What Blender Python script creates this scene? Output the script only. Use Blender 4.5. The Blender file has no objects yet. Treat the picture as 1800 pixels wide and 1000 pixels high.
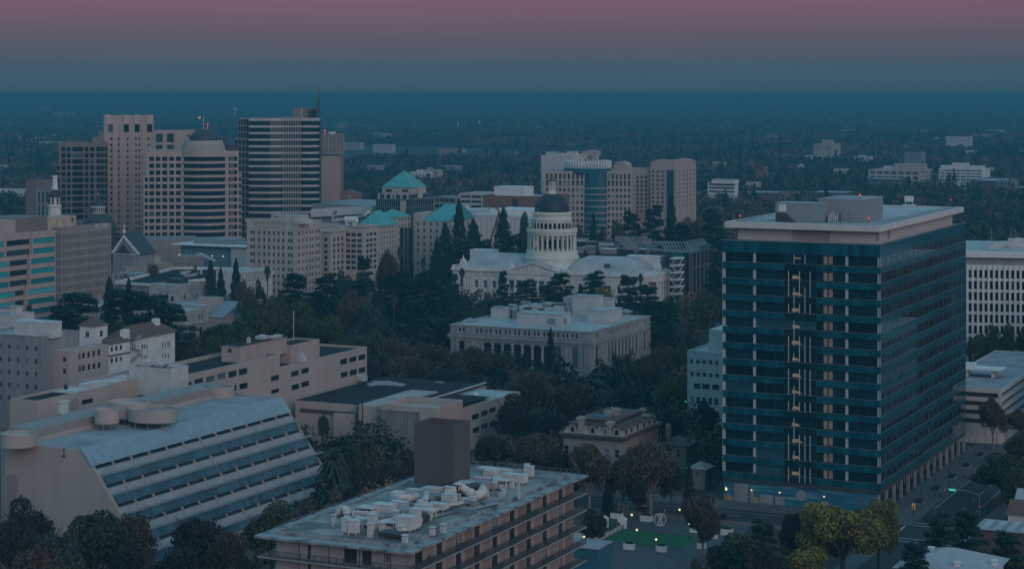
import bpy, math, random
import numpy as np
from mathutils import Vector, Matrix
random.seed(7); NPR = np.random.RandomState(11)
SC = bpy.context.scene
COL = SC.collection
R = math.radians
# ---------------------------------------------------------------- camera
FPX, HOR, CAMH = 3500.0, 167.0, 115.0           # focal length in photo pixels, horizon row, flying height
cam_data = bpy.data.cameras.new("camera")
cam_data.sensor_width = 36.0
cam_data.lens = 36.0 * FPX / 1800.0
cam_data.shift_y = -(500.0 - HOR) / 1800.0
cam_data.clip_start = 1.0
cam_data.clip_end = 200000.0
cam = bpy.data.objects.new("camera", cam_data)
cam.location = (0, 0, CAMH); cam.rotation_euler = (R(90), 0, 0)
COL.objects.link(cam); SC.camera = cam
# ---------------------------------------------------------------- world, sun, exposure
SUN_EL, SUN_AZ = R(17.0), R(152.0)               # azimuth clockwise from +Y: behind and right of the camera
world = bpy.data.worlds.new("World"); SC.world = world
world.use_nodes = True
wn, wl = world.node_tree.nodes, world.node_tree.links
wn.clear()
w_out = wn.new('ShaderNodeOutputWorld'); w_bg = wn.new('ShaderNodeBackground')
w_sky = wn.new('ShaderNodeTexSky'); w_sky.sky_type = 'NISHITA'; w_sky.sun_disc = False
w_sky.sun_elevation = SUN_EL; w_sky.sun_rotation = SUN_AZ
w_tc = wn.new('ShaderNodeTexCoord'); w_sep = wn.new('ShaderNodeSeparateXYZ')
w_ramp = wn.new('ShaderNodeValToRGB')
w_mul = wn.new('ShaderNodeMath'); w_mul.operation = 'POWER'; w_mul.inputs[1].default_value = 0.5; w_mul.use_clamp = True
w_max = wn.new('ShaderNodeMath'); w_max.operation = 'MAXIMUM'; w_max.inputs[1].default_value = 0.0
wl.new(w_tc.outputs['Generated'], w_sep.inputs[0]); wl.new(w_sep.outputs[2], w_max.inputs[0])
wl.new(w_max.outputs[0], w_mul.inputs[0]); wl.new(w_mul.outputs[0], w_ramp.inputs[0])
def ramp_set(ramp, stops):
 e = ramp.color_ramp.elements
 while len(e) > 1: e.remove(e[-1])
 e[0].position = stops[0][0]; e[0].color = (*stops[0][1], 1)
 for p, c in stops[1:]:
  k = e.new(p); k.color = (*c, 1)
# dusk sky opposite the set sun: slate blue at the rim, a mauve band above, blue-teal overhead
SKY_GAIN = 10.0
ramp_set(w_ramp, [(0.0, (.036,.100,.148)), (.10, (.040,.099,.146)), (.125, (.051,.095,.140)), (.172, (.096,.087,.132)), (.20, (.148,.087,.140)),
                  (.22, (.178,.089,.148)), (.30, (.18,.15,.21)), (.50, (.17,.40,.57)), (1.0, (.165,.44,.64))])
w_gain = wn.new('ShaderNodeMix'); w_gain.data_type = 'RGBA'; w_gain.blend_type = 'MULTIPLY'; w_gain.inputs[0].default_value = 1.0
w_gain.inputs[7].default_value = (SKY_GAIN, SKY_GAIN, SKY_GAIN, 1)
w_no = wn.new('ShaderNodeTexNoise'); w_map = wn.new('ShaderNodeMapping'); w_map.inputs['Scale'].default_value = (3, 3, 60); w_no.inputs['Scale'].default_value = 2.0; w_no.inputs['Detail'].default_value = 4
wl.new(w_tc.outputs['Generated'], w_map.inputs[0]); wl.new(w_map.outputs[0], w_no.inputs['Vector'])
w_mr = wn.new('ShaderNodeMapRange'); w_mr.inputs['To Min'].default_value = .90; w_mr.inputs['To Max'].default_value = 1.10; wl.new(w_no.outputs['Fac'], w_mr.inputs[0])
w_cl = wn.new('ShaderNodeVectorMath'); w_cl.operation = 'SCALE'; wl.new(w_ramp.outputs[0], w_cl.inputs[0]); wl.new(w_mr.outputs[0], w_cl.inputs['Scale'])
wl.new(w_cl.outputs[0], w_gain.inputs[6])
w_mix = wn.new('ShaderNodeMix'); w_mix.data_type = 'RGBA'; w_mix.inputs[0].default_value = 0.03
wl.new(w_gain.outputs[2], w_mix.inputs[6]); wl.new(w_sky.outputs[0], w_mix.inputs[7])
wl.new(w_mix.outputs[2], w_bg.inputs['Color']); w_bg.inputs['Strength'].default_value = 0.1
wl.new(w_bg.outputs[0], w_out.inputs['Surface'])
sun_data = bpy.data.lights.new("sun", 'SUN')
sun_data.energy = 1.05; sun_data.angle = R(40); sun_data.color = (1.0, 0.74, 0.68)
sun = bpy.data.objects.new("sun", sun_data); COL.objects.link(sun)
_sd = Vector((math.sin(SUN_AZ) * math.cos(SUN_EL), math.cos(SUN_AZ) * math.cos(SUN_EL), math.sin(SUN_EL)))
sun.rotation_euler = (-_sd).to_track_quat('-Z', 'Y').to_euler()
SC.view_settings.view_transform = 'Standard'; SC.view_settings.look = 'None'
SC.view_settings.exposure = 0.0; SC.view_settings.gamma = 1.0; SC.view_settings.use_curve_mapping = False
SC.render.engine = 'CYCLES'
SC.cycles.max_bounces = 5; SC.cycles.diffuse_bounces = 2; SC.cycles.glossy_bounces = 3
SC.cycles.transmission_bounces = 2; SC.cycles.volume_bounces = 0; SC.cycles.transparent_max_bounces = 8
SC.cycles.use_denoising = True
SC.cycles.caustics_reflective = False; SC.cycles.caustics_refractive = False
# ---------------------------------------------------------------- materials
def material(name, c1, c2=None, rough=0.8, scale=0.3, bump=0.0, metal=0.0, spec=0.4, streak=False, detail=5.0,
             rnd=0.0, island=0.0, emit=None, estr=0.0, world_space=False, thresh=None):
 m = bpy.data.materials.new(name); m.use_nodes = True
 nt = m.node_tree; n, l = nt.nodes, nt.links
 b = n['Principled BSDF']
 b.inputs['Roughness'].default_value = rough; b.inputs['Metallic'].default_value = metal
 b.inputs['Specular IOR Level'].default_value = spec
 c2 = c2 or tuple(v * 0.72 for v in c1)
 if world_space:
  g = n.new('ShaderNodeNewGeometry'); src = g.outputs['Position']
 else:
  tc = n.new('ShaderNodeTexCoord'); src = tc.outputs['Object']
 mp = n.new('ShaderNodeMapping'); l.new(src, mp.inputs['Vector'])
 mp.inputs['Scale'].default_value = (1, 1, 0.15) if streak else (1, 1, 1)
 no = n.new('ShaderNodeTexNoise'); no.inputs['Scale'].default_value = scale; no.inputs['Detail'].default_value = detail
 no.inputs['Roughness'].default_value = 0.65
 l.new(mp.outputs[0], no.inputs['Vector'])
 rp = n.new('ShaderNodeValToRGB'); l.new(no.outputs['Fac'], rp.inputs[0])
 lo, hi = thresh or (0.36, 0.64)
 ramp_set(rp, [(lo, c2), (hi, c1)])
 col = rp.outputs[0]
 def vary(fac_out, amount, col):
  mr = n.new('ShaderNodeMapRange'); mr.inputs['To Min'].default_value = 1 - amount; mr.inputs['To Max'].default_value = 1 + amount
  l.new(fac_out, mr.inputs['Value'])
  mx = n.new('ShaderNodeMix'); mx.data_type = 'RGBA'; mx.blend_type = 'MULTIPLY'; mx.inputs[0].default_value = 1
  cb = n.new('ShaderNodeCombineColor')
  for k in range(3): l.new(mr.outputs[0], cb.inputs[k])
  l.new(col, mx.inputs[6]); l.new(cb.outputs[0], mx.inputs[7])
  return mx.outputs[2]
 if rnd:
  oi = n.new('ShaderNodeObjectInfo'); col = vary(oi.outputs['Random'], rnd, col)
 if island:
  g2 = n.new('ShaderNodeNewGeometry'); col = vary(g2.outputs['Random Per Island'], island, col)
 l.new(col, b.inputs['Base Color'])
 if bump:
  bp = n.new('ShaderNodeBump'); bp.inputs['Strength'].default_value = bump; bp.inputs['Distance'].default_value = 0.3
  l.new(no.outputs['Fac'], bp.inputs['Height']); l.new(bp.outputs[0], b.inputs['Normal'])
 if emit:
  b.inputs['Emission Color'].default_value = (*emit, 1); b.inputs['Emission Strength'].default_value = estr
 return m
def glass_mat(name, c, rough=0.08, spec=0.3, var=0.5, bright=None, share=0.12, ior=1.45):
 """dark window glass; each pane differs a little, a few have a pale blind drawn"""
 m = bpy.data.materials.new(name); m.use_nodes = True
 n, l = m.node_tree.nodes, m.node_tree.links
 b = n['Principled BSDF']; b.inputs['Roughness'].default_value = rough; b.inputs['Specular IOR Level'].default_value = spec; b.inputs['IOR'].default_value = ior
 oi = n.new('ShaderNodeObjectInfo'); g = n.new('ShaderNodeNewGeometry')
 add = n.new('ShaderNodeMath'); add.operation = 'ADD'; l.new(oi.outputs['Random'], add.inputs[0]); l.new(g.outputs['Random Per Island'], add.inputs[1])
 fr = n.new('ShaderNodeMath'); fr.operation = 'FRACT'; l.new(add.outputs[0], fr.inputs[0])
 rp = n.new('ShaderNodeValToRGB'); l.new(fr.outputs[0], rp.inputs[0])
 br = bright or tuple(min(0.5, v * 4 + 0.05) for v in c)
 ramp_set(rp, [(0.0, tuple(v * (1 - var) for v in c)), (1 - share - 0.03, tuple(v * (1 + var) for v in c)), (1 - share, br), (1.0, br)])
 rp.color_ramp.interpolation = 'LINEAR'
 l.new(rp.outputs[0], b.inputs['Base Color'])
 return m
# ---------------------------------------------------------------- mesh builder
class MB:
 def __init__(self): self.v = []; self.f = []; self.m = []
 def quad(self, a, b, c, d, m=0):
  i = len(self.v); self.v += [a, b, c, d]; self.f.append((i, i+1, i+2, i+3)); self.m.append(m)
 def poly(self, pts, m=0):
  i = len(self.v); self.v += list(pts); self.f.append(tuple(range(i, i+len(pts)))); self.m.append(m)
 def box(self, x0, x1, y0, y1, z0, z1, m=0, top=None):
  if x0 > x1: x0, x1 = x1, x0
  if y0 > y1: y0, y1 = y1, y0
  i = len(self.v)
  self.v += [(x0,y0,z0),(x1,y0,z0),(x1,y1,z0),(x0,y1,z0),(x0,y0,z1),(x1,y0,z1),(x1,y1,z1),(x0,y1,z1)]
  for k, q in enumerate(((3,2,1,0),(4,5,6,7),(0,1,5,4),(1,2,6,5),(2,3,7,6),(3,0,4,7))):
   self.f.append(tuple(i+j for j in q)); self.m.append(top if (top is not None and k == 1) else m)
 def prism(self, pts, z0, z1, m=0, top=None, axis='z'):
  n = len(pts); i = len(self.v)
  def P(p, h): return (p[0], p[1], h) if axis == 'z' else ((p[0], h, p[1]) if axis == 'y' else (h, p[0], p[1]))
  self.v += [P(p, z0) for p in pts] + [P(p, z1) for p in pts]
  self.f.append(tuple(i+k for k in reversed(range(n)))); self.m.append(m)
  self.f.append(tuple(i+n+k for k in range(n))); self.m.append(m if top is None else top)
  for k in range(n):
   j = (k+1) % n
   self.f.append((i+k, i+j, i+n+j, i+n+k)); self.m.append(m)
 def rings(self, prof, n=24, c=(0,0), m=0, cap=True, a0=0.0, a1=2*math.pi):
  """lathe: prof = [(radius, z)]"""
  full = abs(a1-a0-2*math.pi) < 1e-6
  cols = n if full else n+1
  i = len(self.v)
  for r, z in prof:
   for k in range(cols):
    a = a0+(a1-a0)*k/n; self.v.append((c[0]+r*math.cos(a), c[1]+r*math.sin(a), z))
  for j in range(len(prof)-1):
   for k in range(n):
    k2 = (k+1) % cols
    self.f.append((i+j*cols+k, i+j*cols+k2, i+(j+1)*cols+k2, i+(j+1)*cols+k)); self.m.append(m)
  if cap:
   self.f.append(tuple(i+k for k in reversed(range(cols)))); self.m.append(m)
   self.f.append(tuple(i+(len(prof)-1)*cols+k for k in range(cols))); self.m.append(m)
 def tube(self, pts, r, n=6, m=0, r1=None):
  pts = [Vector(p) for p in pts]; base = len(self.v); N = len(pts)
  for k, p in enumerate(pts):
   d = (pts[min(k+1, N-1)] - pts[max(k-1, 0)])
   d = d.normalized() if d.length > 1e-9 else Vector((0,0,1))
   a = d.orthogonal().normalized(); b = d.cross(a)
   rr = r if r1 is None else r + (r1-r)*k/max(1, N-1)
   for j in range(n):
    t = 2*math.pi*j/n; q = p + a*(rr*math.cos(t)) + b*(rr*math.sin(t)); self.v.append(tuple(q))
  for k in range(N-1):
   for j in range(n):
    j2 = (j+1) % n
    self.f.append((base+k*n+j, base+k*n+j2, base+(k+1)*n+j2, base+(k+1)*n+j)); self.m.append(m)
  self.f.append(tuple(base+j for j in reversed(range(n)))); self.m.append(m)
  self.f.append(tuple(base+(N-1)*n+j for j in range(n))); self.m.append(m)
 def xf(self, mat, start=0):
  for k in range(start, len(self.v)): self.v[k] = tuple(mat @ Vector(self.v[k]))
 def mesh(self, name, mats):
  me = bpy.data.meshes.new(name); me.from_pydata(self.v, [], self.f)
  for mm in (mats if isinstance(mats, (list, tuple)) else [mats]): me.materials.append(mm)
  if len(me.polygons): me.polygons.foreach_set("material_index", self.m)
  me.update(); return me
 def obj(self, name, mats, parent=None, smooth=False):
  me = self.mesh(name, mats)
  if smooth: me.polygons.foreach_set("use_smooth", [True]*len(me.polygons))
  o = bpy.data.objects.new(name, me); COL.objects.link(o)
  if parent is not None: o.parent = parent
  return o
def np_mesh(name, verts, quads, mat, smooth=False, tri=False):
 me = bpy.data.meshes.new(name); k = 3 if tri else 4
 nv, nf = len(verts), len(quads)
 me.vertices.add(nv); me.vertices.foreach_set("co", np.asarray(verts, np.float32).ravel())
 me.loops.add(nf*k); me.loops.foreach_set("vertex_index", np.asarray(quads, np.int32).ravel())
 me.polygons.add(nf); me.polygons.foreach_set("loop_start", np.arange(0, nf*k, k, dtype=np.int32))
 try: me.polygons.foreach_set("loop_total", np.full(nf, k, np.int32))
 except Exception: pass
 me.materials.append(mat); me.update(calc_edges=True); return me
def tag(o, label=None, cat=None, group=None, kind=None):
 if label: o['label'] = label
 if cat: o['category'] = cat
 if group: o['group'] = group
 if kind: o['kind'] = kind
 return o
def thing(name, label, cat, loc=(0,0,0), rz=0.0, group=None):
 o = bpy.data.objects.new(name, None); COL.objects.link(o); o.empty_display_size = 0.5
 o.location = loc; o.rotation_euler = (0,0,rz)
 return tag(o, label, cat, group)
def copy_tree(o, parent=None):
 c = o.copy(); COL.objects.link(c)
 if parent is not None: c.parent = parent
 for ch in [k for k in o.children]: copy_tree(ch, c)
 return c
# ---------------------------------------------------------------- the street grid of the town and its buildings
GRID = -math.atan2(3500.0, 7424.0)              # streets run at this angle to the picture plane
UX, UY = math.cos(GRID), math.sin(GRID)         # along the near fronts, to the right
VX, VY = -math.sin(GRID), math.cos(GRID)        # away from the viewer
def kx(px): return (px - 900.0) / FPX
def gy(py, z=0.0): return FPX * (CAMH - z) / (py - HOR)         # distance at which level z shows at row py
def at(px, py, z=0.0):
 Y = gy(py, z); return (kx(px) * Y, Y, z)
class Frame:
 """a building's own axes: x along its near front (to the right), y away, z up; origin at its near corner"""
 def __init__(s, px, Y, ang=GRID):
  s.ox, s.oy = kx(px) * Y, Y; s.ang = ang
  s.ux, s.uy = math.cos(ang), math.sin(ang); s.vx, s.vy = -math.sin(ang), math.cos(ang)
 def x(s, px, y=0.0):
  k = kx(px); bx, by = s.ox + y*s.vx, s.oy + y*s.vy
  return (k*by - bx) / (s.ux - k*s.uy)
 def y(s, px, x=0.0):
  k = kx(px); bx, by = s.ox + x*s.ux, s.oy + x*s.uy
  return (k*by - bx) / (s.vx - k*s.vy)
 def dist(s, x, y): return s.oy + x*s.uy + y*s.vy
 def z(s, py, x=0.0, y=0.0): return CAMH - (py - HOR) / FPX * s.dist(x, y)
 def xy(s, px, py, z):
  Y = gy(py, z); wx = kx(px)*Y - s.ox; wy = Y - s.oy
  return (wx*s.ux + wy*s.uy, wx*s.vx + wy*s.vy)
 def thing(s, name, label, cat, group=None): return thing(name, label, cat, (s.ox, s.oy, 0), s.ang, group)
 def w(s, x, y, z=0.0): return (s.ox + x*s.ux + y*s.vx, s.oy + x*s.uy + y*s.vy, z)
def facade(mb, plane, c, s0, s1, z0, z1, holes, m=0, depth=0.35, rm=None):
 """one wall with real window openings. plane F: y=c facing -y; R: x=c facing +x; holes = [(sa,sb,za,zb)]"""
 def P(s, z, d=0.0):
  return (s, c+d, z) if plane == 'F' else ((c-d, s, z) if plane == 'R' else ((c+d, s, z) if plane == 'L' else (s, c-d, z)))
 flip = plane in ('L', 'B')
 def Q(a, b, cc, dd, mi):
  if flip: mb.quad(dd, cc, b, a, mi)
  else: mb.quad(a, b, cc, dd, mi)
 rm = m if rm is None else rm
 ss = sorted({round(v, 4) for h in holes for v in h[:2]} | {round(s0, 4), round(s1, 4)})
 zz = sorted({round(v, 4) for h in holes for v in h[2:4]} | {round(z0, 4), round(z1, 4)})
 ss = [v for v in ss if s0-1e-3 <= v <= s1+1e-3]; zz = [v for v in zz if z0-1e-3 <= v <= z1+1e-3]
 cut = np.zeros((len(ss), len(zz)), bool)
 sa, za = np.array(ss), np.array(zz)
 for h in holes:
  i0, i1 = np.searchsorted(sa, h[0]-1e-3), np.searchsorted(sa, h[1]-1e-3)
  j0, j1 = np.searchsorted(za, h[2]-1e-3), np.searchsorted(za, h[3]-1e-3)
  cut[i0:i1, j0:j1] = True
 for j in range(len(zz)-1):
  i = 0
  while i < len(ss)-1:
   if cut[i, j]: i += 1; continue
   k = i
   while k < len(ss)-1 and not cut[k, j]: k += 1
   Q(P(ss[i], zz[j]), P(ss[k], zz[j]), P(ss[k], zz[j+1]), P(ss[i], zz[j+1]), m); i = k
 for a, b, lo, hi in [h[:4] for h in holes]:
  D = depth
  Q(P(a,lo), P(b,lo), P(b,lo,D), P(a,lo,D), rm); Q(P(a,hi,D), P(b,hi,D), P(b,hi), P(a,hi), rm)
  Q(P(a,lo), P(a,lo,D), P(a,hi,D), P(a,hi), rm); Q(P(b,lo,D), P(b,lo), P(b,hi), P(b,hi,D), rm)
_winmesh = {}
def window_mesh(w, h, mats, cols=2, rows=1, fw=0.07):
 key = (round(w, 2), round(h, 2), cols, rows, mats[0].name, mats[1].name)
 if key not in _winmesh:
  mb = MB(); t = 0.06
  mb.box(0, w, 0.03, 0.06, 0, h, 0)
  for k in range(cols+1):
   x = k*w/cols; x0, x1 = max(0, x-fw/2), min(w, x+fw/2)
   mb.box(x0, x1, -0.02, 0.028, 0, h, 1)
  for k in range(rows+1):
   z = k*h/rows; z0, z1 = max(0, z-fw/2), min(h, z+fw/2)
   for q in range(cols):
    mb.box(q*w/cols+fw/2, (q+1)*w/cols-fw/2, -0.018, 0.026, z0, z1, 1)
  _winmesh[key] = mb.mesh("window", list(mats))
 return _winmesh[key]
PLANE_ROT = {'F': 0.0, 'R': math.pi/2, 'L': -math.pi/2, 'B': math.pi}
def windows(parent, specs, mats, depth=0.3, cols=2, rows=1, limit=98, fw=0.07, name="window"):
 """specs = [(plane, c, sa, sb, za, zb)], nearest first; each one a part of its building, past the limit one part"""
 rest = MB()
 for i, (pl, c, a, b, lo, hi) in enumerate(specs):
  me = window_mesh(b-a, hi-lo, mats, cols, rows, fw)
  loc = {'F': (a, c+depth-0.06, lo), 'R': (c-depth+0.06, a, lo), 'L': (c+depth-0.06, b, lo), 'B': (b, c-depth+0.06, lo)}[pl]
  if i < limit:
   o = bpy.data.objects.new(name, me); COL.objects.link(o); o.parent = parent
   o.location = loc; o.rotation_euler = (0, 0, PLANE_ROT[pl])
  else:
   st = len(rest.v); M = Matrix.Translation(loc) @ Matrix.Rotation(PLANE_ROT[pl], 4, 'Z')
   rest.v += [tuple(M @ v.co) for v in me.vertices]
   for p in me.polygons: rest.f.append(tuple(st+j for j in p.vertices)); rest.m.append(p.material_index)
 if rest.f:
  o = rest.obj(name + "_glazing", list(mats), parent); o['kind'] = 'stuff'
def grid_holes(s0, s1, z0, z1, nx, nz, w, h, zoff=0.0):
 """nx by nz openings, each w wide and h high, centred in equal cells"""
 cs, cz = (s1-s0)/nx, (z1-z0)/nz
 return [(s0+(i+.5)*cs-w/2, s0+(i+.5)*cs+w/2, z0+(j+.5)*cz-h/2+zoff, z0+(j+.5)*cz+h/2+zoff) for j in range(nz) for i in range(nx)]
def roof_top(mb, x0, x1, y0, y1, z, par=0.9, t=0.45, m=1, pm=0):
 """flat roof sheet with a parapet ring whose top is at z"""
 zr = z - par
 mb.quad((x0+t,y0+t,zr),(x1-t,y0+t,zr),(x1-t,y1-t,zr),(x0+t,y1-t,zr), m)
 o = [(x0,y0),(x1,y0),(x1,y1),(x0,y1)]; n = [(x0+t,y0+t),(x1-t,y0+t),(x1-t,y1-t),(x0+t,y1-t)]
 for k in range(4):
  j = (k+1) % 4
  mb.quad((*o[k],z),(*o[j],z),(*n[j],z),(*n[k],z), pm)
  mb.quad((*n[k],z),(*n[j],z),(*n[j],zr),(*n[k],zr), pm)
def shell(mb, x0, x1, y0, y1, z0, z1, fh=(), rh=(), m=0, roofm=1, depth=0.35, par=0.9, lh=(), rm=None, t=0.45):
 """a box-shaped building body: front and right walls with openings, plain back and left, roof with parapet"""
 facade(mb, 'F', y0, x0, x1, z0, z1, list(fh), m, depth, rm)
 facade(mb, 'R', x1, y0, y1, z0, z1, list(rh), m, depth, rm)
 facade(mb, 'L', x0, y0, y1, z0, z1, list(lh), m, depth, rm)
 mb.quad((x1,y1,z0),(x0,y1,z0),(x0,y1,z1),(x1,y1,z1), m)
 roof_top(mb, x0, x1, y0, y1, z1, par, t, roofm, m)
def units(parent, mats, spots, zr, name="rooftop_unit"):
 """roof machinery: louvred cabinet with a hood and a fan ring. spots = [(x, y, w, d, h)]"""
 for x, y, w, d, h in spots:
  mb = MB(); mb.box(x-w/2, x+w/2, y-d/2, y+d/2, zr-0.05, zr+h)
  mb.box(x-w/2-0.08, x+w/2+0.08, y-d/2-0.08, y+d/2+0.08, zr+h+0.002, zr+h+0.12)
  for k in range(4):
   zz = zr+h*(0.2+0.17*k); mb.box(x-w*0.4, x+w*0.4, y-d/2-0.05, y-d/2-0.003, zz, zz+h*0.08)
  mb.rings([(min(w,d)*0.28, zr+h+0.124),(min(w,d)*0.28, zr+h+0.45)], 10, (x, y))
  mb.obj(name, mats, parent)
# ---------------------------------------------------------------- shared materials
m_white = material("white_paint", (.70,.68,.65), (.57,.56,.54), .7, .25)
m_white_dirty = material("weathered_white_paint", (.56,.54,.52), (.43,.415,.41), .8, .4, detail=8)
m_granite = material("pale_granite", (.37,.36,.35), (.26,.255,.25), .8, .35, streak=True)
m_cream = material("cream_render", (.47,.41,.37), (.38,.33,.30), .8, .2, streak=True)
m_beige = material("beige_render", (.42,.35,.32), (.36,.30,.275), .85, .12, streak=True)
m_beige_dark = material("taupe_concrete", (.30,.25,.235), (.25,.21,.20), .85, .2, streak=True)
m_pink = material("pinkish_precast", (.44,.34,.31), (.36,.28,.26), .8, .2, streak=True)
m_brown = material("brown_precast", (.21,.17,.16), (.17,.14,.13), .8, .2, streak=True)
m_brick = material("red_brick", (.24,.12,.095), (.17,.09,.075), .85, 1.2)
m_grey = material("grey_concrete", (.28,.28,.29), (.20,.20,.21), .85, .3, streak=True)
m_grey_panel = material("grey_metal_panel", (.27,.29,.30), (.24,.26,.27), .5, .2, metal=.2)
m_dark = material("dark_metal", (.05,.055,.06), (.035,.04,.045), .6, .5)
m_roof_pale = material("pale_roof_membrane", (.43,.43,.43), (.28,.285,.29), .85, .12, detail=9, thresh=(.32,.62))
m_roof_grey = material("grey_roof_gravel", (.32,.32,.33), (.20,.205,.215), .9, .10, detail=9, thresh=(.35,.62))
m_roof_black = material("black_tar_roof", (.03,.034,.037), (.016,.019,.021), .9, .08, detail=8, spec=.15)
m_tile = material("red_clay_tile", (.15,.085,.07), (.10,.06,.055), .85, 1.0)
m_teal_roof = material("teal_copper_roof", (.09,.36,.34), (.07,.27,.27), .55, .3)
m_frame_grey = material("window_frame_metal", (.30,.31,.32), (.25,.26,.27), .5, 1.0)
m_frame_white = material("white_window_frame", (.55,.55,.54), (.45,.45,.44), .6, 1.0)
m_frame_dark = material("dark_window_frame", (.06,.065,.07), (.04,.045,.05), .5, 1.0)
g_dark = glass_mat("dark_window_glass", (.012,.022,.030), share=.10)
g_black = glass_mat("black_window_glass", (.007,.015,.021), share=.03)
g_blue = glass_mat("blue_green_glass", (.02,.055,.065), share=.06)
g_sky_teal = glass_mat("painted_sky_teal_glass", (.03,.36,.40), rough=.12, share=.2, bright=(.10,.45,.50))  # teal sky reflection is put into the panes' base colour
g_blind = glass_mat("window_with_blinds", (.035,.04,.045), share=.3, bright=(.25,.25,.24))
m_red_lamp = material("red_beacon_lens", (.5,.03,.03), emit=(1,.05,.06), estr=1.2)
m_warm_lamp = material("warm_lamp_glass", (.8,.6,.3), emit=(1,.76,.42), estr=1.1)
m_warm_dim = material("warm_lit_interior", (.5,.38,.2), (.3,.22,.12), scale=1.5, emit=(1,.72,.25), estr=.075)
m_wood_lit = material("lit_timber_lobby_wall", (.30,.25,.19), (.20,.165,.13), scale=.8, emit=(1,.70,.40), estr=.012)
m_green_lamp = material("green_signal_lens", (.05,.6,.4), emit=(.1,.9,.6), estr=.5)
m_steel = material("galvanised_steel", (.38,.40,.41), (.30,.31,.33), .45, 1.0, metal=.5)
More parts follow.
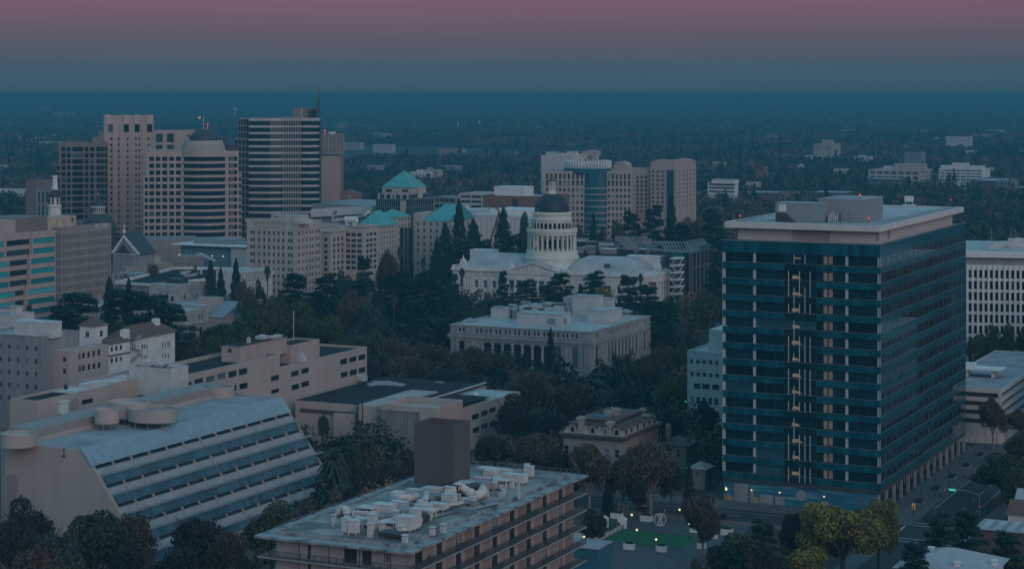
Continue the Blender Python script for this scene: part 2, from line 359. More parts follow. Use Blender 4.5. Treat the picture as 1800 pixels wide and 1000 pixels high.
# ---------------------------------------------------------------- blue glass office tower on the right
def build_glass_tower():
 T = Frame(1547, gy(904)); W = -T.x(1271); D = T.y(1698)
 root = T.thing("glass_office_tower", "tall dark teal glass office tower with white overhanging roof slab", "office tower")
 m_sp = material("teal_glass_spandrel", (.006,.085,.115), (.004,.062,.088), .16, .35, spec=.5, island=.35)
 m_spdark = material("black_glass_spandrel", (.005,.030,.042), (.004,.022,.032), .15, .5, spec=.5, island=.3)
 g_t = glass_mat("tower_window_glass", (.005,.027,.040), rough=.05, spec=.35, share=.05, bright=(.02,.09,.11))
 g_r = glass_mat("tower_side_glass", (.010,.022,.030), rough=.02, spec=.5, share=.02, bright=(.02,.05,.06), ior=2.2)
 m_mul = material("dull_side_mullion", (.13,.16,.175), (.10,.125,.14), .6, 1.0)
 m_pier = material("pale_tower_pier", (.42,.44,.45), (.36,.38,.39), .6, .4)
 m_slab = material("white_roof_slab", (.60,.55,.53), (.52,.48,.46), .7, .15)
 m_pent = material("penthouse_panel", (.46,.42,.40), (.42,.38,.365), .6, .15)
 xl = -W
 ztop = T.z(430); zw0 = T.z(443.0, xl); pitch = 28.25/FPX*T.dist(xl, 0); wh = 16.2/FPX*T.dist(xl, 0)
 NF = 14
 # inner core so nothing is hollow
 mb = MB(); mb.box(xl+1.2, -1.2, 1.2, D-1, 7, ztop-1.0); mb.obj("core", m_dark, root)
 floors = [(zw0-k*pitch-wh, zw0-k*pitch) for k in range(NF)]
 zb = floors[-1][0]                                     # lowest window sill
 base_top = zb-1.9
 fx = lambda z: T.x(1200+z/2.5)
 cz0, cz1 = fx(443), fx(585)
 # spandrel panels
 sp = MB()
 bands = [(floors[0][1], ztop)] + [(floors[k+1][1], floors[k][0]) for k in range(NF-1)] + [(base_top, zb)]
 for bi, (lo, hi) in enumerate(bands):
  n = 30; cw = W/n; sd = MB()
  for i in range(n):
   a, b = xl+i*cw+.03, xl+(i+1)*cw-.03; mid = (a+b)/2
   tgt = sd if (cz0 < mid < cz1 and 0 < bi) else sp
   tgt.box(a, b, .0, .35, lo+.04, hi-.04)
  if sd.f: sd.obj("stair_spandrel_panel", m_spdark, root)
  n = 56; cw = D/n
  for i in range(n): sp.box(-.35, 0.0, i*cw+.03, (i+1)*cw-.03, lo+.04, hi-.04)
 sp.obj("spandrel_panel", m_sp, root)
 # thin pale sill line under every window row
 sl = MB()
 for lo, hi in floors:
  sl.box(xl-.05, .05, -.10, -.005, lo-.10, lo-.0); sl.box(.005, .10, .06, D, lo-.10, lo)
 sl.box(xl-.1, .1, -.14, -.003, ztop-.25, ztop+.15); sl.box(.003, .14, .1, D, ztop-.25, ztop+.15)
 sl.obj("sill_strip", m_mul, root)
 # piers on the front
 for a, b in ((173,186),(308,319.5),(713.5,725.5),(854.5,867)):
  p = MB(); p.box(fx(a), min(fx(b), -.02), .36, .8, zb-.5, floors[0][1]+.3)
  p.obj("pier", m_pier, root)
 bays = ((187,307.5),(320,443),(585.5,713),(726,854))
 fspec = []
 for lo, hi in reversed(floors):
  for a, b in bays: fspec.append(('F', 0.0, fx(a), fx(b), lo, hi))
 windows(root, fspec, (g_t, m_frame_dark), .62, 3, 1, 60, .07)
 cspec = [('F', 0.0, cz0+.03, cz1-.03, lo, hi) for lo, hi in reversed(floors)]
 windows(root, cspec, (g_t, m_frame_dark), .5, 6, 1, 14, .07, "stair_window")
 # right side glazing: 17 windows a floor between pale mullions
 n = 17; cw = D/n
 rspec = [('R', 0.0, i*cw+.12, (i+1)*cw-.12, lo, hi) for i in range(n) for lo, hi in reversed(floors)]
 windows(root, rspec, (g_r, m_mul), .12, 1, 1, 24, .07, "side_window")
 # stair shaft: lit landings and white bars
 for k, (lo, hi) in enumerate(floors):
  s = MB(); a = fx(476+((k*7) % 5)); s.poly([(a, .30, lo+.35), (a+2.2+(k%3)*.5, .30, lo+.35), (a+1.8, .30, lo+1.0+(k%2)*.3), (a+.2, .30, lo+1.3)])
  s.xf(Matrix.Translation((0, .12, 0)))
  if k: s.obj("stair_light", m_warm_dim, root)
  else:
   s2 = MB(); s2.box(fx(487), fx(518), .38, .42, hi-1.2, hi-.85); s2.obj("stair_light", m_warm_dim, root)
 for col, ph in ((466,1),(490,0),(514,1),(538,0),(561,1)):
  for k in range(NF):
   hi = floors[k][1]; lo = floors[k+1][0] if k+1 < NF else zb-1.5
   if (k+ph+(1 if col in (538,) and k > 3 else 0)) % 2 == 0 and not (col in (466,561) and k in (0,6)):
    b = MB(); b.box(fx(col)-.08, fx(col)+.08, -.28, -.10, lo if (k % 3) else floors[k][0], hi); b.obj("light_bar", m_frame_white, root)
 for k, (lo, hi) in enumerate(floors):
  b = MB(); b.box(fx(617), fx(634), .66, .72, lo+.15, hi-.12); b.box(fx(640), fx(657), .66, .72, lo+.15, hi-.12)
  b.xf(Matrix.Translation((0, -.13, 0))); b.obj("lit_lobby_panel", m_wood_lit, root)
 # base: fascia, painted wall, doors
 b = MB(); b.box(xl, 0, .05, 1.0, base_top-1.1, base_top); b.box(-1.0, 0-.05, 1.0, D, base_top-1.1, base_top)
 b.obj("fascia", m_dark, root)
 mm = bpy.data.materials.new("painted_wall_picture"); mm.use_nodes = True
 n_, l_ = mm.node_tree.nodes, mm.node_tree.links
 tc = n_.new('ShaderNodeTexCoord'); mp = n_.new('ShaderNodeMapping'); mp.inputs['Scale'].default_value = (.12, 1, 1.1)
 no = n_.new('ShaderNodeTexNoise'); no.inputs['Scale'].default_value = 1.2; no.inputs['Detail'].default_value = 7
 l_.new(tc.outputs['Object'], mp.inputs[0]); l_.new(mp.outputs[0], no.inputs['Vector'])
 rp = n_.new('ShaderNodeValToRGB'); ramp_set(rp, [(.35, (.02,.10,.16)), (.52, (.03,.15,.22)), (.60, (.05,.21,.26)), (.70, (.20,.29,.30))])
 l_.new(no.outputs['Fac'], rp.inputs[0]); l_.new(rp.outputs[0], n_['Principled BSDF'].inputs['Base Color'])
 zt = base_top-1.1
 b = MB(); b.box(xl+.1, -.1, .4, .9, 0, zt); b.obj("painted_wall", mm, root)
 b = MB(); b.rings([(1.5, -.03), (1.5, .03)], 24); b.xf(Matrix.Translation((T.x(1200+578/2.778), .36, zt-2.2)) @ Matrix.Rotation(R(90), 4, 'X'))
 b.obj("painted_moon", m_grey, root)
 m_or = material("orange_paint", (.42,.25,.10), (.25,.2,.12), .8, 1.0)
 for a, c in ((200,246),(342,372),(600,650)):
  b = MB(); b.prism([(T.x(1200+a/2.778), 0), (T.x(1200+c/2.778), 0), (T.x(1200+c/2.778), 1.2), (T.x(1200+(a+c)/5.556), 1.7), (T.x(1200+a/2.778), 1.4)], .35, .39, axis='y')
  b.obj("painted_field", m_or, root)
 for a, c, h in ((248,317,zt-.3),(328,346,3.2),(373,440,2.6),(450,495,2.4),(675,712,2.2)):
  x0, x1 = T.x(1200+a/2.778), T.x(1200+c/2.778)
  b = MB(); b.box(x0, x1, .18, .34, 0, h); b.box(x0+.15, x1-.15, .12, .176, .1, h-.15)
  for q in range(1, 6): b.box(x0+.2, x1-.2, .105, .118, h*q/6, h*q/6+.05)
  b.obj("service_door", m_grey, root)
 for z8 in (213, 338, 475, 692):
  x = T.x(1200+z8/2.778); b = MB(); b.tube([(x, .4, zt-1.8), (x, -.3, zt-1.5)], .06); b.obj("wall_lamp", m_dark, root)
  b = MB(); b.rings([(.05, zt-1.55), (.26, zt-1.75), (.2, zt-1.95), (.03, zt-2.0)], 8, (x, -.35)); b.obj("lamp_glass", m_warm_lamp, root)
 # arcade along the right side
 mb = MB(); mb.box(-3.2, -2.9, 1.5, D-1, 0, zt); mb.obj("lobby_glazing", g_dark, root)
 for i in range(14):
  y = .6+i*(D-1.2)/13; b = MB(); b.box(-.9, -.12, y-.45, y+.45, 0, zt); b.box(-1.0, -.04, y-.55, y+.55, 0, .35); b.obj("column", m_grey, root)
 for i in range(9):
  y = 30+i*(D-32)/9; b = MB(); b.box(-2.86, -2.8, y, y+.5, 1.5, 4.2); b.obj("lobby_light", m_wood_lit, root)
 # penthouse and slab
 mb = MB(); x0, x1, y1 = T.x(1297, 2.5), -2.3, T.y(1674, -2.3)
 z0, z1 = ztop-.6, T.z(408)
 mb.box(x0, x1, 2.5, y1, z0, z1+.3); mb.obj("penthouse", m_pent, root)
 mb = MB(); mb.box(x0+16, x0+27, 2.42, 2.495, z0+.8, z1); mb.obj("louvre_panel", m_beige_dark, root)
 for q in range(10):
  b = MB(); yy = 3.2+q*.75 + (9 if q > 5 else 0); b.box(x1+.003, x1+.12, yy, yy+.35, z0+1.0, z1-.05); b.obj("louvre", m_grey, root)
 mb = MB(); mb.box(xl+1.2, -1.2, 1.2, D-1.2, ztop-.9, ztop-.62); mb.obj("terrace", m_roof_grey, root)
 sx0, sx1, sy1 = T.x(1274), .1, T.y(1694, .1); zs = T.z(397.5)
 mb = MB(); facade(mb, 'F', -.2, sx0, sx1, z1, zs, [], 0); facade(mb, 'R', sx1, -.2, sy1, z1, zs, [], 0); facade(mb, 'L', sx0, -.2, sy1, z1, zs, [], 0)
 mb.quad((sx1,sy1,z1),(sx0,sy1,z1),(sx0,sy1,zs),(sx1,sy1,zs)); mb.quad((sx0,sy1,z1),(sx1,sy1,z1),(sx1,-.2,z1),(sx0,-.2,z1))
 roof_top(mb, sx0, sx1, -.2, sy1, zs, .25, .5, 1, 0)
 mb.obj("roof_slab", [m_slab, m_roof_pale], root)
 zr = zs-.25
 rl = MB()                                              # guard rail
 ex0, ex1, ey0, ey1 = sx0+3, sx1-1.6, 1.4, sy1-1.5
 cor = [(ex0, ey1*.35), (ex0, ey0), (ex1, ey0), (ex1, ey1)]
 for (a, b_) in zip(cor, cor[1:]):
  for hh in (.55, 1.1): rl.tube([(*a, zr+hh), (*b_, zr+hh)], .05, 4)
  L = math.dist(a, b_); k = int(L/2.4)
  for q in range(k+1):
   t = q/k; x, y = a[0]+(b_[0]-a[0])*t, a[1]+(b_[1]-a[1])*t; rl.tube([(x, y, zr), (x, y, zr+1.1)], .05, 4)
 rl.obj("guard_railing", m_dark, root)
 # the two machine rooms on the roof
 xa0, ya = T.xy(1363, 389, zr); xa1, _ = T.xy(1449, 389, zr); xa1 = T.x(1449, ya); xa0 = T.x(1363, ya)
 ha = T.z(357, xa0, ya)-zr
 b = MB(); b.box(xa0, xa1, ya, ya+7, zr-.02, zr+ha); b.box(xa0-.1, xa1+.1, ya-.1, ya+7.1, zr+ha+.002, zr+ha+.2)
 b.box(xa0+1.0, xa0+3.2, ya-.06, ya-.003, zr+ha*.55, zr+ha*.95, 1)
 for q in range(1, 6):
  xq = xa0+q*(xa1-xa0)/6; b.box(xq-.03, xq+.03, ya-.03, ya-.002, zr, zr+ha)
 b.obj("machine_room", [m_grey_panel, m_white], root)
 b = MB(); b.prism([(xa0+.6, zr), (xa0+5.8, zr), (xa0+3.2, zr+2.5), (xa0+.6, zr+2.5)], ya-1.6, ya-.1, axis='y'); b.obj("stair_enclosure", m_dark, root)
 yb = ya+5.5; xb1 = T.x(1519, yb); xb0 = T.x(1438, yb); hb = T.z(352.5, xb1, yb)-zr; yb1 = T.y(1552, xb1)
 b = MB(); b.box(xb0, xb1, yb, yb1, zr-.02, zr+hb); b.box(xb0-.1, xb1+.1, yb-.1, yb1+.1, zr+hb+.002, zr+hb+.25, 1)
 for q in range(1, 5): b.box(xb1+.002, xb1+.03, yb+q*(yb1-yb)/5-.05, yb+q*(yb1-yb)/5+.05, zr, zr+hb)
 b.box(xb1-6.5, xb1-4.5, yb-.9, yb-.004, zr, zr+2.6)
 b.obj("machine_room", [m_grey_panel, m_roof_grey], root)
 b = MB()
 for q in range(5):
  xq, yq = xa1+1.2+q*.5, ya+.5+q*.4; b.rings([(.35, zr), (.35, zr+1.6+.5*(q%3)), (.2, zr+2.2+.5*(q%3))], 8, (xq, yq))
 b.obj("exhaust_pipe", m_steel, root)
 xc, yc = T.xy(1598, 361, zr); b = MB(); b.box(xc-1.3, xc+1.3, yc-1, yc+1, zr+1.2, zr+3.0); b.box(xc-2, xc+2, yc-1.6, yc+1.6, zr, zr+.25)
 for sx in (-1, 1): b.box(xc+sx*1.1-.12, xc+sx*1.1+.12, yc-.12, yc+.12, zr+.25, zr+1.2)
 b.obj("window_cleaning_cradle", m_white, root)
 for px, py in ((1300.5, 385), (1527, 389.5), (1671, 356), (1512, 351)):
  x, y = T.xy(px, py+2, zr) if px != 1512 else (xb1-1.5, yb+1)
  zq = zr if px != 1512 else zr+hb+.25
  b = MB(); b.tube([(x, y, zq), (x, y, zq+1.0)], .07, 5); p = b.obj("beacon_post", m_dark, root)
  b = MB(); b.rings([(.1, zq+1.0), (.24, zq+1.12), (.22, zq+1.4), (.05, zq+1.5)], 8, (x, y)); b.obj("red_beacon", m_red_lamp, root)
build_glass_tower()
# ---------------------------------------------------------------- granite state office with a colonnade, in front of the dome
def build_granite_office():
 L = Frame(1038, gy(671)); xl = L.x(792); D = L.y(1143)
 root = L.thing("granite_office", "pale granite office block with column row and flat white cluttered roof before the domed building", "office building")
 zp, zc, ze = L.z(583.5), L.z(600.5), L.z(605)
 pz = lambda z8: 480+z8/3.3333
 px = lambda x8: 780+x8/3.3333
 # attic windows in pairs
 fh, fw_, spec = [], [], []
 cen = [105,206,262,318,374,430,487,543,600,656,712,766]
 za, zb = L.z(pz(388)), L.z(pz(361))
 for c in cen:
  for d in (-11.5, 11.5):
   a, b = L.x(px(c+d-5.5)), L.x(px(c+d+5.5)); fh.append((a, b, za, zb)); spec.append(('F', 0.0, a, b, za, zb))
 rh = []
 yat = [L.y(px(v)) for v in np.linspace(964, 1135, 14)] + [L.y(px(v)) for v in (892, 903)] + [L.y(px(v)) for v in (1172, 1184)]
 for y in yat: rh.append((y-.55, y+.55, za, zb)); spec.append(('R', 0.0, y-.55, y+.55, za, zb))
 # tall windows on the right side
 zt0, zt1 = L.z(pz(556)), L.z(pz(440))
 ytall = [L.y(px(v)) for v in np.linspace(968, 1130, 9)]
 for y in ytall:
  for lo, hi in ((zt0, zt1), (zt0-5.6, zt0-3.6)): rh.append((y-.9, y+.9, lo, hi)); spec.append(('R', 0.0, y-.9, y+.9, lo, hi))
 for y in (L.y(px(897)), L.y(px(1178))):
  for lo, hi in ((zt0, zt1), (zt0-5.6, zt0-3.6)): rh.append((y-1.0, y+1.0, lo, hi)); spec.append(('R', 0.0, y-1.0, y+1.0, lo, hi))
 # front: recessed colonnade between the end pavilions
 xa, xb = L.x(px(228)), L.x(px(697))
 zcol = L.z(pz(418), (xa+xb)/2)
 for c in (768,):
  a, b = L.x(px(c-16)), L.x(px(c+16)); fh += [(a, b, zt0-.5, zt1), (a+.5, b-.5, zt0-5.6, zt0-3.2)]; spec += [('F', 0.0, *fh[-2]), ('F', 0.0, *fh[-1])]
 for c in (105,):
  a, b = L.x(px(c-16)), L.x(px(c+16)); fh += [(a, b, zt0-.5, zt1)]; spec += [('F', 0.0, *fh[-1])]
 fh.append((xa, xb, 1.5, zcol))
 mb = MB(); facade(mb, 'F', 0, xl, 0, 0, zp, fh, 0, .5); facade(mb, 'R', 0, 0, D, 0, zp, rh, 0, .5); facade(mb, 'L', xl, 0, D, 0, zp, [], 0)
 mb.quad((0,D,0),(xl,D,0),(xl,D,zp),(0,D,zp)); roof_top(mb, xl, 0, 0, D, zp, .6, .8, 1, 0)
 # back of the colonnade
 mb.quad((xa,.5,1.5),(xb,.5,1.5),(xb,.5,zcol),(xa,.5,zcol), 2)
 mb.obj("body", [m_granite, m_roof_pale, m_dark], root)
 windows(root, spec, (g_dark, m_frame_dark), .45, 1, 2, 98, .12)
 # recess windows and columns
 n = 8
 for i in range(n):
  x0 = xa+(xb-xa)*(i+.16)/n; x1 = xa+(xb-xa)*(i+.84)/n
  windows(root, [('F', 0, x0, x1, 2.5, zcol-.4)], (g_dark, m_frame_dark), .46, 3, 3, 1, .12, "tall_window")
 for i in range(n+1):
  x = xa+(xb-xa)*i/n
  b = MB(); b.box(x-.85, x+.85, -.35, .4, 1.5, 2.1); b.rings([(.72, 2.1), (.68, 6), (.60, zcol-1.0), (.62, zcol-.8), (.85, zcol-.5)], 14, (x, .05)); b.box(x-.85, x+.85, -.45, .45, zcol-.5, zcol-.002)
  b.obj("column", m_granite, root)
 # cornices, base, pilasters
 t = MB()
 for z0, z1, o in ((ze, zc, .9), (ze-1.0, ze-.002, .45), (zp-.55, zp+.12, .25), (L.z(pz(392))-.3, L.z(pz(392)), .3), (0, 3.0, .3)):
  t.box(xl-o, o, -o, -.003, z0, z1); t.box(.003, o, .0, D+o, z0, z1); t.box(xl-o, xl-.003, .0, D, z0, z1)
 for c in (697, 723, 805, 832, 850, 60, 80, 140, 170):
  x = L.x(px(c)); t.box(x-.55, x+.55, -.42, -.004, 3.05, ze-1.05)
 for v in (876, 918, 940, 1150, 1163, 1195, 1205):
  y = L.y(px(v)); t.box(.004, .42, y-.6, y+.6, 3.05, ze-1.05)
 t.obj("cornice", m_granite, root)
 # roof structures
 zr = zp-.6
 def rbox(name, fx0, fx1, fy, rx, top, mats=m_white_dirty):
  x1, y0 = L.xy(px(fx1), pz(fy), zr); x0 = L.x(px(fx0), y0); y1 = L.y(px(rx), x1); z1 = L.z(pz(top), x1, y0)
  b = MB(); b.box(x0, x1, y0, y1, zr-.02, z1); b.box(x0-.2, x1+.2, y0-.2, y1+.2, z1+.002, z1+.3, 1); o = b.obj(name, [mats, m_roof_pale], root)
  return o, x0, x1, y0, y1, z1
 o, x0, x1, y0, y1, z1 = rbox("roof_house", 428, 690, 316, 745, 246)
 b = MB(); ax, bx = L.x(px(607), y0), L.x(px(655), y0); b.box(ax, bx, y0-.12, y0-.003, zr+.8, zr+3.4)
 b.box(x1+.003, x1+.12, y0+2, y0+5.5, zr+.8, zr+3.4); b.obj("louvre_panel", m_grey, root)
 rbox("roof_house", 276, 372, 268, 420, 212); rbox("roof_house", 372, 600, 262, 760, 226)
 rbox("roof_house", 840, 962, 296, 1046, 226)
 rbox("roof_house", 752, 895, 262, 935, 142); rbox("roof_house", 700, 800, 240, 860, 150); rbox("roof_house", 905, 985, 236, 1003, 152)
 random.seed(3)
 for k in range(34):
  p8 = (random.uniform(300, 735), random.uniform(170, 222)); zz = zr+4.0
  x, y = L.xy(px(p8[0]), pz(p8[1]), zz)
  if not (xl+3 < x < -3 and 3 < y < D-3): continue
  w, d, h = random.uniform(1.2, 4.5), random.uniform(1, 3), random.uniform(.5, 1.4)
  b = MB(); b.box(x-w/2, x+w/2, y-d/2, y+d/2, zr, zz-.3); b.box(x-w/2-.3, x+w/2+.3, y-d/2-.2, y+d/2+.2, zz-.298, zz+h, 1)
  b.obj("roof_plant", [m_grey, random.choice([m_white_dirty, m_roof_pale, m_grey, m_dark])], root)
 for p8 in ((150, 285), (1065, 232)):                      # glass skylights
  x, y = L.xy(px(p8[0]), pz(p8[1]), zr); b = MB(); s = 2.6
  b.box(x-s, x+s, y-s, y+s, zr, zr+.5)
  for k in range(4):
   c = [(x-s, y-s), (x+s, y-s), (x+s, y+s), (x-s, y+s)]; b.poly([(*c[k], zr+.503), (*c[(k+1) % 4], zr+.503), (x, y, zr+1.8)])
  b.obj("skylight", m_grey_panel, root)
build_granite_office()
# ---------------------------------------------------------------- the white domed state house
def build_domed_hall():
 C = Frame(1131, gy(556)); xl = C.x(797); D = C.y(1172)
 root = C.thing("domed_state_house", "white neoclassical state house with tall columned drum and dark ribbed dome", "capitol building")
 pz = lambda z: 300+z/3.3333
 px = lambda x: 770+x/3.3333
 zl = lambda z: C.z(pz(z), xl)
 zt, zc, ze, zb = zl(552), zl(570), zl(598), zl(776)
 fh, spec = [], []
 cs = [137, 224, 277, 329]
 xs = [C.x(px(c)) for c in cs]; step = xs[3]-xs[2]
 xs += [xs[3]+step*k for k in (1, 2)]
 mir = [xl - x for x in xs]
 allx = sorted(xs+mir)
 for x in allx:
  for lo, hi, w in ((zl(677), zl(637), 1.35), (zl(758), zl(703), 1.35)):
   a, b = x-w/2-.25, x+w/2+.25; fh.append((a, b, lo, hi)); spec.append(('F', 0.0, a, b, lo, hi))
  fh.append((x-.6, x+.6, zb-3.3, zb-1.3)); spec.append(('F', 0.0, *fh[-1]))
 rh = []
 for y in np.linspace(4, D-4, 5):
  for lo, hi in ((zl(677), zl(637)), (zl(758), zl(703))): rh.append((y-.9, y+.9, lo, hi)); spec.append(('R', 0.0, y-.9, y+.9, lo, hi))
 mb = MB(); facade(mb, 'F', 0, xl, 0, 0, zc, fh, 0, .6); facade(mb, 'R', 0, 0, D, 0, zc, rh, 0, .6); facade(mb, 'L', xl, 0, D, 0, zc, [], 0)
 mb.quad((0,D,0),(xl,D,0),(xl,D,zc),(0,D,zc)); mb.quad((xl,0,zc),(0,0,zc),(0,D,zc),(xl,D,zc), 1)
 mb.obj("body", [m_white, m_roof_pale], root)
 windows(root, spec, (g_dark, m_frame_white), .5, 2, 3, 98, .12)
 t = MB()
 for z0, z1, o in ((zc-.9, zc, 1.2), (zc-1.6, zc-.902, .7), (ze-.5, ze, .45), (zb-.5, zb, .5), (0, zb-3.6, .5)):
  t.box(xl-o, o, -o, -.003, z0, z1); t.box(.003, o, 0, D+o, z0, z1); t.box(xl-o, xl-.003, 0, D+o, z0, z1)
 t.obj("cornice", m_white, root)
 for x in allx:
  pl = MB()
  pl.box(x-1.2, x+1.2, -.55, -.004, zl(632), zl(628)); pl.box(x-1.0, x+1.0, -.4, -.004, zl(682), zl(679))
  for dx in (-1.9, 1.9): pl.box(x+dx-.42, x+dx+.42, -.42, -.005, zb+.02, ze-.52)
  pl.obj("window_surround", m_white, root)
 for c in (163, 178, 193):
  for x in (C.x(px(c)), xl-C.x(px(c))): pl = MB(); pl.box(x-.55, x+.55, -.7, -.006, zb+.02, ze-.52); pl.obj("pilaster", m_white, root)
 # balustrade
 b = MB(); rz = zc
 for (x0, x1, y0, y1) in ((xl, 0, 0, .45), (xl, xl+.45, .45, D), (-.45, 0, .45, D)):
  b.box(x0, x1, y0, y1, rz+.003, rz+.35); b.box(x0, x1, y0, y1, zt-.3, zt)
  L = max(x1-x0, y1-y0); n = int(L/1.1)
  for k in range(n):
   s = (k+.5)/n
   if x1-x0 > y1-y0: b.box(x0+s*L-.2, x0+s*L+.2, y0+.08, y1-.08, rz+.35, zt-.3)
   else: b.box(x0+.08, x1-.08, y0+s*L-.2, y0+s*L+.2, rz+.35, zt-.3)
 for k in range(14):
  x = xl+(0-xl)*k/13; b.box(x-.8, x+.8, -.12, .6, rz+.01, zt+.15)
 b.obj("balustrade", m_white, root)
 # end portico columns on the right flank
 zcol = ze-1.0
 pr = MB(); pr.box(.004, 6.0, 6, D-6, zcol, zc+.4); pb = MB(); pb.box(.5, 6.0, 6, D-6, 0, zb-.6); pb.obj("portico_base", m_white, root)
 pr.poly([(6.1, 6, zc+.402), (6.1, D-6, zc+.402), (6.1, D/2, zc+3.2)]); pr.obj("end_portico", m_white, root)
 for k in range(6):
  y = 7.2+k*(D-14.4)/5; b = MB(); b.rings([(.85, zb-.6), (.78, zb+4), (.66, zcol-.7), (.9, zcol-.002)], 12, (5.0, y)); b.obj("column", m_white, root)
 # central portico with pediment
 p0, p1 = C.x(px(392), -7), C.x(px(725), -7); pc = (p0+p1)/2; zp0 = C.z(pz(600), p0, -7); zpa = C.z(pz(537), pc, -7)
 b = MB(); b.box(p0, p1, -7, -.7, zp0-3.4, zp0-.2); b.box(p0-.5, p1+.5, -7.5, -.75, zp0-.2, zp0+.45)
 b.box(p0, p1, -7, -.7, 0, zb)
 b.prism([(p0+.4, zp0+.45), (p1-.4, zp0+.45), (pc, zpa-.8)], -6.6, 12, axis='y')
 for s in (0, 1):                                        # raking cornices
  a = (p0-.5, zp0+.45) if not s else (p1+.5, zp0+.45)
  q = [(a[0], a[1]), (pc, zpa-.7), (pc, zpa+.15), (a[0], a[1]+.8)]
  if s: q = q[::-1]
  b.prism(q, -7.5, -6.61, axis='y')
 b.obj("portico", m_white, root)
 r = MB(); r.quad((p0-.5,-7.4,zp0+1.3),(pc,-7.4,zpa+.2),(pc,12,zpa+.2),(p0-.5,12,zp0+1.3)); r.quad((pc,-7.4,zpa+.2),(p1+.5,-7.4,zp0+1.3),(p1+.5,12,zp0+1.3),(pc,12,zpa+.2)); r.obj("pediment_roof", m_roof_pale, root)
 rel = MB(); random.seed(9)
 for k in range(17):
  s = (k-8)/9; h = (1-abs(s))*(zpa-zp0-2.2)+.5; x = pc+s*(p1-p0)*.40
  rel.rings([(.45, zp0+.5), (.5, zp0+.5+h*.5), (.35, zp0+.5+h*.75), (.12, zp0+.5+h*.95)], 7, (x, -6.75))
 rel.obj("pediment_relief", m_white, root)
 for k in range(8):
  x = p0+1.2+k*(p1-p0-2.4)/7; b = MB(); b.rings([(.9, zb), (.82, zb+5), (.7, zp0-4.1), (.95, zp0-3.42)], 14, (x, -6)); b.obj("column", m_white, root)
 # statue groups on the corners
 for x8, y8, dd in ((148, 512, 1.0), (432, 553, -6), (690, 556, -6), (1290, 545, 1.0)):
  x, y = (C.x(px(x8), dd), dd) if x8 != 1290 else (0.2, C.y(px(1290), .2))
  zz = C.z(pz(y8+28), x, y); b = MB(); s = 1.0
  b.box(x-1.9, x+1.9, y-1, y+1, zz-2.2, zz+.2)
  for dx, h, rr in ((0, 4.2, .8), (-1.2, 2.4, .7), (1.2, 2.2, .7), (.5, 3.0, .6)):
   b.rings([(rr, zz+.2), (rr*.9, zz+h*.4), (rr*.75, zz+h*.65), (rr*.3, zz+h*.78), (rr*.42, zz+h*.9), (.05, zz+h)], 8, (x+dx*s, y+.2*dx))
  b.obj("statue_group", m_white, root)
 # wing roofs: low vaulted hips
 def wing(x0, x1, y0, y1, z0, zr):
  mb = MB(); nx, ny = 14, 10
  def f(t, k): return max(0.0, min(1.0, t/k))**.6
  g = lambda u, v: (x0+(x1-x0)*u, y0+(y1-y0)*v, z0+(zr-z0)*min(f(u, .2), f(1-u, .2), f(v, .42), f(1-v, .42)))
  for i in range(nx):
   for j in range(ny): mb.quad(g(i/nx, j/ny), g((i+1)/nx, j/ny), g((i+1)/nx, (j+1)/ny), g(i/nx, (j+1)/ny))
  o = mb.obj("wing_roof", m_roof_pale, root, True)
 zrf = C.z(pz(505), -20, D*.4)
 wing(C.x(px(735), 3), -4, 3, D-3, zc+.05, zrf); wing(xl+3, C.x(px(520), 3), 3, D-3, zc+.05, zrf-.3)
 for x8 in (232, 245, 985, 1002):
  x = C.x(px(x8), 6); b = MB(); zz = C.z(pz(555), x, 6); b.box(x-.6, x+.6, 5, 5.7, zz-1.2, zz+.9); b.obj("roof_hatch", m_dark, root)
 # attic boxes behind the wings
 for xa, xb, ya, yb, top in ((187, 318, D-8, D, 466), (1108, 1300, D-7, D-.5, 500)):
  x0, x1 = C.x(px(xa), ya), min(C.x(px(xb), ya), -.5); b = MB(); zz = C.z(pz(top), x0, ya); b.box(x0, x1, ya, yb, zc-.1, zz); b.box(x0-.3, x1+.3, ya-.3, yb+.3, zz+.002, zz+.4)
  b.obj("attic_block", m_white, root)
 # --- drum and dome
 dy = D*.44; dx = C.x(970.2, dy); Yd = C.dist(dx, dy); Z = lambda z: CAMH-(pz(z)-HOR)/FPX*Yd; Rr = lambda w: w/2/3.3333/FPX*Yd
 c = (dx, dy)
 m_wd = material("cream_painted_dome_drum", (.64,.62,.53), (.57,.55,.48), .7, .3)
 b = MB(); b.rings([(Rr(410), Z(575)), (Rr(360), Z(556)), (Rr(318), Z(540)), (Rr(316), Z(515)), (Rr(324), Z(512)), (Rr(324), Z(500)), (Rr(308), Z(497)), (Rr(300), Z(466)), (Rr(292), Z(464))], 48, c); b.obj("drum_base", m_wd, root, False)
 b = MB(); b.rings([(Rr(236), Z(464)), (Rr(236), Z(372))], 48, c); b.obj("inner_drum", m_wd, root)
 n = 28
 for k in range(n):
  a = 2*math.pi*k/n; x, y = dx+Rr(276)*math.cos(a), dy+Rr(276)*math.sin(a)
  b = MB(); b.rings([(.62, Z(464)), (.55, Z(455)), (.5, Z(395)), (.45, Z(384)), (.66, Z(378)), (.66, Z(374))], 10, (x, y)); b.obj("drum_column", m_wd, root)
 zq = [(Z(450), Z(394), 240, n, .75, "drum_window"), (Z(335), Z(301), 232, 28, .7, "upper_drum_window")]
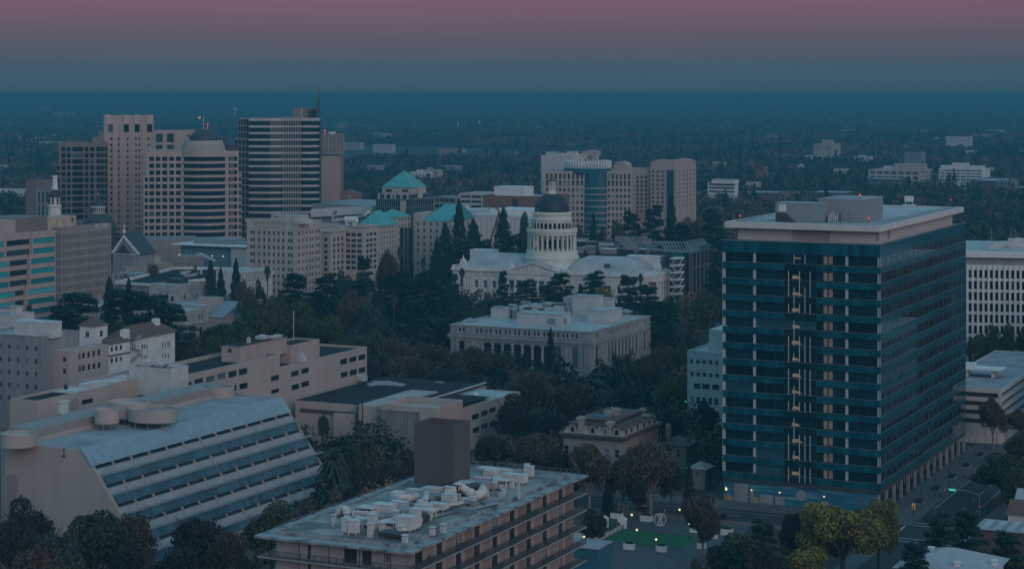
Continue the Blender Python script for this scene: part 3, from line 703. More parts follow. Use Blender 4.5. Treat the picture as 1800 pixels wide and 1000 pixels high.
 for lo, hi, wd, nn, w, nm in zq:
  me = None
  for k in range(nn):
   a = 2*math.pi*(k+.5)/nn
   if math.sin(a) > .25: continue
   if me is None:
    b = MB(); w2 = w; pts = [(-w2, lo), (w2, lo), (w2, hi-w2)]+[(w2*math.cos(t), hi-w2+w2*math.sin(t)) for t in np.linspace(.3, math.pi-.3, 6)]+[(-w2, hi-w2)]
    b.prism(pts, -.10, .10, axis='y'); me = b.mesh(nm, [g_black])
   o = bpy.data.objects.new(nm, me); COL.objects.link(o); o.parent = root
   rr = Rr(wd)+.02; o.location = (dx+rr*math.cos(a), dy+rr*math.sin(a), 0); o.rotation_euler = (0, 0, a+math.pi/2)
 b = MB(); b.rings([(Rr(238), Z(374)), (Rr(286), Z(373)), (Rr(290), Z(360)), (Rr(300), Z(356)), (Rr(300), Z(349)), (Rr(280), Z(348.8)), (Rr(240), Z(348.6))], 48, c); b.obj("entablature", m_wd, root)
 b = MB(); b.rings([(Rr(288), Z(348.5)), (Rr(288), Z(336)), (Rr(280), Z(336)), (Rr(280), Z(348.4))], 48, c, cap=False)
 for k in range(28):
  a = 2*math.pi*k/28; x, y = dx+Rr(286)*math.cos(a), dy+Rr(286)*math.sin(a); b.box(x-.35, x+.35, y-.35, y+.35, Z(348.5), Z(333))
 b.obj("gallery_balustrade", m_wd, root)
 b = MB(); b.rings([(Rr(232), Z(350)), (Rr(230), Z(291)), (Rr(238), Z(288)), (Rr(238), Z(280)), (Rr(226), Z(278)), (Rr(222), Z(258)), (Rr(234), Z(256)), (Rr(234), Z(246)), (Rr(214), Z(243)), (Rr(206), Z(240))], 48, c); b.obj("upper_drum", m_wd, root)
 for k in range(28):
  a = 2*math.pi*k/28; x, y = dx+Rr(232)*math.cos(a), dy+Rr(232)*math.sin(a); b = MB(); b.box(-.3, .3, -.2, .2, Z(347), Z(291)); b.xf(Matrix.Translation((x, y, 0)) @ Matrix.Rotation(a, 4, 'Z')); b.obj("drum_pilaster", m_wd, root)
 m_dome = material("dark_copper_dome", (.022,.034,.042), (.014,.022,.028), .5, .4)
 H = Z(135)-Z(241); prof = []
 for k in range(13):
  t = k/12*R(83); prof.append((Rr(202)*math.cos(t)**.92 if t < 1.5 else 1.6, Z(241)+H*math.sin(t)/math.sin(R(83))))
 b = MB(); b.rings(prof, 56, c); b.obj("dome", m_dome, root, True)
 rb = MB()
 for k in range(28):
  a = 2*math.pi*k/28; rb.tube([(dx+(r+.02)*math.cos(a), dy+(r+.02)*math.sin(a), z) for r, z in prof[:-1]], .17, 5)
 rb.obj("dome_rib", m_dark, root)
 b = MB(); b.rings([(Rr(56), Z(139)), (Rr(54), Z(126)), (Rr(46), Z(122)), (Rr(44), Z(112)), (Rr(34), Z(110))], 24, c); b.obj("lantern_base", m_wd, root)
 b = MB(); b.rings([(Rr(22), Z(112)), (Rr(22), Z(74)), (Rr(44), Z(73)), (Rr(48), Z(69)), (Rr(44), Z(66))], 24, c); b.obj("lantern", m_wd, root)
 for k in range(12):
  a = 2*math.pi*k/12; b = MB(); b.rings([(.28, Z(111)), (.22, Z(80)), (.34, Z(74))], 8, (dx+Rr(38)*math.cos(a), dy+Rr(38)*math.sin(a))); b.obj("lantern_column", m_wd, root)
 m_gold = material("dull_gold_cupola", (.16,.10,.045), (.11,.07,.03), .5, 1.0, metal=.3)
 b = MB(); b.rings([(Rr(44), Z(66)), (Rr(40), Z(56)), (Rr(26), Z(46)), (Rr(8), Z(40)), (Rr(6), Z(36)), (.55, Z(33)), (.6, Z(30)), (.1, Z(26)), (.08, Z(14))], 20, c); b.obj("cupola", m_gold, root, True)
 # tall flagpole before the drum, with two flags: a thing of its own
 fx, fy = C.x(px(585), -9), -9
 pole = thing("flagpole", "tall white flagpole with two limp flags in front of the domed drum", "flagpole", C.w(fx, fy), GRID)
 b = MB(); b.tube([(0, 0, 0), (0, 0, C.z(pz(225), fx, fy))], .16, 8, r1=.07); b.obj("pole", m_white, pole)
 def limp(name, z, m1, mats):
  b = MB(); n = 6
  for i in range(n):
   for j in range(4):
    q = lambda i, j: (-.1-.55*i/2.2-.08*j, .22*math.sin(i*1.3+j), z-j*.85-i*.28)
    b.quad(q(i, j), q(i+1, j), q(i+1, j+1), q(i, j+1), (j % 2) if m1 else (1 if j == 3 else 0))
  b.obj(name, mats, pole)
 limp("flag", C.z(pz(372), fx, fy), True, [material("flag_red", (.35,.06,.07)), m_white]); limp("flag", C.z(pz(405), fx, fy), False, [m_white, material("flag_rust", (.3,.1,.06))])
 return C
CAP = build_domed_hall()
# ---------------------------------------------------------------- apartment block with deep eaves in the near foreground
def build_apartments():
 P = Frame(722, 290.0); zs = P.z(971.5); zu = zs-.34
 xl = P.x(446); D = P.y(1034)
 root = P.thing("apartment_block", "grey flat roofed apartment block with dark balcony rails and white roof ducts, nearest of all", "apartment building")
 m_wall = material("apartment_pink_wall", (.35,.32,.31), (.30,.275,.27), .85, .5)
 m_slabt = material("grey_balcony_slab", (.27,.27,.28), (.20,.205,.21), .8, .4)
 m_eave = material("worn_roof_edge", (.27,.275,.28), (.09,.095,.10), .6, .35, detail=10, thresh=(.40,.55))
 m_roof = material("patched_gravel_roof", (.34,.315,.29), (.13,.125,.12), .9, .16, detail=12, thresh=(.40,.60))
 mb = MB(); mb.box(xl, 0, 0, D, zu, zs, 0); mb.obj("roof_slab", [m_eave], root)
 i = 2.3
 mb = MB(); mb.quad((xl+i+.3,i+.3,zs+.30),(-i-.3,i+.3,zs+.30),(-i-.3,D-i-.3,zs+.30),(xl+i+.3,D-i-.3,zs+.30)); mb.obj("roof_deck", m_roof, root)
 mb = MB()
 for a in ((xl+i, -i, i, i+.3), (xl+i, -i, D-i-.3, D-i), (xl+i, xl+i+.3, i+.3, D-i-.3), (-i-.3, -i, i+.3, D-i-.3)): mb.box(a[0], a[1], a[2], a[3], zs+.003, zs+.42)
 mb.obj("roof_kerb", m_eave, root)
 FH = 2.95; b = 1.75; NFL = int(zs/FH)
 body = MB(); wf, spec = [], []
 fx0, fx1 = xl+2.9, -b; ry0, ry1 = b, D-6
 pat = [(1.0,4.6),(4.95,6.4),(6.6,9.9),(11.6,12.4),(14.3,15.6),(17,18)]
 def zfl(k): return zu-FH*(k+1)
 for k in range(NFL):
  z0 = zfl(k); lim = 99
  for j, (s, w, hh) in enumerate(((5.7, .55, 2.2), (12.2, 2.2, 2.35), (15.4, 1.6, 2.3), (19.2, 1.0, 1.3))):
   a = fx0+s*(fx1-fx0)/23
   lo = z0+.28 if hh > 1.5 else z0+1.1
   wf.append((a, a+w, lo, lo+hh-.1 if hh > 1.5 else lo+1.3));
   if k < 3: spec.append(('F', b, *wf[-1]))
 rhs = []
 nb = 9; bw = (ry1-ry0)/nb
 for k in range(NFL):
  z0 = zfl(k)
  for q in range(nb):
   y = ry0+q*bw
   for (s, w) in ((.3, 2.6), (3.3, 1.9), (5.6, 1.0)) if (q+k) % 2 else ((.3, 1.6), (2.3, 3.0), (5.6, 1.1)):
    if s+w < bw-.2:
     rhs.append((y+s, y+s+w, z0+.28, z0+2.5))
     if k < 5: spec.append(('R', -b, *rhs[-1]))
 shell(body, xl+2.9, -b, b, D-6, 0, zu-.003, wf, rhs, 0, 0, .25, par=.1)
 body.obj("outer_wall", m_wall, root)
 windows(root, spec, (g_blind, m_frame_dark), .2, 2, 1, 98, .09, "balcony_door")
 random.seed(21)
 for k in range(NFL):
  z0 = zfl(k)
  s = MB(); s.box(xl+.5, -.1, .1, D-.3, z0, z0+.25); s.obj("balcony_slab", m_slabt, root)
  r = MB()
  for zz in (z0+.36, z0+1.25): r.box(xl+.55, -.2, .15, .20, zz, zz+.05); r.box(-.20, -.15, .21, D-.4, zz, zz+.05)
  n = 60
  for q in range(int((-xl-.7)/1.25)+1):
   x = xl+.55+q*1.25; r.box(x, x+.06, .14, .21, z0+.25, z0+1.3)
  for q in range(int((D-.5)/1.25)+1):
   y = .2+q*1.25; r.box(-.21, -.14, y, y+.06, z0+.25, z0+1.3)
  for q in range(int((D-.5)/.16)): y = .2+q*.16; r.box(-.185, -.165, y, y+.03, z0+.41, z0+1.25)
  for q in range(int((-xl-.7)/.16)): x = xl+.6+q*.16; r.box(x, x+.03, .165, .185, z0+.41, z0+1.25)
  r.obj("balcony_railing", m_frame_dark, root)
  if k < 6:
   for q in range(nb+1):
    y = ry0+q*bw
    d = MB(); d.box(-b+.003, -.25, y-.07, y+.07, z0+.252, z0+FH-.003); d.obj("balcony_divider", m_wall if q % 3 else m_beige_dark, root)
   for q in range(5):
    x = xl+2.6+q*(-xl-3)/4.6; d = MB(); d.box(x-.06, x+.06, .25, .36, z0+.252, z0+FH-.003); d.obj("post", m_frame_dark, root)
   for q in range(nb):                            # solid balcony panels on some flats
    if (q*3+k*5) % 4 in (0, 2):
     y = ry0+q*bw+.3; d = MB(); d.box(-.14, -.10, y, y+bw*.62, z0+.26, z0+1.28); d.obj("balcony_panel", [m_dark, m_grey, m_dark, m_dark][(q+k) % 4], root)
 # railing round the back of the roof
 r = MB(); c = [(-i, D-i+.1), (xl+i, D-i+.1), (xl+i-.1, i)]; zr = zs
 for a, e in zip(c, c[1:]):
  L = math.dist(a, e); n = int(L/2)
  for q in range(n+1):
   x, y = a[0]+(e[0]-a[0])*q/n, a[1]+(e[1]-a[1])*q/n; r.tube([(x, y, zr), (x, y, zr+1.15)], .035, 4)
  for hh in (.6, 1.12): r.tube([(*a, zr+hh), (*e, zr+hh)], .03, 4)
 a, e = (xl+i+.6, i+.7), (-i-.6, i+.7)
 for q in range(14): x = a[0]+(e[0]-a[0])*q/13; r.tube([(x, i+.7, zr), (x, i+.7, zr+1.0)], .03, 4)
 r.tube([(*a, zr+1.0), (*e, zr+1.0)], .015, 4)
 for q in range(30): y = i+.9+q*(D-2*i-1)/29; r.tube([(-i-.6, y, zr), (-i-.6, y, zr+1.0)], .03, 4)
 r.tube([(-i-.6, i+.7, zr+1.0), (-i-.6, D-i, zr+1.0)], .015, 4)
 r.obj("roof_railing", m_steel, root)
 # dark tower box: big upper box on a narrower neck
 zd = zs+.3
 x1, y0 = P.xy(797, 862, zd)
 bx1 = P.x(797.5, y0-1.5); bx0 = P.x(728, y0-1.5); zb0, zb1 = P.z(849, bx0, y0-1.5), P.z(742.5, bx0, y0-1.5); by1 = P.y(826.5, bx1)
 m_tw = material("dark_plum_render", (.10,.085,.09), (.085,.072,.077), .8, .25, streak=True)
 b = MB(); facade(b, 'F', y0-1.5, bx0, bx1, zb0, zb1, [], 0); facade(b, 'R', bx1, y0-1.5, by1, zb0, zb1, [], 0); facade(b, 'L', bx0, y0-1.5, by1, zb0, zb1, [], 0)
 b.quad((bx1,by1,zb0),(bx0,by1,zb0),(bx0,by1,zb1),(bx1,by1,zb1)); b.quad((bx0,by1,zb0),(bx1,by1,zb0),(bx1,y0-1.5,zb0),(bx0,y0-1.5,zb0)); roof_top(b, bx0, bx1, y0-1.5, by1, zb1, 1.6, .25, 0, 0)
 b.obj("cooling_tower_screen", m_tw, root)
 b = MB(); b.box(P.x(748, y0), P.x(784, y0), y0, by1-1, zd-.02, zb0-.003); b.box(P.x(786, y0), bx1-.4, y0+2, by1-1, zd-.02, zb0-.003); b.obj("tower_neck", m_tw, root)
 # ducts and cabinets, mostly painted white
 def cab(px, py, w, d, h, m=m_white_dirty, legs=True):
  x, y = P.xy(px, py, zd); b = MB(); g = .45 if legs else 0
  if legs:
   for sx in (-1, 1):
    for sy in (-1, 1): b.box(x+sx*w*.42-.06, x+sx*w*.42+.06, y+sy*d*.42-.06, y+sy*d*.42+.06, zd, zd+g)
  b.box(x-w/2, x+w/2, y-d/2, y+d/2, zd+g-.01, zd+g+h); b.box(x-w/2-.06, x+w/2+.06, y-d/2-.06, y+d/2+.06, zd+g+h+.002, zd+g+h+.08)
  b.obj("roof_cabinet", m, root)
 def duct(pts, r, m=m_white_dirty, n=10):
  q = []
  for px, py, hh in pts: x, y = P.xy(px, py, zd); q.append((x, y, zd+hh))
  b = MB(); b.tube(q, r, n)
  for a in q[::2]: b.rings([(r*.25, zd), (r*.25, a[2])], 5, a[:2])
  for a, e in zip(q, q[1:]):
   for s in (.25, .75):
    c = [a[k]+(e[k]-a[k])*s for k in range(3)]; d = [a[k]+(e[k]-a[k])*(s+.02) for k in range(3)]; b.tube([c, d], r*1.12, n)
  b.obj("air_duct", m, root, n > 6)
 def vent(px, py, h, r=.35):
  x, y = P.xy(px, py, zd); b = MB(); b.box(x-r, x+r, y-r, y+r, zd, zd+h); b.box(x-r*1.3, x+r*1.3, y-r*1.3, y+r*1.3, zd+h+.15, zd+h+.3); b.box(x-r*.4, x+r*.4, y-r*.4, y+r*.4, zd+h, zd+h+.15)
  b.obj("roof_vent", m_white_dirty, root)
 def table(px, py, w, d, h):
  x, y = P.xy(px, py, zd); b = MB(); b.box(x-w/2, x+w/2, y-d/2, y+d/2, zd+h, zd+h+.15)
  for sx in (-1, 1):
   for sy in (-1, 1): b.box(x+sx*w*.42-.08, x+sx*w*.42+.08, y+sy*d*.42-.08, y+sy*d*.42+.08, zd, zd+h)
  b.box(x-w*.3, x+w*.3, y-d*.3, y+d*.3, zd, zd+h*.55); b.obj("roof_canopy", m_white_dirty, root)
 duct([(688, 886, 1.1), (712, 889, 1.1), (735, 884, 1.1)], .75); duct([(735, 892, .7), (748, 888, .9), (750, 876, 1.2)], .55)
 duct([(620, 912, .9), (652, 914, .9), (680, 905, .9)], .6, n=4); duct([(590, 909, .8), (604, 906, 1.0), (612, 911, .9)], .7)
 duct([(660, 930, .8), (690, 926, 1.0), (720, 918, 1.0)], .55, n=4); duct([(790, 876, 1.0), (806, 868, 1.3), (835, 879, .7)], .8)
 duct([(836, 880, .8), (850, 876, 1.0), (845, 866, .9)], .75); duct([(868, 862, .8), (872, 852, 1.0), (890, 846, .9)], .65, n=4)
 duct([(700, 940, .5), (735, 930, .5), (740, 918, .6)], .4); duct([(760, 905, .6), (790, 893, .6), (828, 886, .6)], .3, n=4)
 for a in ((676,909,3.2,2.0,1.7),(714,934,2.6,2.2,1.9),(744,905,2.4,1.8,1.2),(770,898,3.0,2.0,.8),(790,888,2.2,1.5,1.4),(730,926,1.4,1.4,2.4),(760,870,3.0,2.4,.8),(728,872,2.4,1.6,.7),(702,896,2.8,1.5,.9),(640,926,3.0,1.6,.9),(655,934,1.2,1.2,2.2),(609,938,1.1,1.1,2.0),(622,940,1.4,1.2,1.8),(700,880,2,2,1),(818,865,2.4,2.4,1.3),(905,850,4.2,1.8,1.2),(930,840,1.4,1.4,1.6),(850,852,3.2,1.2,.8),(880,836,4,1.4,.7),(863,846,2,2,1.5)): cab(*a)
 for a in ((718,905,4.0,3.0,.5),(740,884,4.5,2.2,.7),(684,915,3.4,2.2,.5),(655,905,5,2.2,.6),(765,880,3.4,2.0,.5),(838,862,4.5,3.2,1.0),(700,928,3.2,2.4,.6)): cab(*a, m=m_grey)
 for a in ((815,868,5.2,3.6,1.2),(690,946,3.6,2.4,.5),(765,892,4.2,1.4,.5),(735,916,3.2,2.2,.4)): cab(*a, m=m_dark)
 for a in ((697,918,1.6),(747,903,2.2),(786,883,2.4),(651,943,1.8),(704,944,1.6),(779,935,1.0),(831,888,1.2),(760,940,1.0),(712,953,.9),(900,858,1.2),(926,838,2.0),(875,842,1.4),(610,918,1.3),(672,938,1.5)): vent(*a)
 for a in ((647,909,3.0,2.4,1.6),(749,912,3.0,2.2,1.5),(858,838,3.4,2.2,1.5),(885,858,2.2,2.0,1.4),(686,931,2.4,1.8,1.2)): table(*a)
 for k in range(34):
  u, v = random.uniform(0, 1), random.uniform(.12, .88); px = 590+u*330+(v-.5)*60; py = 930-u*72+(v-.5)*44
  if 725 < px < 800 and py < 880: continue
  (vent(px, py, random.uniform(.4, 1.1), random.uniform(.15, .3)) if k % 3 else cab(px, py, random.uniform(.8, 2.4), random.uniform(.6, 1.4), random.uniform(.3, .9), random.choice([m_grey, m_white_dirty, m_dark, m_steel])))
 for k in range(16):
  u, v = random.uniform(0, .9), random.uniform(.1, .9); px = 590+u*330+(v-.5)*60; py = 930-u*72+(v-.5)*44
  if 715 < px < 810 and py < 885: continue
  d = random.choice([(28, -7), (10, 3.4), (46, -11)]); duct([(px, py, .25), (px+d[0], py+d[1], .25)], random.uniform(.06, .14), random.choice([m_steel, m_dark, m_white_dirty]), 5)
 # furniture glimpsed on the balconies
 for k, (y, kind) in enumerate(((8,0),(17,1),(26,0),(33,1),(44,0),(50,1))):
  z0 = zfl(k % 3)+.25; b = MB()
  if kind: b.rings([(.25, z0), (.32, z0+.45), (.02, z0+.46)], 8, (-.8, y))
  for q in range(26 if kind else 0):
   a = random.uniform(0, 6.28); h = random.uniform(.5, 1.2); r_ = random.uniform(.1, .5); p = (-.8+r_*math.cos(a), y+r_*math.sin(a), z0+h); b.poly([p, (p[0]+.16, p[1]+.05, p[2]+.12), (p[0]+.05, p[1]+.18, p[2]+.1)])
  if not kind:
   b.box(-1.0, -.5, y-.25, y+.25, z0+.40, z0+.46); b.box(-1.05, -1.0, y-.25, y+.25, z0+.40, z0+.95)
   for sx in (-.98, -.54):
    for sy in (-.22, .22): b.box(sx-.03, sx+.03, y+sy-.03, y+sy+.03, z0, z0+.4)
  tag(b.obj("potted_plant" if kind else "balcony_chair", m_dark if not kind else material("balcony_leaf", (.05,.08,.04)), None),
   ("leafy pot plant on the %s balcony of the near apartment block" if kind else "dark chair on the %s balcony of the near apartment block") % ("top floor", "second floor from the roof", "third floor from the roof")[k % 3], "plant" if kind else "chair", "furniture on the apartment balconies")
  o = COL.objects[-1]; o.location = (P.ox, P.oy, 0); o.rotation_euler = (0, 0, GRID)
build_apartments()
# ---------------------------------------------------------------- stepped solar building with slanted glazed flank
def build_slanted():
 S = Frame(262, gy(990, 3.5)); root = S.thing("slanted_solar_building", "beige state building with long slanted flank of blue solar panel rows", "office building")
 pz = lambda x: x
 xB = S.x(142.5); zB = S.z(790, xB); xC = S.x(162); zC = S.z(820, xC); z0 = 3.5
 xA = S.x(9); xR = S.xy(66, 776, zB)[0]
 D = S.y(600)
 m_band = material("ribbed_metal_roof_band", (.33,.40,.45), (.27,.33,.38), .45, .4, metal=.3)
 b = MB()
 end = [(xA, 0), (0, 0), (0, z0), (xC, zC), (xB, zB), (xA, zB)]
 b.prism(end, 0, .5, axis='y'); b.prism(end, D-.5, D, axis='y')
 b.box(xA, xA+.5, .5, D-.5, 0, zB); b.quad((xA,.5,zB-.004),(xB,.5,zB-.004),(xB,D-.5,zB-.004),(xA,D-.5,zB-.004), 1)
 b.obj("body", [m_beige, m_roof_grey], root)
 k = MB(); k.box(xR-.3, xR+.2, 1, D-.3, zB, zB+1.1); k.box(xR, xB-1, D-.8, D-.3, zB, zB+.9); k.obj("parapet", m_beige, root)
 k = MB(); k.box(xR-9, xR-.5, 4, D-.6, zB-.5, zB+3.0); k.obj("rear_block", [m_beige_dark], root)
 e = MB(); e.box(S.x(95*.3+0), xA+.03, -.35, -.003, 0, S.z(833, xA)); e.box(xA-.0, S.x(30), -.8, -.36, 0, S.z(835, xA)); e.obj("stepped_recess", m_beige_dark, root)
 # metal band
 dx, dz = xC-xB, zC-zB; L = math.hypot(dx, dz); nx, nz = -dz/L, dx/L
 b = MB(); o = .25
 b.prism([(xB, zB), (xC, zC), (xC+nx*o, zC+nz*o), (xB+nx*o*.5, zB+.3)], -.3, D+.3, axis='y')
 for i in range(int(D/.9)):
  y = i*.9; b.prism([(xB+nx*.28, zB+nz*.28), (xC+nx*.25, zC+nz*.25), (xC+nx*.36, zC+nz*.36), (xB+nx*.36, zB+nz*.36)], y, y+.12, axis='y')
 b.obj("metal_roof_band", m_band, root)
 # slope: five tiers
 sx, sz = 0-xC, z0-zC; SL = math.hypot(sx, sz); ux, uz = sx/SL, sz/SL; nx, nz = -uz, ux
 if nx < 0: nx, nz = -nx, -nz
 def P(t, h): return (xC+ux*t+nx*h, zC+uz*t+nz*h)
 T = 5; s = SL/T
 m_pan = material("blue_solar_panel", (.055,.115,.15), (.04,.085,.115), .3, .6, island=.25)
 m_sill = material("pale_sloping_sill", (.31,.31,.31), (.24,.245,.25), .8, .3)
 for r in range(T):
  t0 = r*s
  g = MB(); g.prism([P(t0+.02, -.9), P(t0+s*.14, -.9), P(t0+s*.14, -.4), P(t0+.02, -.4)], .6, D-.6, axis='y'); g.obj("window_strip", g_black, root)
  g = MB(); g.prism([P(t0+s*.142, -.9), P(t0+s-.02, -.9), P(t0+s-.02, -.12), P(t0+s*.16, -.05)], .55, D-.55, axis='y'); g.obj("sloping_sill", m_sill, root)
  g = MB(); n = 44; w = (D-2)/n
  for i in range(n): g.prism([P(t0+s*.62, .62), P(t0+s*1.0, .16), P(t0+s*1.0, .26), P(t0+s*.62, .72)], 1+i*w+.03, 1+(i+1)*w-.03, axis='y')
  g.obj("solar_panel_row", m_pan, root)
  g = MB()
  for tt, hh in ((.56, .85), (.60, 1.0), (.64, 1.0)): p = P(t0+s*tt, hh); g.tube([(p[0], .4, p[1]), (p[0], D+2.2, p[1])], .09, 5)
  for i in range(13):
   y = 1+i*(D-2)/12; a, c = P(t0+s*.50, .0), P(t0+s*.60, 1.0); g.tube([(a[0], y, a[1]), (c[0], y, c[1])], .07, 4)
   g.tube([(a[0], y, a[1]), (P(t0+s*.54, .9)[0], y+1.2, P(t0+s*.54, .9)[1]+.5), (P(t0+s*.6, 1.0)[0], y+2.6, P(t0+s*.6, 1.0)[1])], .05, 4)
  g.obj("panel_frame", m_steel, root)
 f = MB()
 for i in range(13):
  y = .5+i*(D-1)/12; f.prism([P(-.1, -.5), P(SL, -.5), P(SL, .22), P(-.1, .22)], y-.13, y+.13, axis='y')
 f.obj("fin", m_beige, root)
 u = MB(); u.box(-3.5, -.2, 2, D-2, 0, z0); u.box(-.19, .25, .0, D, z0-.6, z0+.15); u.obj("plinth", m_beige_dark, root)
 # round stair tower at the corner, rotundas on the roof
 def rot(pxc, w, pyb, h, sq=1.0, stilts=False, top=m_roof_pale, m=m_beige):
  x, y = S.xy(pxc, pyb, zB); r = w/2/FPX*S.dist(x, y); b = MB(); g = 1.6 if stilts else 0
  b.rings([(r, zB+g), (r, zB+g+h)], 28, (x, y), cap=False); b.rings([(r-.4, zB+g+h), (r-.4, zB+g+h-.9)], 28, (x, y), cap=False)
  b.rings([(r, zB+g+h), (r-.4, zB+g+h)], 28, (x, y), cap=False); b.rings([(.05, zB+g+h-.8), (r-.41, zB+g+h-.8)], 28, (x, y), 1, False)
  b.rings([(.05, zB+g+.01), (r-.02, zB+g+.01)], 28, (x, y), 0, False)
  if sq != 1: b.xf(Matrix.Translation((x, y, 0)) @ Matrix.Diagonal((1, sq, 1, 1)) @ Matrix.Translation((-x, -y, 0)))
  o = b.obj("roof_rotunda", [m, top], root)
  if stilts:
   for q in range(10):
    a = q*.628; l = MB(); l.tube([(x+r*.93*math.cos(a), y+r*.93*sq*math.sin(a), zB), (x+r*.93*math.cos(a), y+r*.93*sq*math.sin(a), zB+g)], .09, 5); l.obj("rotunda_leg", m_steel, root)
 rot(33, 63, 783, 3.2, stilts=False); x = S.x(33, 5.2); y = 5.2; b = MB(); b.rings([(4.4, 0), (4.4, zB-.05)], 28, (x, y)); b.obj("stair_tower", m_beige, root)
 rot(188, 43, 753, 3.4, stilts=True); rot(268, 92, 749, 3.2, .8, True, top=m_beige_dark); rot(226, 78, 742, 4.0, .8, True); rot(386, 52, 697, 3.0)
 for pxx, pyy in ((380*.3, 800),):
  x = S.x(113); b = MB(); z = S.z(795, x); b.tube([(x, -.1, z+1.2), (x, -.1, z-.6)], .1, 6); b.box(x-.3, x+.3, -.5, -.01, z-1, z-.6); b.obj("wall_lamp", m_dark, root)
 return S, zB
SLB, SLZ = build_slanted()
# ---------------------------------------------------------------- long stepped beige office behind it
def build_long_office():
 N = Frame(529, 668.0); root = N.thing("long_beige_office", "long stepped beige office block with white roof houses and black flat roofs", "office building")
 z1px = lambda x: x/3.3333; z1py = lambda y: 560+y/3.3333
 z2px = lambda x: 300+x/3.3333
 y0 = N.y(66); yf = N.y(645); ym = N.y(492); y1 = N.y(312)
 yk = N.y(208)
 zh = N.z(704, 0, y0); zm = N.z(662, 0, y1); zl = N.z(609, 0, yf)
 wN = -N.x(18, y0)
 W2 = 20.0
 rh, spec = [], []
 def win(a, b, yt, yb, px=z2px, off=560):
  ya, yb_ = N.y(px(a)), N.y(px(b)); ym_ = (ya+yb_)/2; zt, zb = N.z(off+yt/3.3333, 0, ya), N.z(off+yb/3.3333, 0, ya)
  rh.append((ya, yb_, zb, zt)); spec.append(('R', 0.0, *rh[-1]))
 for a, b, yt, yb in ((85,123,376,408),(140,191,357,396),(206,257,342,376),(273,323,324,360),(338,387,312,348),(400,450,297,334)): win(a, b, yt, yb);
 for a, b, yt, yb in ((85,123,462,494),(140,191,444,480),(403,452,383,417),(207,257,428,462),(273,323,412,446),(338,387,397,432)): win(a, b, yt, yb)
 for a, b, yt, yb in ((588,636,338,368),(590,637,418,442)): win(a, b, yt, yb)
 low_r = []
 n0 = len(rh)
 for a, b, yt, yb in ((707,752,311,342),(766,810,296,325),(994,1035,240,272),(1048,1090,228,258),(1100,1141,215,246),(709,754,390,422),(766,812,373,404),(996,1038,318,348),(1050,1092,303,336),(1102,1142,290,322)): win(a, b, yt, yb)
 b = MB()
 facade(b, 'R', 0, y1, ym, 0, zm, rh[:n0], 0, .35); facade(b, 'R', 0, ym, yf, 0, zl, rh[n0:], 0, .35)
 b.quad((0,yf,0),(-W2,yf,0),(-W2,yf,zl),(0,yf,zl)); b.quad((-W2,y1,0),(0,y1,0),(0,y1,zm),(-W2,y1,zm)); b.quad((-W2,yf,0),(-W2,y1,0),(-W2,y1,zl),(-W2,yf,zl))
 b.quad((0,ym,zl-.9),(-W2,ym,zl-.9),(-W2,ym,zm),(0,ym,zm)); b.quad((-8,ym-.4,zl),(0,ym-.4,zl),(0,ym-.4,zm),(-8,ym-.4,zm)); b.quad((-8, y1, zm),(0, y1, zm),(0,ym-.4,zm),(-8,ym-.4,zm)) if False else None
 roof_top(b, -W2, 0, ym+.01, yf, zl, .8, .4, 1, 0); roof_top(b, -W2, 0, y1, ym, zm, 1.2, .4, 1, 0)
 b.obj("body", [m_beige, m_roof_black], root)
 windows(root, spec, (g_dark, m_frame_dark), .28, 4, 1, 98, .10)
 # near wing (z 31) with its own windows
 b = MB(); zq = N.z(570, -2, y0)
 fr = []; fs = []
 ya, yb_ = N.y(z1px(480)), N.y(z1px(545)); fr.append((ya, yb_, N.z(z1py(505), 0, ya), N.z(z1py(478), 0, ya))); fs.append(('R', 0.0, *fr[-1]))
 shell(b, -wN, 0, y0, yk, 0, zh, [], fr, 0, 1, .3, .7, t=.35); b.obj("near_wing", [m_beige, m_roof_black], root); windows(root, fs, (g_dark, m_frame_dark), .25, 3, 1, 9)
 b = MB(); x1 = -1.5; shell(b, -14, x1, yk+.01, y1-.01, 0, N.z(z1py(378), 0, yk), [], [], 0, 1, .3, .8, t=.35); b.obj("linking_wing", [m_beige, m_roof_grey], root)
 for a, c, s in ((340,382,1),(412,458,0)):
  d = MB(); ya, yc = N.y(z1px(a)), N.y(z1px(c)); zt = N.z(z1py(492 if s else 470), 0, ya); d.box(.003, .10 if not s else 1.0, ya, yc, zt-3.2, zt)
  if s: d.box(.1, 1.4, ya-.4, yc+.4, zt+.003, zt+.3)
  d.obj("roof_door", m_white if s else m_beige_dark, root)
 # white upper storeys
 def house(name, fx0, fx1, fyb, rx, ztop_py, mats, y_hint, wfac=None):
  pass
 xb = -2.2; ya = N.y(z1px(428), xb); zt = N.z(z1py(430), xb, ya); yb_ = N.y(z1px(770), xb); xa = N.x(z1px(305), ya)
 b = MB(); shell(b, xa, xb, ya, yb_, zh-2, zt, [], [], 0, 1, .3, .35, t=.3); b.box(xa-.25, xb+.25, ya-.25, yb_, zt-.45, zt-.25); b.obj("upper_storey", [m_white_dirty, m_roof_black], root)
 c = MB(); zc = N.z(z1py(394), xa, ya); xc = N.x(z1px(386), ya); c.rings([(.75, 0), (.75, .15)], 16); c.xf(Matrix.Translation((xc, ya-.02, zc)) @ Matrix.Rotation(R(90), 4, 'X')); c.obj("round_vent", m_dark, root)
 units(root, m_white_dirty, [(xa+(xb-xa)*.5, ya+14, 4, 8, 1.0), (xa+(xb-xa)*.4, ya+30, 4, 5, .7), (xa+(xb-xa)*.6, ya+40, 3, 3, .6)], zt-.35)
 zt2 = N.z(z1py(278), xa, ya+(yb_-ya)*.96)
 xa2, ya2 = N.xy(z1px(757), z1py(276), zt2);
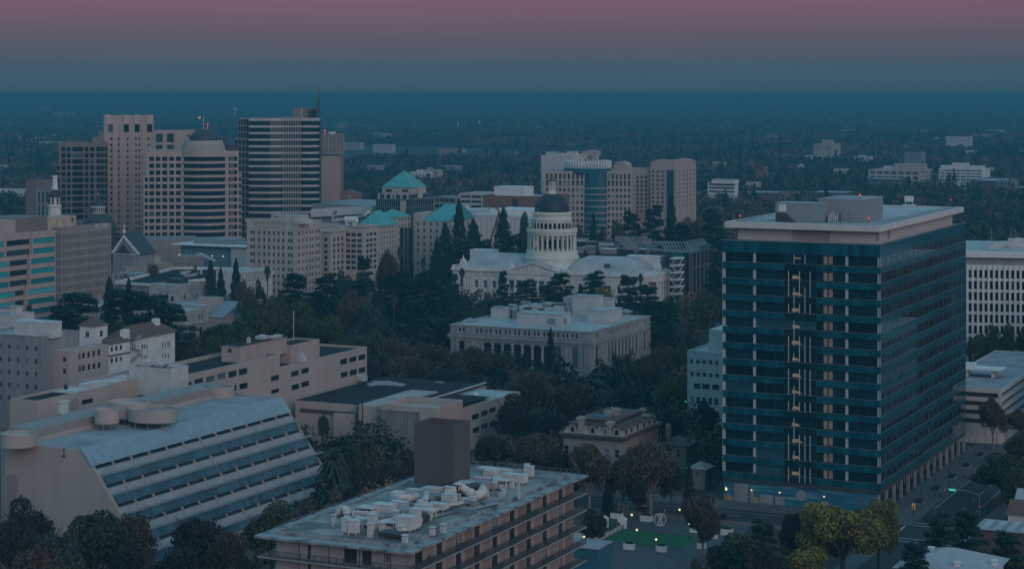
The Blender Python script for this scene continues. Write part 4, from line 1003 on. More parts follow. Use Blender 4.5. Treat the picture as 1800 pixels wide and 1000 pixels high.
 xb2 = max(N.x(z1px(1000), ya2), xa2+10); yb2 = N.y(z1px(1040), xb2)
 b = MB(); shell(b, xa2, xb2, ya2, max(yb2, ya2+9), zm-3, zt2, [], [], 0, 1, .3, .3, t=.3); b.obj("roof_house", [m_white_dirty, m_roof_black], root)
 units(root, m_white_dirty, [(xa2+3, ya2+5, 3, 4, 1.2), ((xa2+xb2)/2, ya2+5, 2.4, 2, .8), (xb2-2.5, ya2+5, 2.2, 4, .4)], zt2-.3)
 # far roof houses on the main roof
 zt3 = N.z(560+160/3.3333, -W2*.6, N.y(z2px(300), -W2*.6)); xa3, ya3 = N.xy(z2px(298), 560+160/3.3333, zt3)
 xb3 = xa3+ (N.x(z2px(556), ya3)-xa3)*.42; yb3 = N.y(z2px(680), xb3)
 b = MB(); shell(b, xa3, xb3, ya3, yb3, zm-1.3, zt3, [], [], 0, 1, .3, .35, t=.3); b.box(xa3-.3, xb3+.3, ya3-.3, yb3+.3, zt3+.003, zt3+.22, 0, 1); b.obj("roof_house", [m_pink, m_roof_black], root)
 c = MB(); c.rings([(.7, 0), (.7, .15)], 16); c.xf(Matrix.Translation((N.x(z2px(348), ya3), ya3-.02, N.z(560+183/3.3333, xa3, ya3))) @ Matrix.Rotation(R(90), 4, 'X')); c.obj("round_vent", m_dark, root)
 units(root, m_white_dirty, [(xa3+2.5, yb3-8, 3, 4, 1.0), (xb3-2, yb3-4, 2, 6, .8), (xb3-2.5, ya3+9, 1.0, 1.0, 1.6)], zt3+.1)
 y4 = yb3; y5 = N.y(z2px(850), xb3); zt4 = N.z(560+118/3.3333, xb3, y5)
 b = MB(); shell(b, xa3-1, xb3+1.5, y4+.01, y5, zl-1, zt4, [], [], 0, 1, .3, .5, t=.3); b.obj("roof_house", [m_pink, m_roof_black], root)
 d = MB(); yv = N.y(z2px(742), xb3+1.5); d.box(xb3+1.503, xb3+3, yv, yv+2.4, zl-.8, zl+2.2); d.rings([(1.6, zl-.79), (.9, zl+.4), (.9, zl+1)], 8, (xb3+3.4, yv+1.2)); d.obj("vent_hood", m_white_dirty, root)
 m = MB(); px5 = N.xy(540, 598, zl); m.tube([(xa3, y5-3, zt4-1), (xa3, y5-3, N.z(545, xa3, y5-3))], .09, 6); m.obj("antenna_mast", m_white, root)
build_long_office()
# ---------------------------------------------------------------- windowless beige hall in the middle with a slatted panel
def build_hall():
 M = Frame(669, gy(800)); root = M.thing("windowless_beige_hall", "low windowless beige hall with black tar roof and tall grey slatted panel", "hall")
 qx = lambda x: 480+x/3.3333
 qy = lambda y: 640+y/3.3333
 z = 14.5; zt = M.z(qy(232)); x1 = M.x(qx(948));
 # projecting stage block: front face y=0 from the corner (px 669) rightwards
 xL = M.x(qx(545)); xF = M.x(qx(955))
 yR = M.y(qx(1112), xF)
 pan = (M.x(qx(628)), M.x(qx(856)), 1.0, M.z(qy(268)))
 b = MB(); facade(b, 'F', 0, 0-.0, xF, 0, zt, [pan], 0, .5); facade(b, 'R', xF, 0, yR, 0, zt, [], 0); facade(b, 'L', 0, 0, yR, 0, zt, [], 0); b.quad((xF,yR,0),(0,yR,0),(0,yR,zt),(xF,yR,zt)); roof_top(b, 0, xF, 0, yR, zt, 2.0, .7, 0, 0)
 b.obj("stage_block", [m_beige], root)
 s = MB(); a, c, lo, hi = pan; n = 17
 s.box(a, c, .40, .5, lo, hi)
 for i in range(n): x = a+(i+.2)*(c-a)/n; s.box(x, x+(c-a)/n*.5, .02, .39, lo, hi-.05)
 s.box(a-.3, c+.3, -.25, -.003, hi, hi+.4); s.box(c, c+.35, -.2, -.003, lo, hi-.003); s.obj("slatted_panel", m_grey, root)
 # main body to the left and behind
 xb0 = M.x(qx(130), 6); xm = M.x(qx(492), 3)
 yB = M.y(905, 30) if False else 74
 b = MB(); b.box(xb0, xm, 6, 40, 0, z); b.box(xm, -.01, 3, 40, 0, z+.5); b.obj("side_wing", m_beige, root)
 b = MB(); zr = z
 xr = M.xy(qx(1250), qy(112), zr); xr2 = M.xy(qx(1475), qy(124), zr)
 b.box(xb0, xr[0], 40, xr[1], 0, zr-.9); b.box(xF, xr[0], yR, 40, 0, zr-.9)
 b.quad((xb0,6.01,zr+.006),(xm,6.01,zr+.006),(xm,40,zr+.006),(xb0,40,zr+.006), 1); b.quad((xb0,40,zr+.01),(xr[0],40,zr+.01),(xr[0],xr[1],zr+.01),(xb0,xr[1],zr+.01), 1)
 b.quad((xm,yR,zr+.52),(xF,yR,zr+.52),(xF,40,zr+.015),(xm,40,zr+.015), 1)
 b.quad((xF,yR,zr+.013),(xr[0],yR,zr+.013),(xr[0],40,zr+.013),(xF,40,zr+.013), 1)
 b.obj("main_roof", [m_beige, m_roof_black], root)
 # right office wing with two rows of windows
 xw0, xw1 = xF+.02, xF+.02; yA = M.y(qx(1115), xF)+.0
 RX = xF; y0 = yR+.02
 yEnd = M.y(905, RX)
 hs = []
 for c0, c1, yt, yb in ((1166,1208,297,330),(1218,1258,278,310),(1268,1306,260,290),(1170,1210,375,408),(1220,1260,355,386),(1269,1307,340,372)):
  a, c = M.y(qx(c0), RX+2), M.y(qx(c1), RX+2); zt_, zb_ = M.z(qy(yt), RX+2, a), M.z(qy(yb), RX+2, a); hs.append((a, c, zb_, zt_))
 zw = M.z(qy(255), RX+2, y0)
 zw = min(zw, zr-.6)
 b = MB(); facade(b, 'R', RX+2, y0, yEnd, 0, zw, hs, 0, .35); b.quad((RX,y0,0),(RX+2,y0,0),(RX+2,y0,zw),(RX,y0,zw)); b.quad((RX+2,yEnd,0),(RX-14,yEnd,0),(RX-14,yEnd,zw),(RX+2,yEnd,zw))
 b.quad((RX-14,y0,zw-.25),(RX+2,y0,zw-.25),(RX+2,yEnd,zw-.25),(RX-14,yEnd,zw-.25), 1); b.box(RX+1.6, RX+1.98, y0+.3, yEnd-.3, zw-.24, zw+.15)
 b.obj("office_wing", [m_beige, m_roof_pale], root); windows(root, [('R', RX+2, *h) for h in hs], (g_dark, m_frame_dark), .3, 4, 1)
 k = MB(); k.box(xr[0]-.4, xr[0]+.1, yR, xr[1], zr+.02, zr+.5); k.obj("roof_kerb", m_white_dirty, root)
 d = MB(); x, y = RX-7, yEnd-16; d.rings([(1.1, zw-.25), (1.1, zw+.6), (.8, zw+1.1), (.05, zw+1.3)], 12, (x, y)); d.obj("roof_dome_vent", m_white, root)
 # pipes, curb units, low block, wall lamps
 for px_ in (495, 549):
  x = M.x(qx(px_), 2.6); p = MB(); p.tube([(x, 2.7 if px_ < 500 else -.15, 0), (x, 2.7 if px_ < 500 else -.15, zt)], .22, 8); p.obj("drain_pipe", m_dark, root)
 l = MB(); l.box(M.x(qx(352), 4), M.x(qx(478), 4), 4, 5.99, 0, M.z(qy(288), M.x(qx(352), 4), 4)); l.obj("low_block", m_beige, root)
 l = MB(); zz = M.z(qy(262), xb0, 5)
 for i in range(3): l.box(xb0+2, M.x(qx(488), 5.8), 5.7, 5.99, zz-i*.45, zz-i*.45+.25)
 l.obj("pipe_rack", m_dark, root)
 for px_, py_, yy in ((318, 400, 2.0), (538, 416, -.4)):
  x = M.x(qx(px_), yy); zz = M.z(qy(py_), x, yy); l = MB(); l.tube([(x, yy+.5, zz+.3), (x, yy, zz+.1)], .06, 5); l.obj("wall_lamp", m_dark, root)
  l = MB(); l.rings([(.1, zz+.28), (.34, zz+.05), (.3, zz-.25), (.05, zz-.35)], 8, (x, yy-.1)); l.obj("lamp_glass", m_warm_lamp, root)
 x, y = M.xy(qx(505), qy(92), zr); units(root, m_white_dirty, [(x, y, 5, 3, 1.3)], zr)
 # bright rain puddle on the tar roof, sky mirrored in it
 pm = material("wet_roof_film", (.05,.055,.06), rough=.03, spec=1.0)
 random.seed(4); p = MB()
 for fx, fy, wx, wy in ((600,112,9,3),(640,104,8,2.6),(690,110,9,2.4),(720,118,10,2.2),(655,118,11,2.2),(590,122,5,2),(750,121,5,1.6),(970,106,5,1)):
  cx, cy = M.xy(qx(fx), qy(fy), zr); pts = []
  for k in range(22): a = 2*math.pi*k/22; rr = random.uniform(.55, 1.1)*(1+.25*math.sin(3*a+fx)); pts.append((cx+wx*.42*rr*math.cos(a), cy+wy*1.6*rr*math.sin(a), zr+.018+.002*(fx % 7)))
  p.poly(pts)
 p.obj("rain_puddle", pm, root)
build_hall()
# ---------------------------------------------------------------- a general office block
def office(name, label, cat, px, Y, pl, pr, top, mats, front=None, right=None, glass=None, frame=None, depth=.35, par=.9, cols=2, rows=1,
           group=None, limit=98, bottom=0.0, roof=None, fw=.09, fr=None):
 """px,Y: near corner; pl, pr: where its front ends on the left and its flank on the right; top: row of the roof line at the corner.
 front/right = (cells across, rows, row of the first lintel, row of the last sill, width share, height share[, s-margin])"""
 B = fr or Frame(px, Y); xl = B.x(pl); D = B.y(pr) if pr else 26.0; zt = B.z(top)
 root = B.thing(name, label, cat, group)
 fh, rh, spec = [], [], []
 if front:
  n, k, a, b, wf, hf = front[:6]; mg = front[6] if len(front) > 6 else .8
  za, zb = B.z(b), B.z(a); p = (zb-za)/(k-1+hf); s0, s1 = xl+mg, -mg; cw = (s1-s0)/n
  for j in range(k):
   for i in range(n): fh.append((s0+(i+.5-wf/2)*cw, s0+(i+.5+wf/2)*cw, zb-p*hf-j*p, zb-j*p))
 if right:
  n, k, a, b, wf, hf = right[:6]; mg = right[6] if len(right) > 6 else .8
  za, zb = B.z(b), B.z(a); p = (zb-za)/(k-1+hf); s0, s1 = mg, D-mg; cw = (s1-s0)/n
  for j in range(k):
   for i in range(n): rh.append((s0+(i+.5-wf/2)*cw, s0+(i+.5+wf/2)*cw, zb-p*hf-j*p, zb-j*p))
 mb = MB(); shell(mb, xl, 0, 0, D, bottom, zt, fh, rh, 0, 1, depth, par); mb.obj("body", [mats, roof or m_roof_grey], root)
 spec = [('F', 0.0, *h) for h in fh] + [('R', 0.0, *h) for h in rh]
 if spec: windows(root, spec, (glass or g_dark, frame or m_frame_grey), depth-.06, cols, rows, limit, fw)
 t = MB(); t.box(xl-.12, .12, -.12, -.003, zt-.45, zt+.08); t.box(.003, .12, 0, D, zt-.45, zt+.08); t.obj("coping", mats, root)
 return B, root, xl, D, zt
def roof_box(B, root, xl, D, zt, fx, fy, w, d, h, mats, name="roof_house", top=None):
 x, y = xl*(1-fx), D*fy; b = MB(); b.box(x-w/2, x+w/2, y-d/2, y+d/2, zt-1.0, zt+h); b.box(x-w/2-.15, x+w/2+.15, y-d/2-.15, y+d/2+.15, zt+h+.003, zt+h+.25, 1)
 return b.obj(name, [mats, top or m_roof_pale], root)
def text_on(root, txt, size, mat, loc, rz, name="sign_lettering"):
 c = bpy.data.curves.new(name, 'FONT'); c.body = txt; c.size = size; c.extrude = .06; c.materials.append(mat)
 o = bpy.data.objects.new("letter_curve", c); COL.objects.link(o); me = bpy.data.meshes.new_from_object(o.evaluated_get(bpy.context.evaluated_depsgraph_get())); bpy.data.objects.remove(o)
 o = bpy.data.objects.new(name, me); COL.objects.link(o); o.parent = root; o.location = loc; o.rotation_euler = (R(90), 0, rz); return o
# --- far left: pinkish office with teal ribbon windows, stepped in bays
def build_ribbon_office():
 B = Frame(93, 820); root = B.thing("ribbon_window_office", "pinkish office with bright teal ribbon windows and stepped bays", "office building")
 q = lambda x: x/5.0
 pz = lambda y: 370+y/5.0
 zt = B.z(pz(170)); pitch = 86.5/5/FPX*B.dist(0, 0); wh = 46/5/FPX*B.dist(0, 0)
 bays = [(-75, 48, 0), (48, 282, 1), (282, 464, 2)]
 spec, body = [], MB()
 zr = B.z(pz(228), 0, 0)
 for k in range(9):
  for (a, b, i) in ((0, 0, 0), (1, 1, 1), (2, 2, 2)):
   sh = (0 if k < 2 else (32 if k < 5 else 85))
   x0 = {0: -85, 1: 48+sh*.75 if k > 1 else 48, 2: 282-(0 if k < 2 else (20 if k < 5 else 48))}[i]
   x1 = {0: 46+(40 if 2 <= k < 5 else (84 if k > 4 else 0)), 1: 278-(0 if k < 2 else (28 if k < 5 else 55)), 2: 464}[i]
   dep = {0: .8, 1: 0.0, 2: 1.4}[i]
   ya, yb = B.y(q(x0), dep), B.y(q(x1), dep) if i != 2 else 0.0
   z1 = zr-k*pitch; z0 = z1-wh
   top = zt if k == 0 else z1+pitch-wh
   facade(body, 'R', dep, ya, yb, z0-.001, top, [(ya+.7, yb-.5, z0, z1)] if z0 > 0 else [], 0, .5)
   body.quad((dep,ya,z0),(dep-1.6,ya,z0),(dep-1.6,ya,top),(dep,ya,top)); body.quad((dep-1.6,yb,z0),(dep,yb,z0),(dep,yb,top),(dep-1.6,yb,top))
   body.quad((dep-1.6,ya,z0),(dep-1.6,yb,z0),(dep,yb,z0),(dep,ya,z0)); body.quad((dep,ya,top),(dep,yb,top),(dep-1.6,yb,top),(dep-1.6,ya,top))
   if z0 > 0: spec.append(('R', dep, ya+.7, yb-.5, z0, z1, i))
 y0 = B.y(-90)
 body.box(-30, -.9, y0, -.6, 0, zt-.9, 0, 1)
 body.obj("body", [m_pink, m_roof_grey], root)
 for i, g in ((0, g_sky_teal), (1, g_blue), (2, g_sky_teal)): windows(root, [s[:6] for s in spec if s[6] == i], (g, m_frame_dark), .42, 14, 1, 30, .08)
 lo = MB()
 for k in range(10):
  z = zt-1.2-k*pitch
  for dz in (0, -.5): lo.box(-.85, 1.47, y0, .06, z+dz, z+dz+.04) if False else None
 b = MB(); b.box(-22, -5, B.y(q(-60)), B.y(q(136), -5), zt-1, zt+5); b.obj("roof_house", [m_pink], root)
 b = MB(); b.box(-24, -6, B.y(q(136), -5)+.1, 4, zt-1, zt+5.4); b.obj("roof_house", [m_brown], root)
build_ribbon_office()
# --- brown slotted office with its street number in letters
def build_slot_office():
 B, root, xl, D, zt = office("slotted_brown_office", "brown office with narrow slot windows and street number lettering by its roof", "office building", 108, 930, 92, 195.6, 401, m_beige_dark,
  front=(3, 8, 413, 528, .40, .70, .6), right=(25, 8, 413, 528, .46, .66, 1.0), glass=g_black, frame=m_frame_dark, depth=.5, cols=1, limit=98)
 y = B.y(167); z = B.z(395+3.0, 0, y)
 o = text_on(root, "925 L STREET", 3.0, m_white, (.16, y, B.z(402.3, 0, y)), R(90)); o.scale = ((B.y(190.5)-y)/o.dimensions.x, 1, 1)
 m_yel = material("stained_cream_paint", (.52,.45,.33), (.34,.24,.16), .8, .35, detail=8)
 x1 = -6.0; ya, yb = B.y(84, x1), B.y(134, x1); b = MB(); b.box(x1-9, x1, ya, yb, zt-1, B.z(381, x1, (ya+yb)/2)); b.obj("roof_house", [m_yel], root)
 b = MB(); b.rings([(.9, 0), (.9, .15)], 16); b.xf(Matrix.Translation((x1+.01, yb-3, B.z(386, x1, yb))) @ Matrix.Rotation(R(90), 4, 'Y')); b.obj("round_vent", m_dark, root)
 b = MB(); xx = B.x(90, 9); b.box(xx-1, xx+1, 8.5, 9.9, zt-1, B.z(386, xx, 9)); b.box(xx-2, xx+1.4, 7.5, 8.4, zt-1, zt+1.4); b.obj("roof_plant", m_dark, root)
build_slot_office()
# --- cathedral: spire, dome, gable
def build_cathedral():
 B = Frame(216, 1090); root = B.thing("cathedral", "pale cathedral with slender white spire and dark dome on a drum", "cathedral")
 Z = lambda y, yy: B.z(140+y/3.3333, 0, yy)
 def put(pxc, yy, prof, n, m, name, d):
  x = B.x(pxc, yy); k = FPX/B.dist(x, yy); b = MB()
  b.rings([(w/2/3.3333/k*(1.0 if n > 8 else 1.12), B.z(140+y/3.3333, x, yy)) for w, y in prof], n, (x, yy), a0=math.pi/4 if n == 4 else 0, a1=math.pi*2+(math.pi/4 if n == 4 else 0)); return b.obj(name, m, root)
 s = 97
 yy = 30
 put(s-1, yy, [(68, 1020), (68, 748), (78, 742), (78, 738), (62, 736), (60, 700), (66, 698), (66, 690)], 8, m_white, "belfry", 1)
 put(s-1, yy, [(60, 690), (44, 668), (36, 646)], 8, m_dark, "belfry_roof", 1)
 put(s-.5, yy, [(36, 644), (32, 640), (26, 600), (24, 575), (32, 570), (32, 562)], 8, m_white, "lantern", 1)
 put(s-1, yy, [(24, 562), (16, 530), (10, 510), (4, 505)], 8, m_dark, "spire", 1)
 x = B.x(s-1, yy); b = MB(); z = B.z(284, x, yy); b.tube([(x, yy, z-6), (x, yy, z)], .2, 5); b.tube([(x-1.2, yy, z-1.6), (x+1.2, yy, z-1.6)], .18, 5); b.obj("cross", material("gilt_cross", (.3,.2,.08)), root)
 for k in range(8):
  a = k*math.pi/4+.39; xx = B.x(s-1, yy); r = 3.45; b = MB(); zb = B.z(140+730/3.3333, xx, yy); b.prism([(-.55, zb), (.55, zb), (.55, zb+5.5), (0, zb+6.6), (-.55, zb+5.5)], -.1, .1, axis='y')
  b.xf(Matrix.Translation((xx+r*math.cos(a), yy+r*math.sin(a), 0)) @ Matrix.Rotation(a+math.pi/2, 4, 'Z')); b.obj("belfry_opening", m_dark, root)
 d = 172.5; yy = 55
 put(d+2, yy, [(206, 1000), (204, 900), (196, 865), (176, 830), (146, 806), (110, 790), (78, 784)], 32, m_dark, "dome", 1)
 put(d, yy, [(78, 786), (74, 782), (74, 750), (82, 748), (82, 742)], 20, m_white, "dome_lantern", 1)
 put(d, yy, [(70, 742), (50, 720), (26, 698), (14, 690), (8, 676)], 16, m_dark, "lantern_roof", 1)
 x = B.x(d, yy); b = MB(); z = B.z(337, x, yy); b.tube([(x, yy, z-5), (x, yy, z)], .16, 5); b.tube([(x-.9, yy, z-1.3), (x+.9, yy, z-1.3)], .15, 5); b.obj("cross", m_white, root)
 for k in range(10):
  a = math.pi+k*math.pi/9; x = B.x(d, yy); r = 37/3.3333/FPX*B.dist(x, yy)+.02; b = MB(); zb = B.z(140+780/3.3333, x, yy); b.box(-.4, .4, -.08, .08, zb, zb+3.2); b.xf(Matrix.Translation((x+r*math.cos(a), yy+r*math.sin(a), 0)) @ Matrix.Rotation(a+math.pi/2, 4, 'Z')); b.obj("lantern_opening", m_dark, root)
 # nave and front gable
 x0, x1 = B.x(196), B.x(243); xm = B.x(216); zg = B.z(410); ze = B.z(441); b = MB()
 b.box(x0, x1, 1.2, 15, 0, ze-1); b.prism([(x0, ze-1), (x1, ze-1), (xm, zg-1.5)], 1.2, 15, axis='y'); b.obj("nave", m_grey, root)
 b = MB(); b.prism([(x0-1.4, ze-1.8), (x0-.6, ze-1.8), (xm, zg-1.2), (x1+.6, ze-1.8), (x1+1.4, ze-1.8), (xm, zg+.6)], 1.0, 15.5, axis='y'); b.obj("nave_roof", m_dark, root)
 b = MB(); b.prism([(x0-.8, ze-1.6), (x0+1.0, ze-1.6), (xm, zg-2.6), (x1-1.0, ze-1.6), (x1+.8, ze-1.6), (xm, zg-.8)], .4, 1.15, axis='y'); b.box(x0+2, x1-2, .7, 1.15, ze-2.2, ze-1.7); b.obj("gable_trim", m_white, root)
 b = MB(); b.prism([(xm-4.5, ze-1.4), (xm+4.5, ze-1.4), (xm, ze+4)], .2, .38, axis='y'); b.obj("gable_panel", m_dark, root)
 b = MB(); b.tube([(xm, 1.1, zg), (xm, 1.1, zg+5)], .2, 5); b.tube([(xm-1.1, 1.1, zg+3.6), (xm+1.1, 1.1, zg+3.6)], .2, 5); b.rings([(.8, zg), (.9, zg+1), (.3, zg+1.8)], 8, (xm, 1.1)); b.obj("cross", m_white, root)
build_cathedral()
# --- towers of the skyline
def build_towers():
 # dark gridded slab
 B = Frame(190, 1400, -math.atan(kx(190))+.004); root = B.thing("gridded_brown_tower", "dark brown gridded tower with roof setback behind the cathedral", "office tower")
 q = lambda x: x/3.3333
 z = lambda y: B.z(140+y/3.3333)
 pit = (z(395)-z(431)); rows = 12; ht = 26/36*pit
 xs = [(332,350),(360,384),(391,414),(424,489),(497,519),(529,552),(565,590),(592,609),(612,628)]
 fh = []
 for k in range(rows):
  zt = z(395)-k*pit
  for a, b in xs:
   if k < 3 and a < 340: continue
   fh.append((B.x(q(a)), B.x(q(b)), zt-ht, zt))
 xu = B.x(q(345)); xl = B.x(q(330)); zs = z(498)
 mb = MB(); up = [h for h in fh if h[2] >= zs-.5]; lo = [h for h in fh if h[3] <= zs+.2]
 shell(mb, xu, 0, 0, 40, zs, z(372), up, [], 0, 1, .5); facade(mb, 'F', 0, xl, 0, 0, zs, lo, 0, .5); mb.box(xl, 0, .6, 40, 0, zs-.01)
 mb.obj("body", [m_brown, m_roof_grey], root)
 windows(root, [('F', 0, *h) for h in up+lo], (g_black, m_frame_dark), .4, 2, 1, 98)
 b = MB(); b.box(B.x(q(540), 14), B.x(q(612), 14), 14, 26, z(376), B.z(140+338/3.3333, 0, 14)); b.box(B.x(q(575), 18), B.x(q(606), 18), 18, 24, B.z(140+338/3.3333, 0, 14), B.z(140+300/3.3333, 0, 18)); b.obj("roof_house", m_brown, root)
 c = MB()
 for a in (365, 404, 446, 506, 560): x = B.x(q(a)); c.box(x-1.2, x+1.2, .2, 3, z(374), z(362))
 c.obj("roof_plant", m_brown, root)
 # tall pink hotel slab
 B = Frame(270, 1450, -math.atan(kx(270))+.004); root = B.thing("pink_slab_tower", "tall pinkish slab tower with louvred crown and slit windows", "tower")
 z = lambda y: B.z(140+y/3.3333); D = 30
 x0 = B.x(q(608)); x1 = 0.0; zt = z(212)
 holes = []
 pit = (z(322)-z(357)); nr = int((z(322)-3)/pit)
 cols_ = [(646,658),(688,700),(742,752),(792,802),(812,822),(866,876)]
 for k in range(nr):
  zz = z(340)-k*pit
  for a, b in cols_: holes.append((B.x(q(a)), B.x(q(b)), zz-pit*.42, zz))
 louv = [(634,661),(726,755),(789,818),(862,891)]
 for a, b in louv: holes.append((B.x(q(a)), B.x(q(b)), z(308), z(263)))
 mb = MB(); shell(mb, x0, 0, 0, D, 0, zt, holes, [], 0, 1, .6); mb.obj("body", [m_pink, m_roof_grey], root)
 windows(root, [('F', 0, *h) for h in holes], (g_black, m_frame_dark), .5, 1, 1, 98)
 t = MB()
 for a, b in ((612,634),(661,690),(700,726),(755,765),(770,789),(822,832),(836,860),(893,900)):
  t.box(B.x(q(a)), B.x(q(b)), -.7, -.003, 0, z(262))
 t.obj("pier", m_pink, root)
 t = MB()
 for k in range(nr): t.box(x0, 0, -.1, -.004, z(322)-k*pit-.15, z(322)-k*pit+.15)
 t.obj("floor_line", m_beige, root)
 m_pl = material("light_pink_panel", (.50,.38,.35), (.44,.33,.31), .8, .3)
 for a, b in ((618,652),(724,752),(788,816),(862,896)): t = MB(); t.box(B.x(q(a)), B.x(q(b)), -1.0, -.006, z(262), z(205 if a < 800 else 206)); t.obj("crown_panel", m_pl, root)
 # lower wing on its right
 xr = B.x(q(1148), 2); zw = z(300); wh = []
 for a, b in ((849,890),(914,953),(978,1018)):
  for t0, t1 in ((318,368),(384,412),(428,456),(472,500)): wh.append((B.x(q(a), 2), B.x(q(b), 2), B.z(140+t1/3.3333, 0, 2), B.z(140+t0/3.3333, 0, 2)))
 mb = MB(); shell(mb, .02, xr, 2, D-2, 0, zw, wh, [], 0, 1, .4); mb.obj("wing", [m_pink, m_roof_grey], root)
 windows(root, [('F', 2, *h) for h in wh], (g_blue, m_frame_grey), .35, 2, 2, 12)
 b = MB(); b.box(B.x(q(1093), 1.98), B.x(q(1112), 1.98), 1.9, 1.99, B.z(241, 0, 2), B.z(237, 0, 2)); b.obj("vent_panel", m_dark, root)
 # round-fronted office with dark dome
 B = Frame(425, 1290, -math.atan(kx(425))+.004); root = B.thing("dome_topped_office", "pink gridded office with rounded glass front and dark dome flying a flag", "office tower")
 z = lambda y, yy=0: B.z(140+y/3.3333, 0, yy); pit = (z(451)-z(491)); nr = 12; ht = pit*.62
 zt = z(418); zs = z(540); x0 = B.x(q(842)); xs0 = B.x(q(858))
 fh = []
 cl = [(874,903),(912,940),(950,980),(992,1020),(1030,1060)]; cr = [(1340,1352),(1356,1364),(1368,1390)]
 for k in range(nr):
  zz = z(451)-k*pit
  for a, b in cl+cr: fh.append((B.x(q(a)), B.x(q(b)), zz-ht, zz))
  if k > 2:
   for a, b in ((848,866),(1400,1414)): fh.append((B.x(q(a)), B.x(q(b)), zz-ht, zz))
 zs = z(451)-3*pit+.35*pit
 xe = B.x(q(1398))
 up = [h for h in fh if h[2] > zs]; lo = [h for h in fh if h[3] < zs]
 mb = MB(); shell(mb, xs0, xe, 0, 46, zs, zt, up, [], 0, 1, .5); facade(mb, 'F', 0, x0, 0, 12, zs, lo, 0, .5); mb.quad((0,0,12),(0,46,12),(0,46,zs),(0,0,zs)); mb.quad((x0,46,12),(x0,0,12),(x0,0,zs),(x0,46,zs))
 mb.box(x0, xs0-.02, 0.0, 46, zs-.6, zs); mb.box(xe+.02, 0, 0.0, 46, zs-.6, zs)
 mb.obj("body", [m_pink, m_roof_grey], root)
 windows(root, [('F', 0, *h) for h in lo+up], (g_black, m_frame_dark), .42, 2, 1, 98)
 xc = B.x(359.5); rr = 40.2/FPX*B.dist(xc, -2)*1.02; cy = 12.0
 rr = math.hypot(B.x(399)-xc, 0)*.99; rr2 = math.hypot(rr, cy)
 a0 = -math.pi/2-math.asin(min(1, rr/rr2)); a1 = -math.pi/2+math.asin(min(1, rr/rr2))
 g = MB(); g.rings([(rr2-.8, 12), (rr2-.8, zt)], 30, (xc, cy), cap=False, a0=a0, a1=a1); g.obj("curved_glazing", g_black, root)
 for k in range(nr+1):
  zz = z(451)-k*pit
  hi = zz+pit*.36 if k else zt+.6
  t = MB(); t.rings([(rr2-.9, zz), (rr2+.3, zz+.01), (rr2+.3, hi-.3), (rr2-.1, hi-.2), (rr2-.1, hi), (rr2-.9, hi)], 30, (xc, cy), cap=False, a0=a0, a1=a1); t.obj("curved_floor_band", m_pink, root)
 t = MB(); t.box(x0-.3, .3, -.5, -.003, 12, z(935)); t.obj("base_course", m_pink, root)
 m_crown = material("stone_crown", (.40,.35,.32), (.33,.29,.27), .8, .2)
 rc = 38.3/FPX*B.dist(xc, cy); b = MB(); b.rings([(rc, zt-.8), (rc, z(392, cy)), (rc*.95, z(390, cy)), (rc*.95, z(376, cy)), (rc*.9, z(374, cy)), (rc*.86, z(356, cy))], 40, (xc-.8, cy)); b.obj("crown_drum", m_crown, root)
 rd = 25.2/FPX*B.dist(xc, cy); zb, ztp = z(358, cy), z(288, cy); b = MB(); b.rings([(rd*math.cos(t)+.02, zb+(ztp-zb)*math.sin(t)) for t in np.linspace(0, math.pi/2, 10)], 36, (xc-.7, cy)); b.obj("dome", m_dark, root, True)
 b = MB(); b.tube([(xc-.7, cy, ztp-.5), (xc-.7, cy, z(206, cy))], .22, 6, r1=.1); b.obj("flag_mast", m_white, root)
 b = MB(); zf = z(204, cy)
 for k in range(6): b.quad((xc-.7-k*.6, cy, zf-.5-k*.2), (xc-.7-(k+1)*.6, cy+.3*(k%2), zf-.5-(k+1)*.2), (xc-.7-(k+1)*.6, cy+.3*(k%2), zf-2.4-(k+1)*.15), (xc-.7-k*.6, cy, zf-2.4-k*.15), 0 if k < 3 else 1)
 b.obj("flag", [material("flag_crimson", (.16,.03,.05)), m_white], root)
 b = MB(); x = B.x(365, 20); b.tube([(x, 20, zt), (x, 20, z(262, 20))], .12, 5); b.rings([(.1, z(262, 20)), (.7, z(259, 20)), (.1, z(255, 20))], 8, (x, 20)); b.obj("red_beacon", m_red_lamp, root)
 b = MB(); b.box(B.x(398, 20), B.x(420, 20), 20, 34, zt-1, z(380, 20)); b.box(B.x(385, 24), B.x(398, 24)-.05, 24, 34, zt-1, z(340, 24)); b.obj("roof_house", m_dark, root)
 # tallest tower, banded, with spire
 B = Frame(562, 1350, -math.atan(kx(562))+.004); root = B.thing("banded_spire_tower", "tallest glass tower with pale horizontal bands and a needle spire", "skyscraper")
 q2 = lambda x: 400+x/3.3333
 z = lambda y, yy=0: B.z(140+y/3.3333, 0, yy)
 x0 = B.x(q2(124)); xa = B.x(q2(325)); xb = B.x(q2(430)); zt = z(226); pit = (z(262)-z(300.6)); D = 45
 m_gl = material("dark_tower_glass", (.012,.026,.034), (.008,.018,.025), .12, .3, spec=.6, island=.3)
 m_bd = material("pale_tower_band", (.46,.43,.41), (.40,.37,.36), .7, .2)
 k = MB(); k.box(x0+.6, -.6, 3.9, D-.6, 0, zt-.5); k.obj("core", m_dark, root)
 pts = [(x0, 3.0), (x0+(xa-x0)*.62, -.6), (xa, 1.2), (xb, 1.2), (xb+.6, .2), (xb*.5, -.6), (0, 2.5)]
 gl, bd = MB(), MB()
 nfl = 25
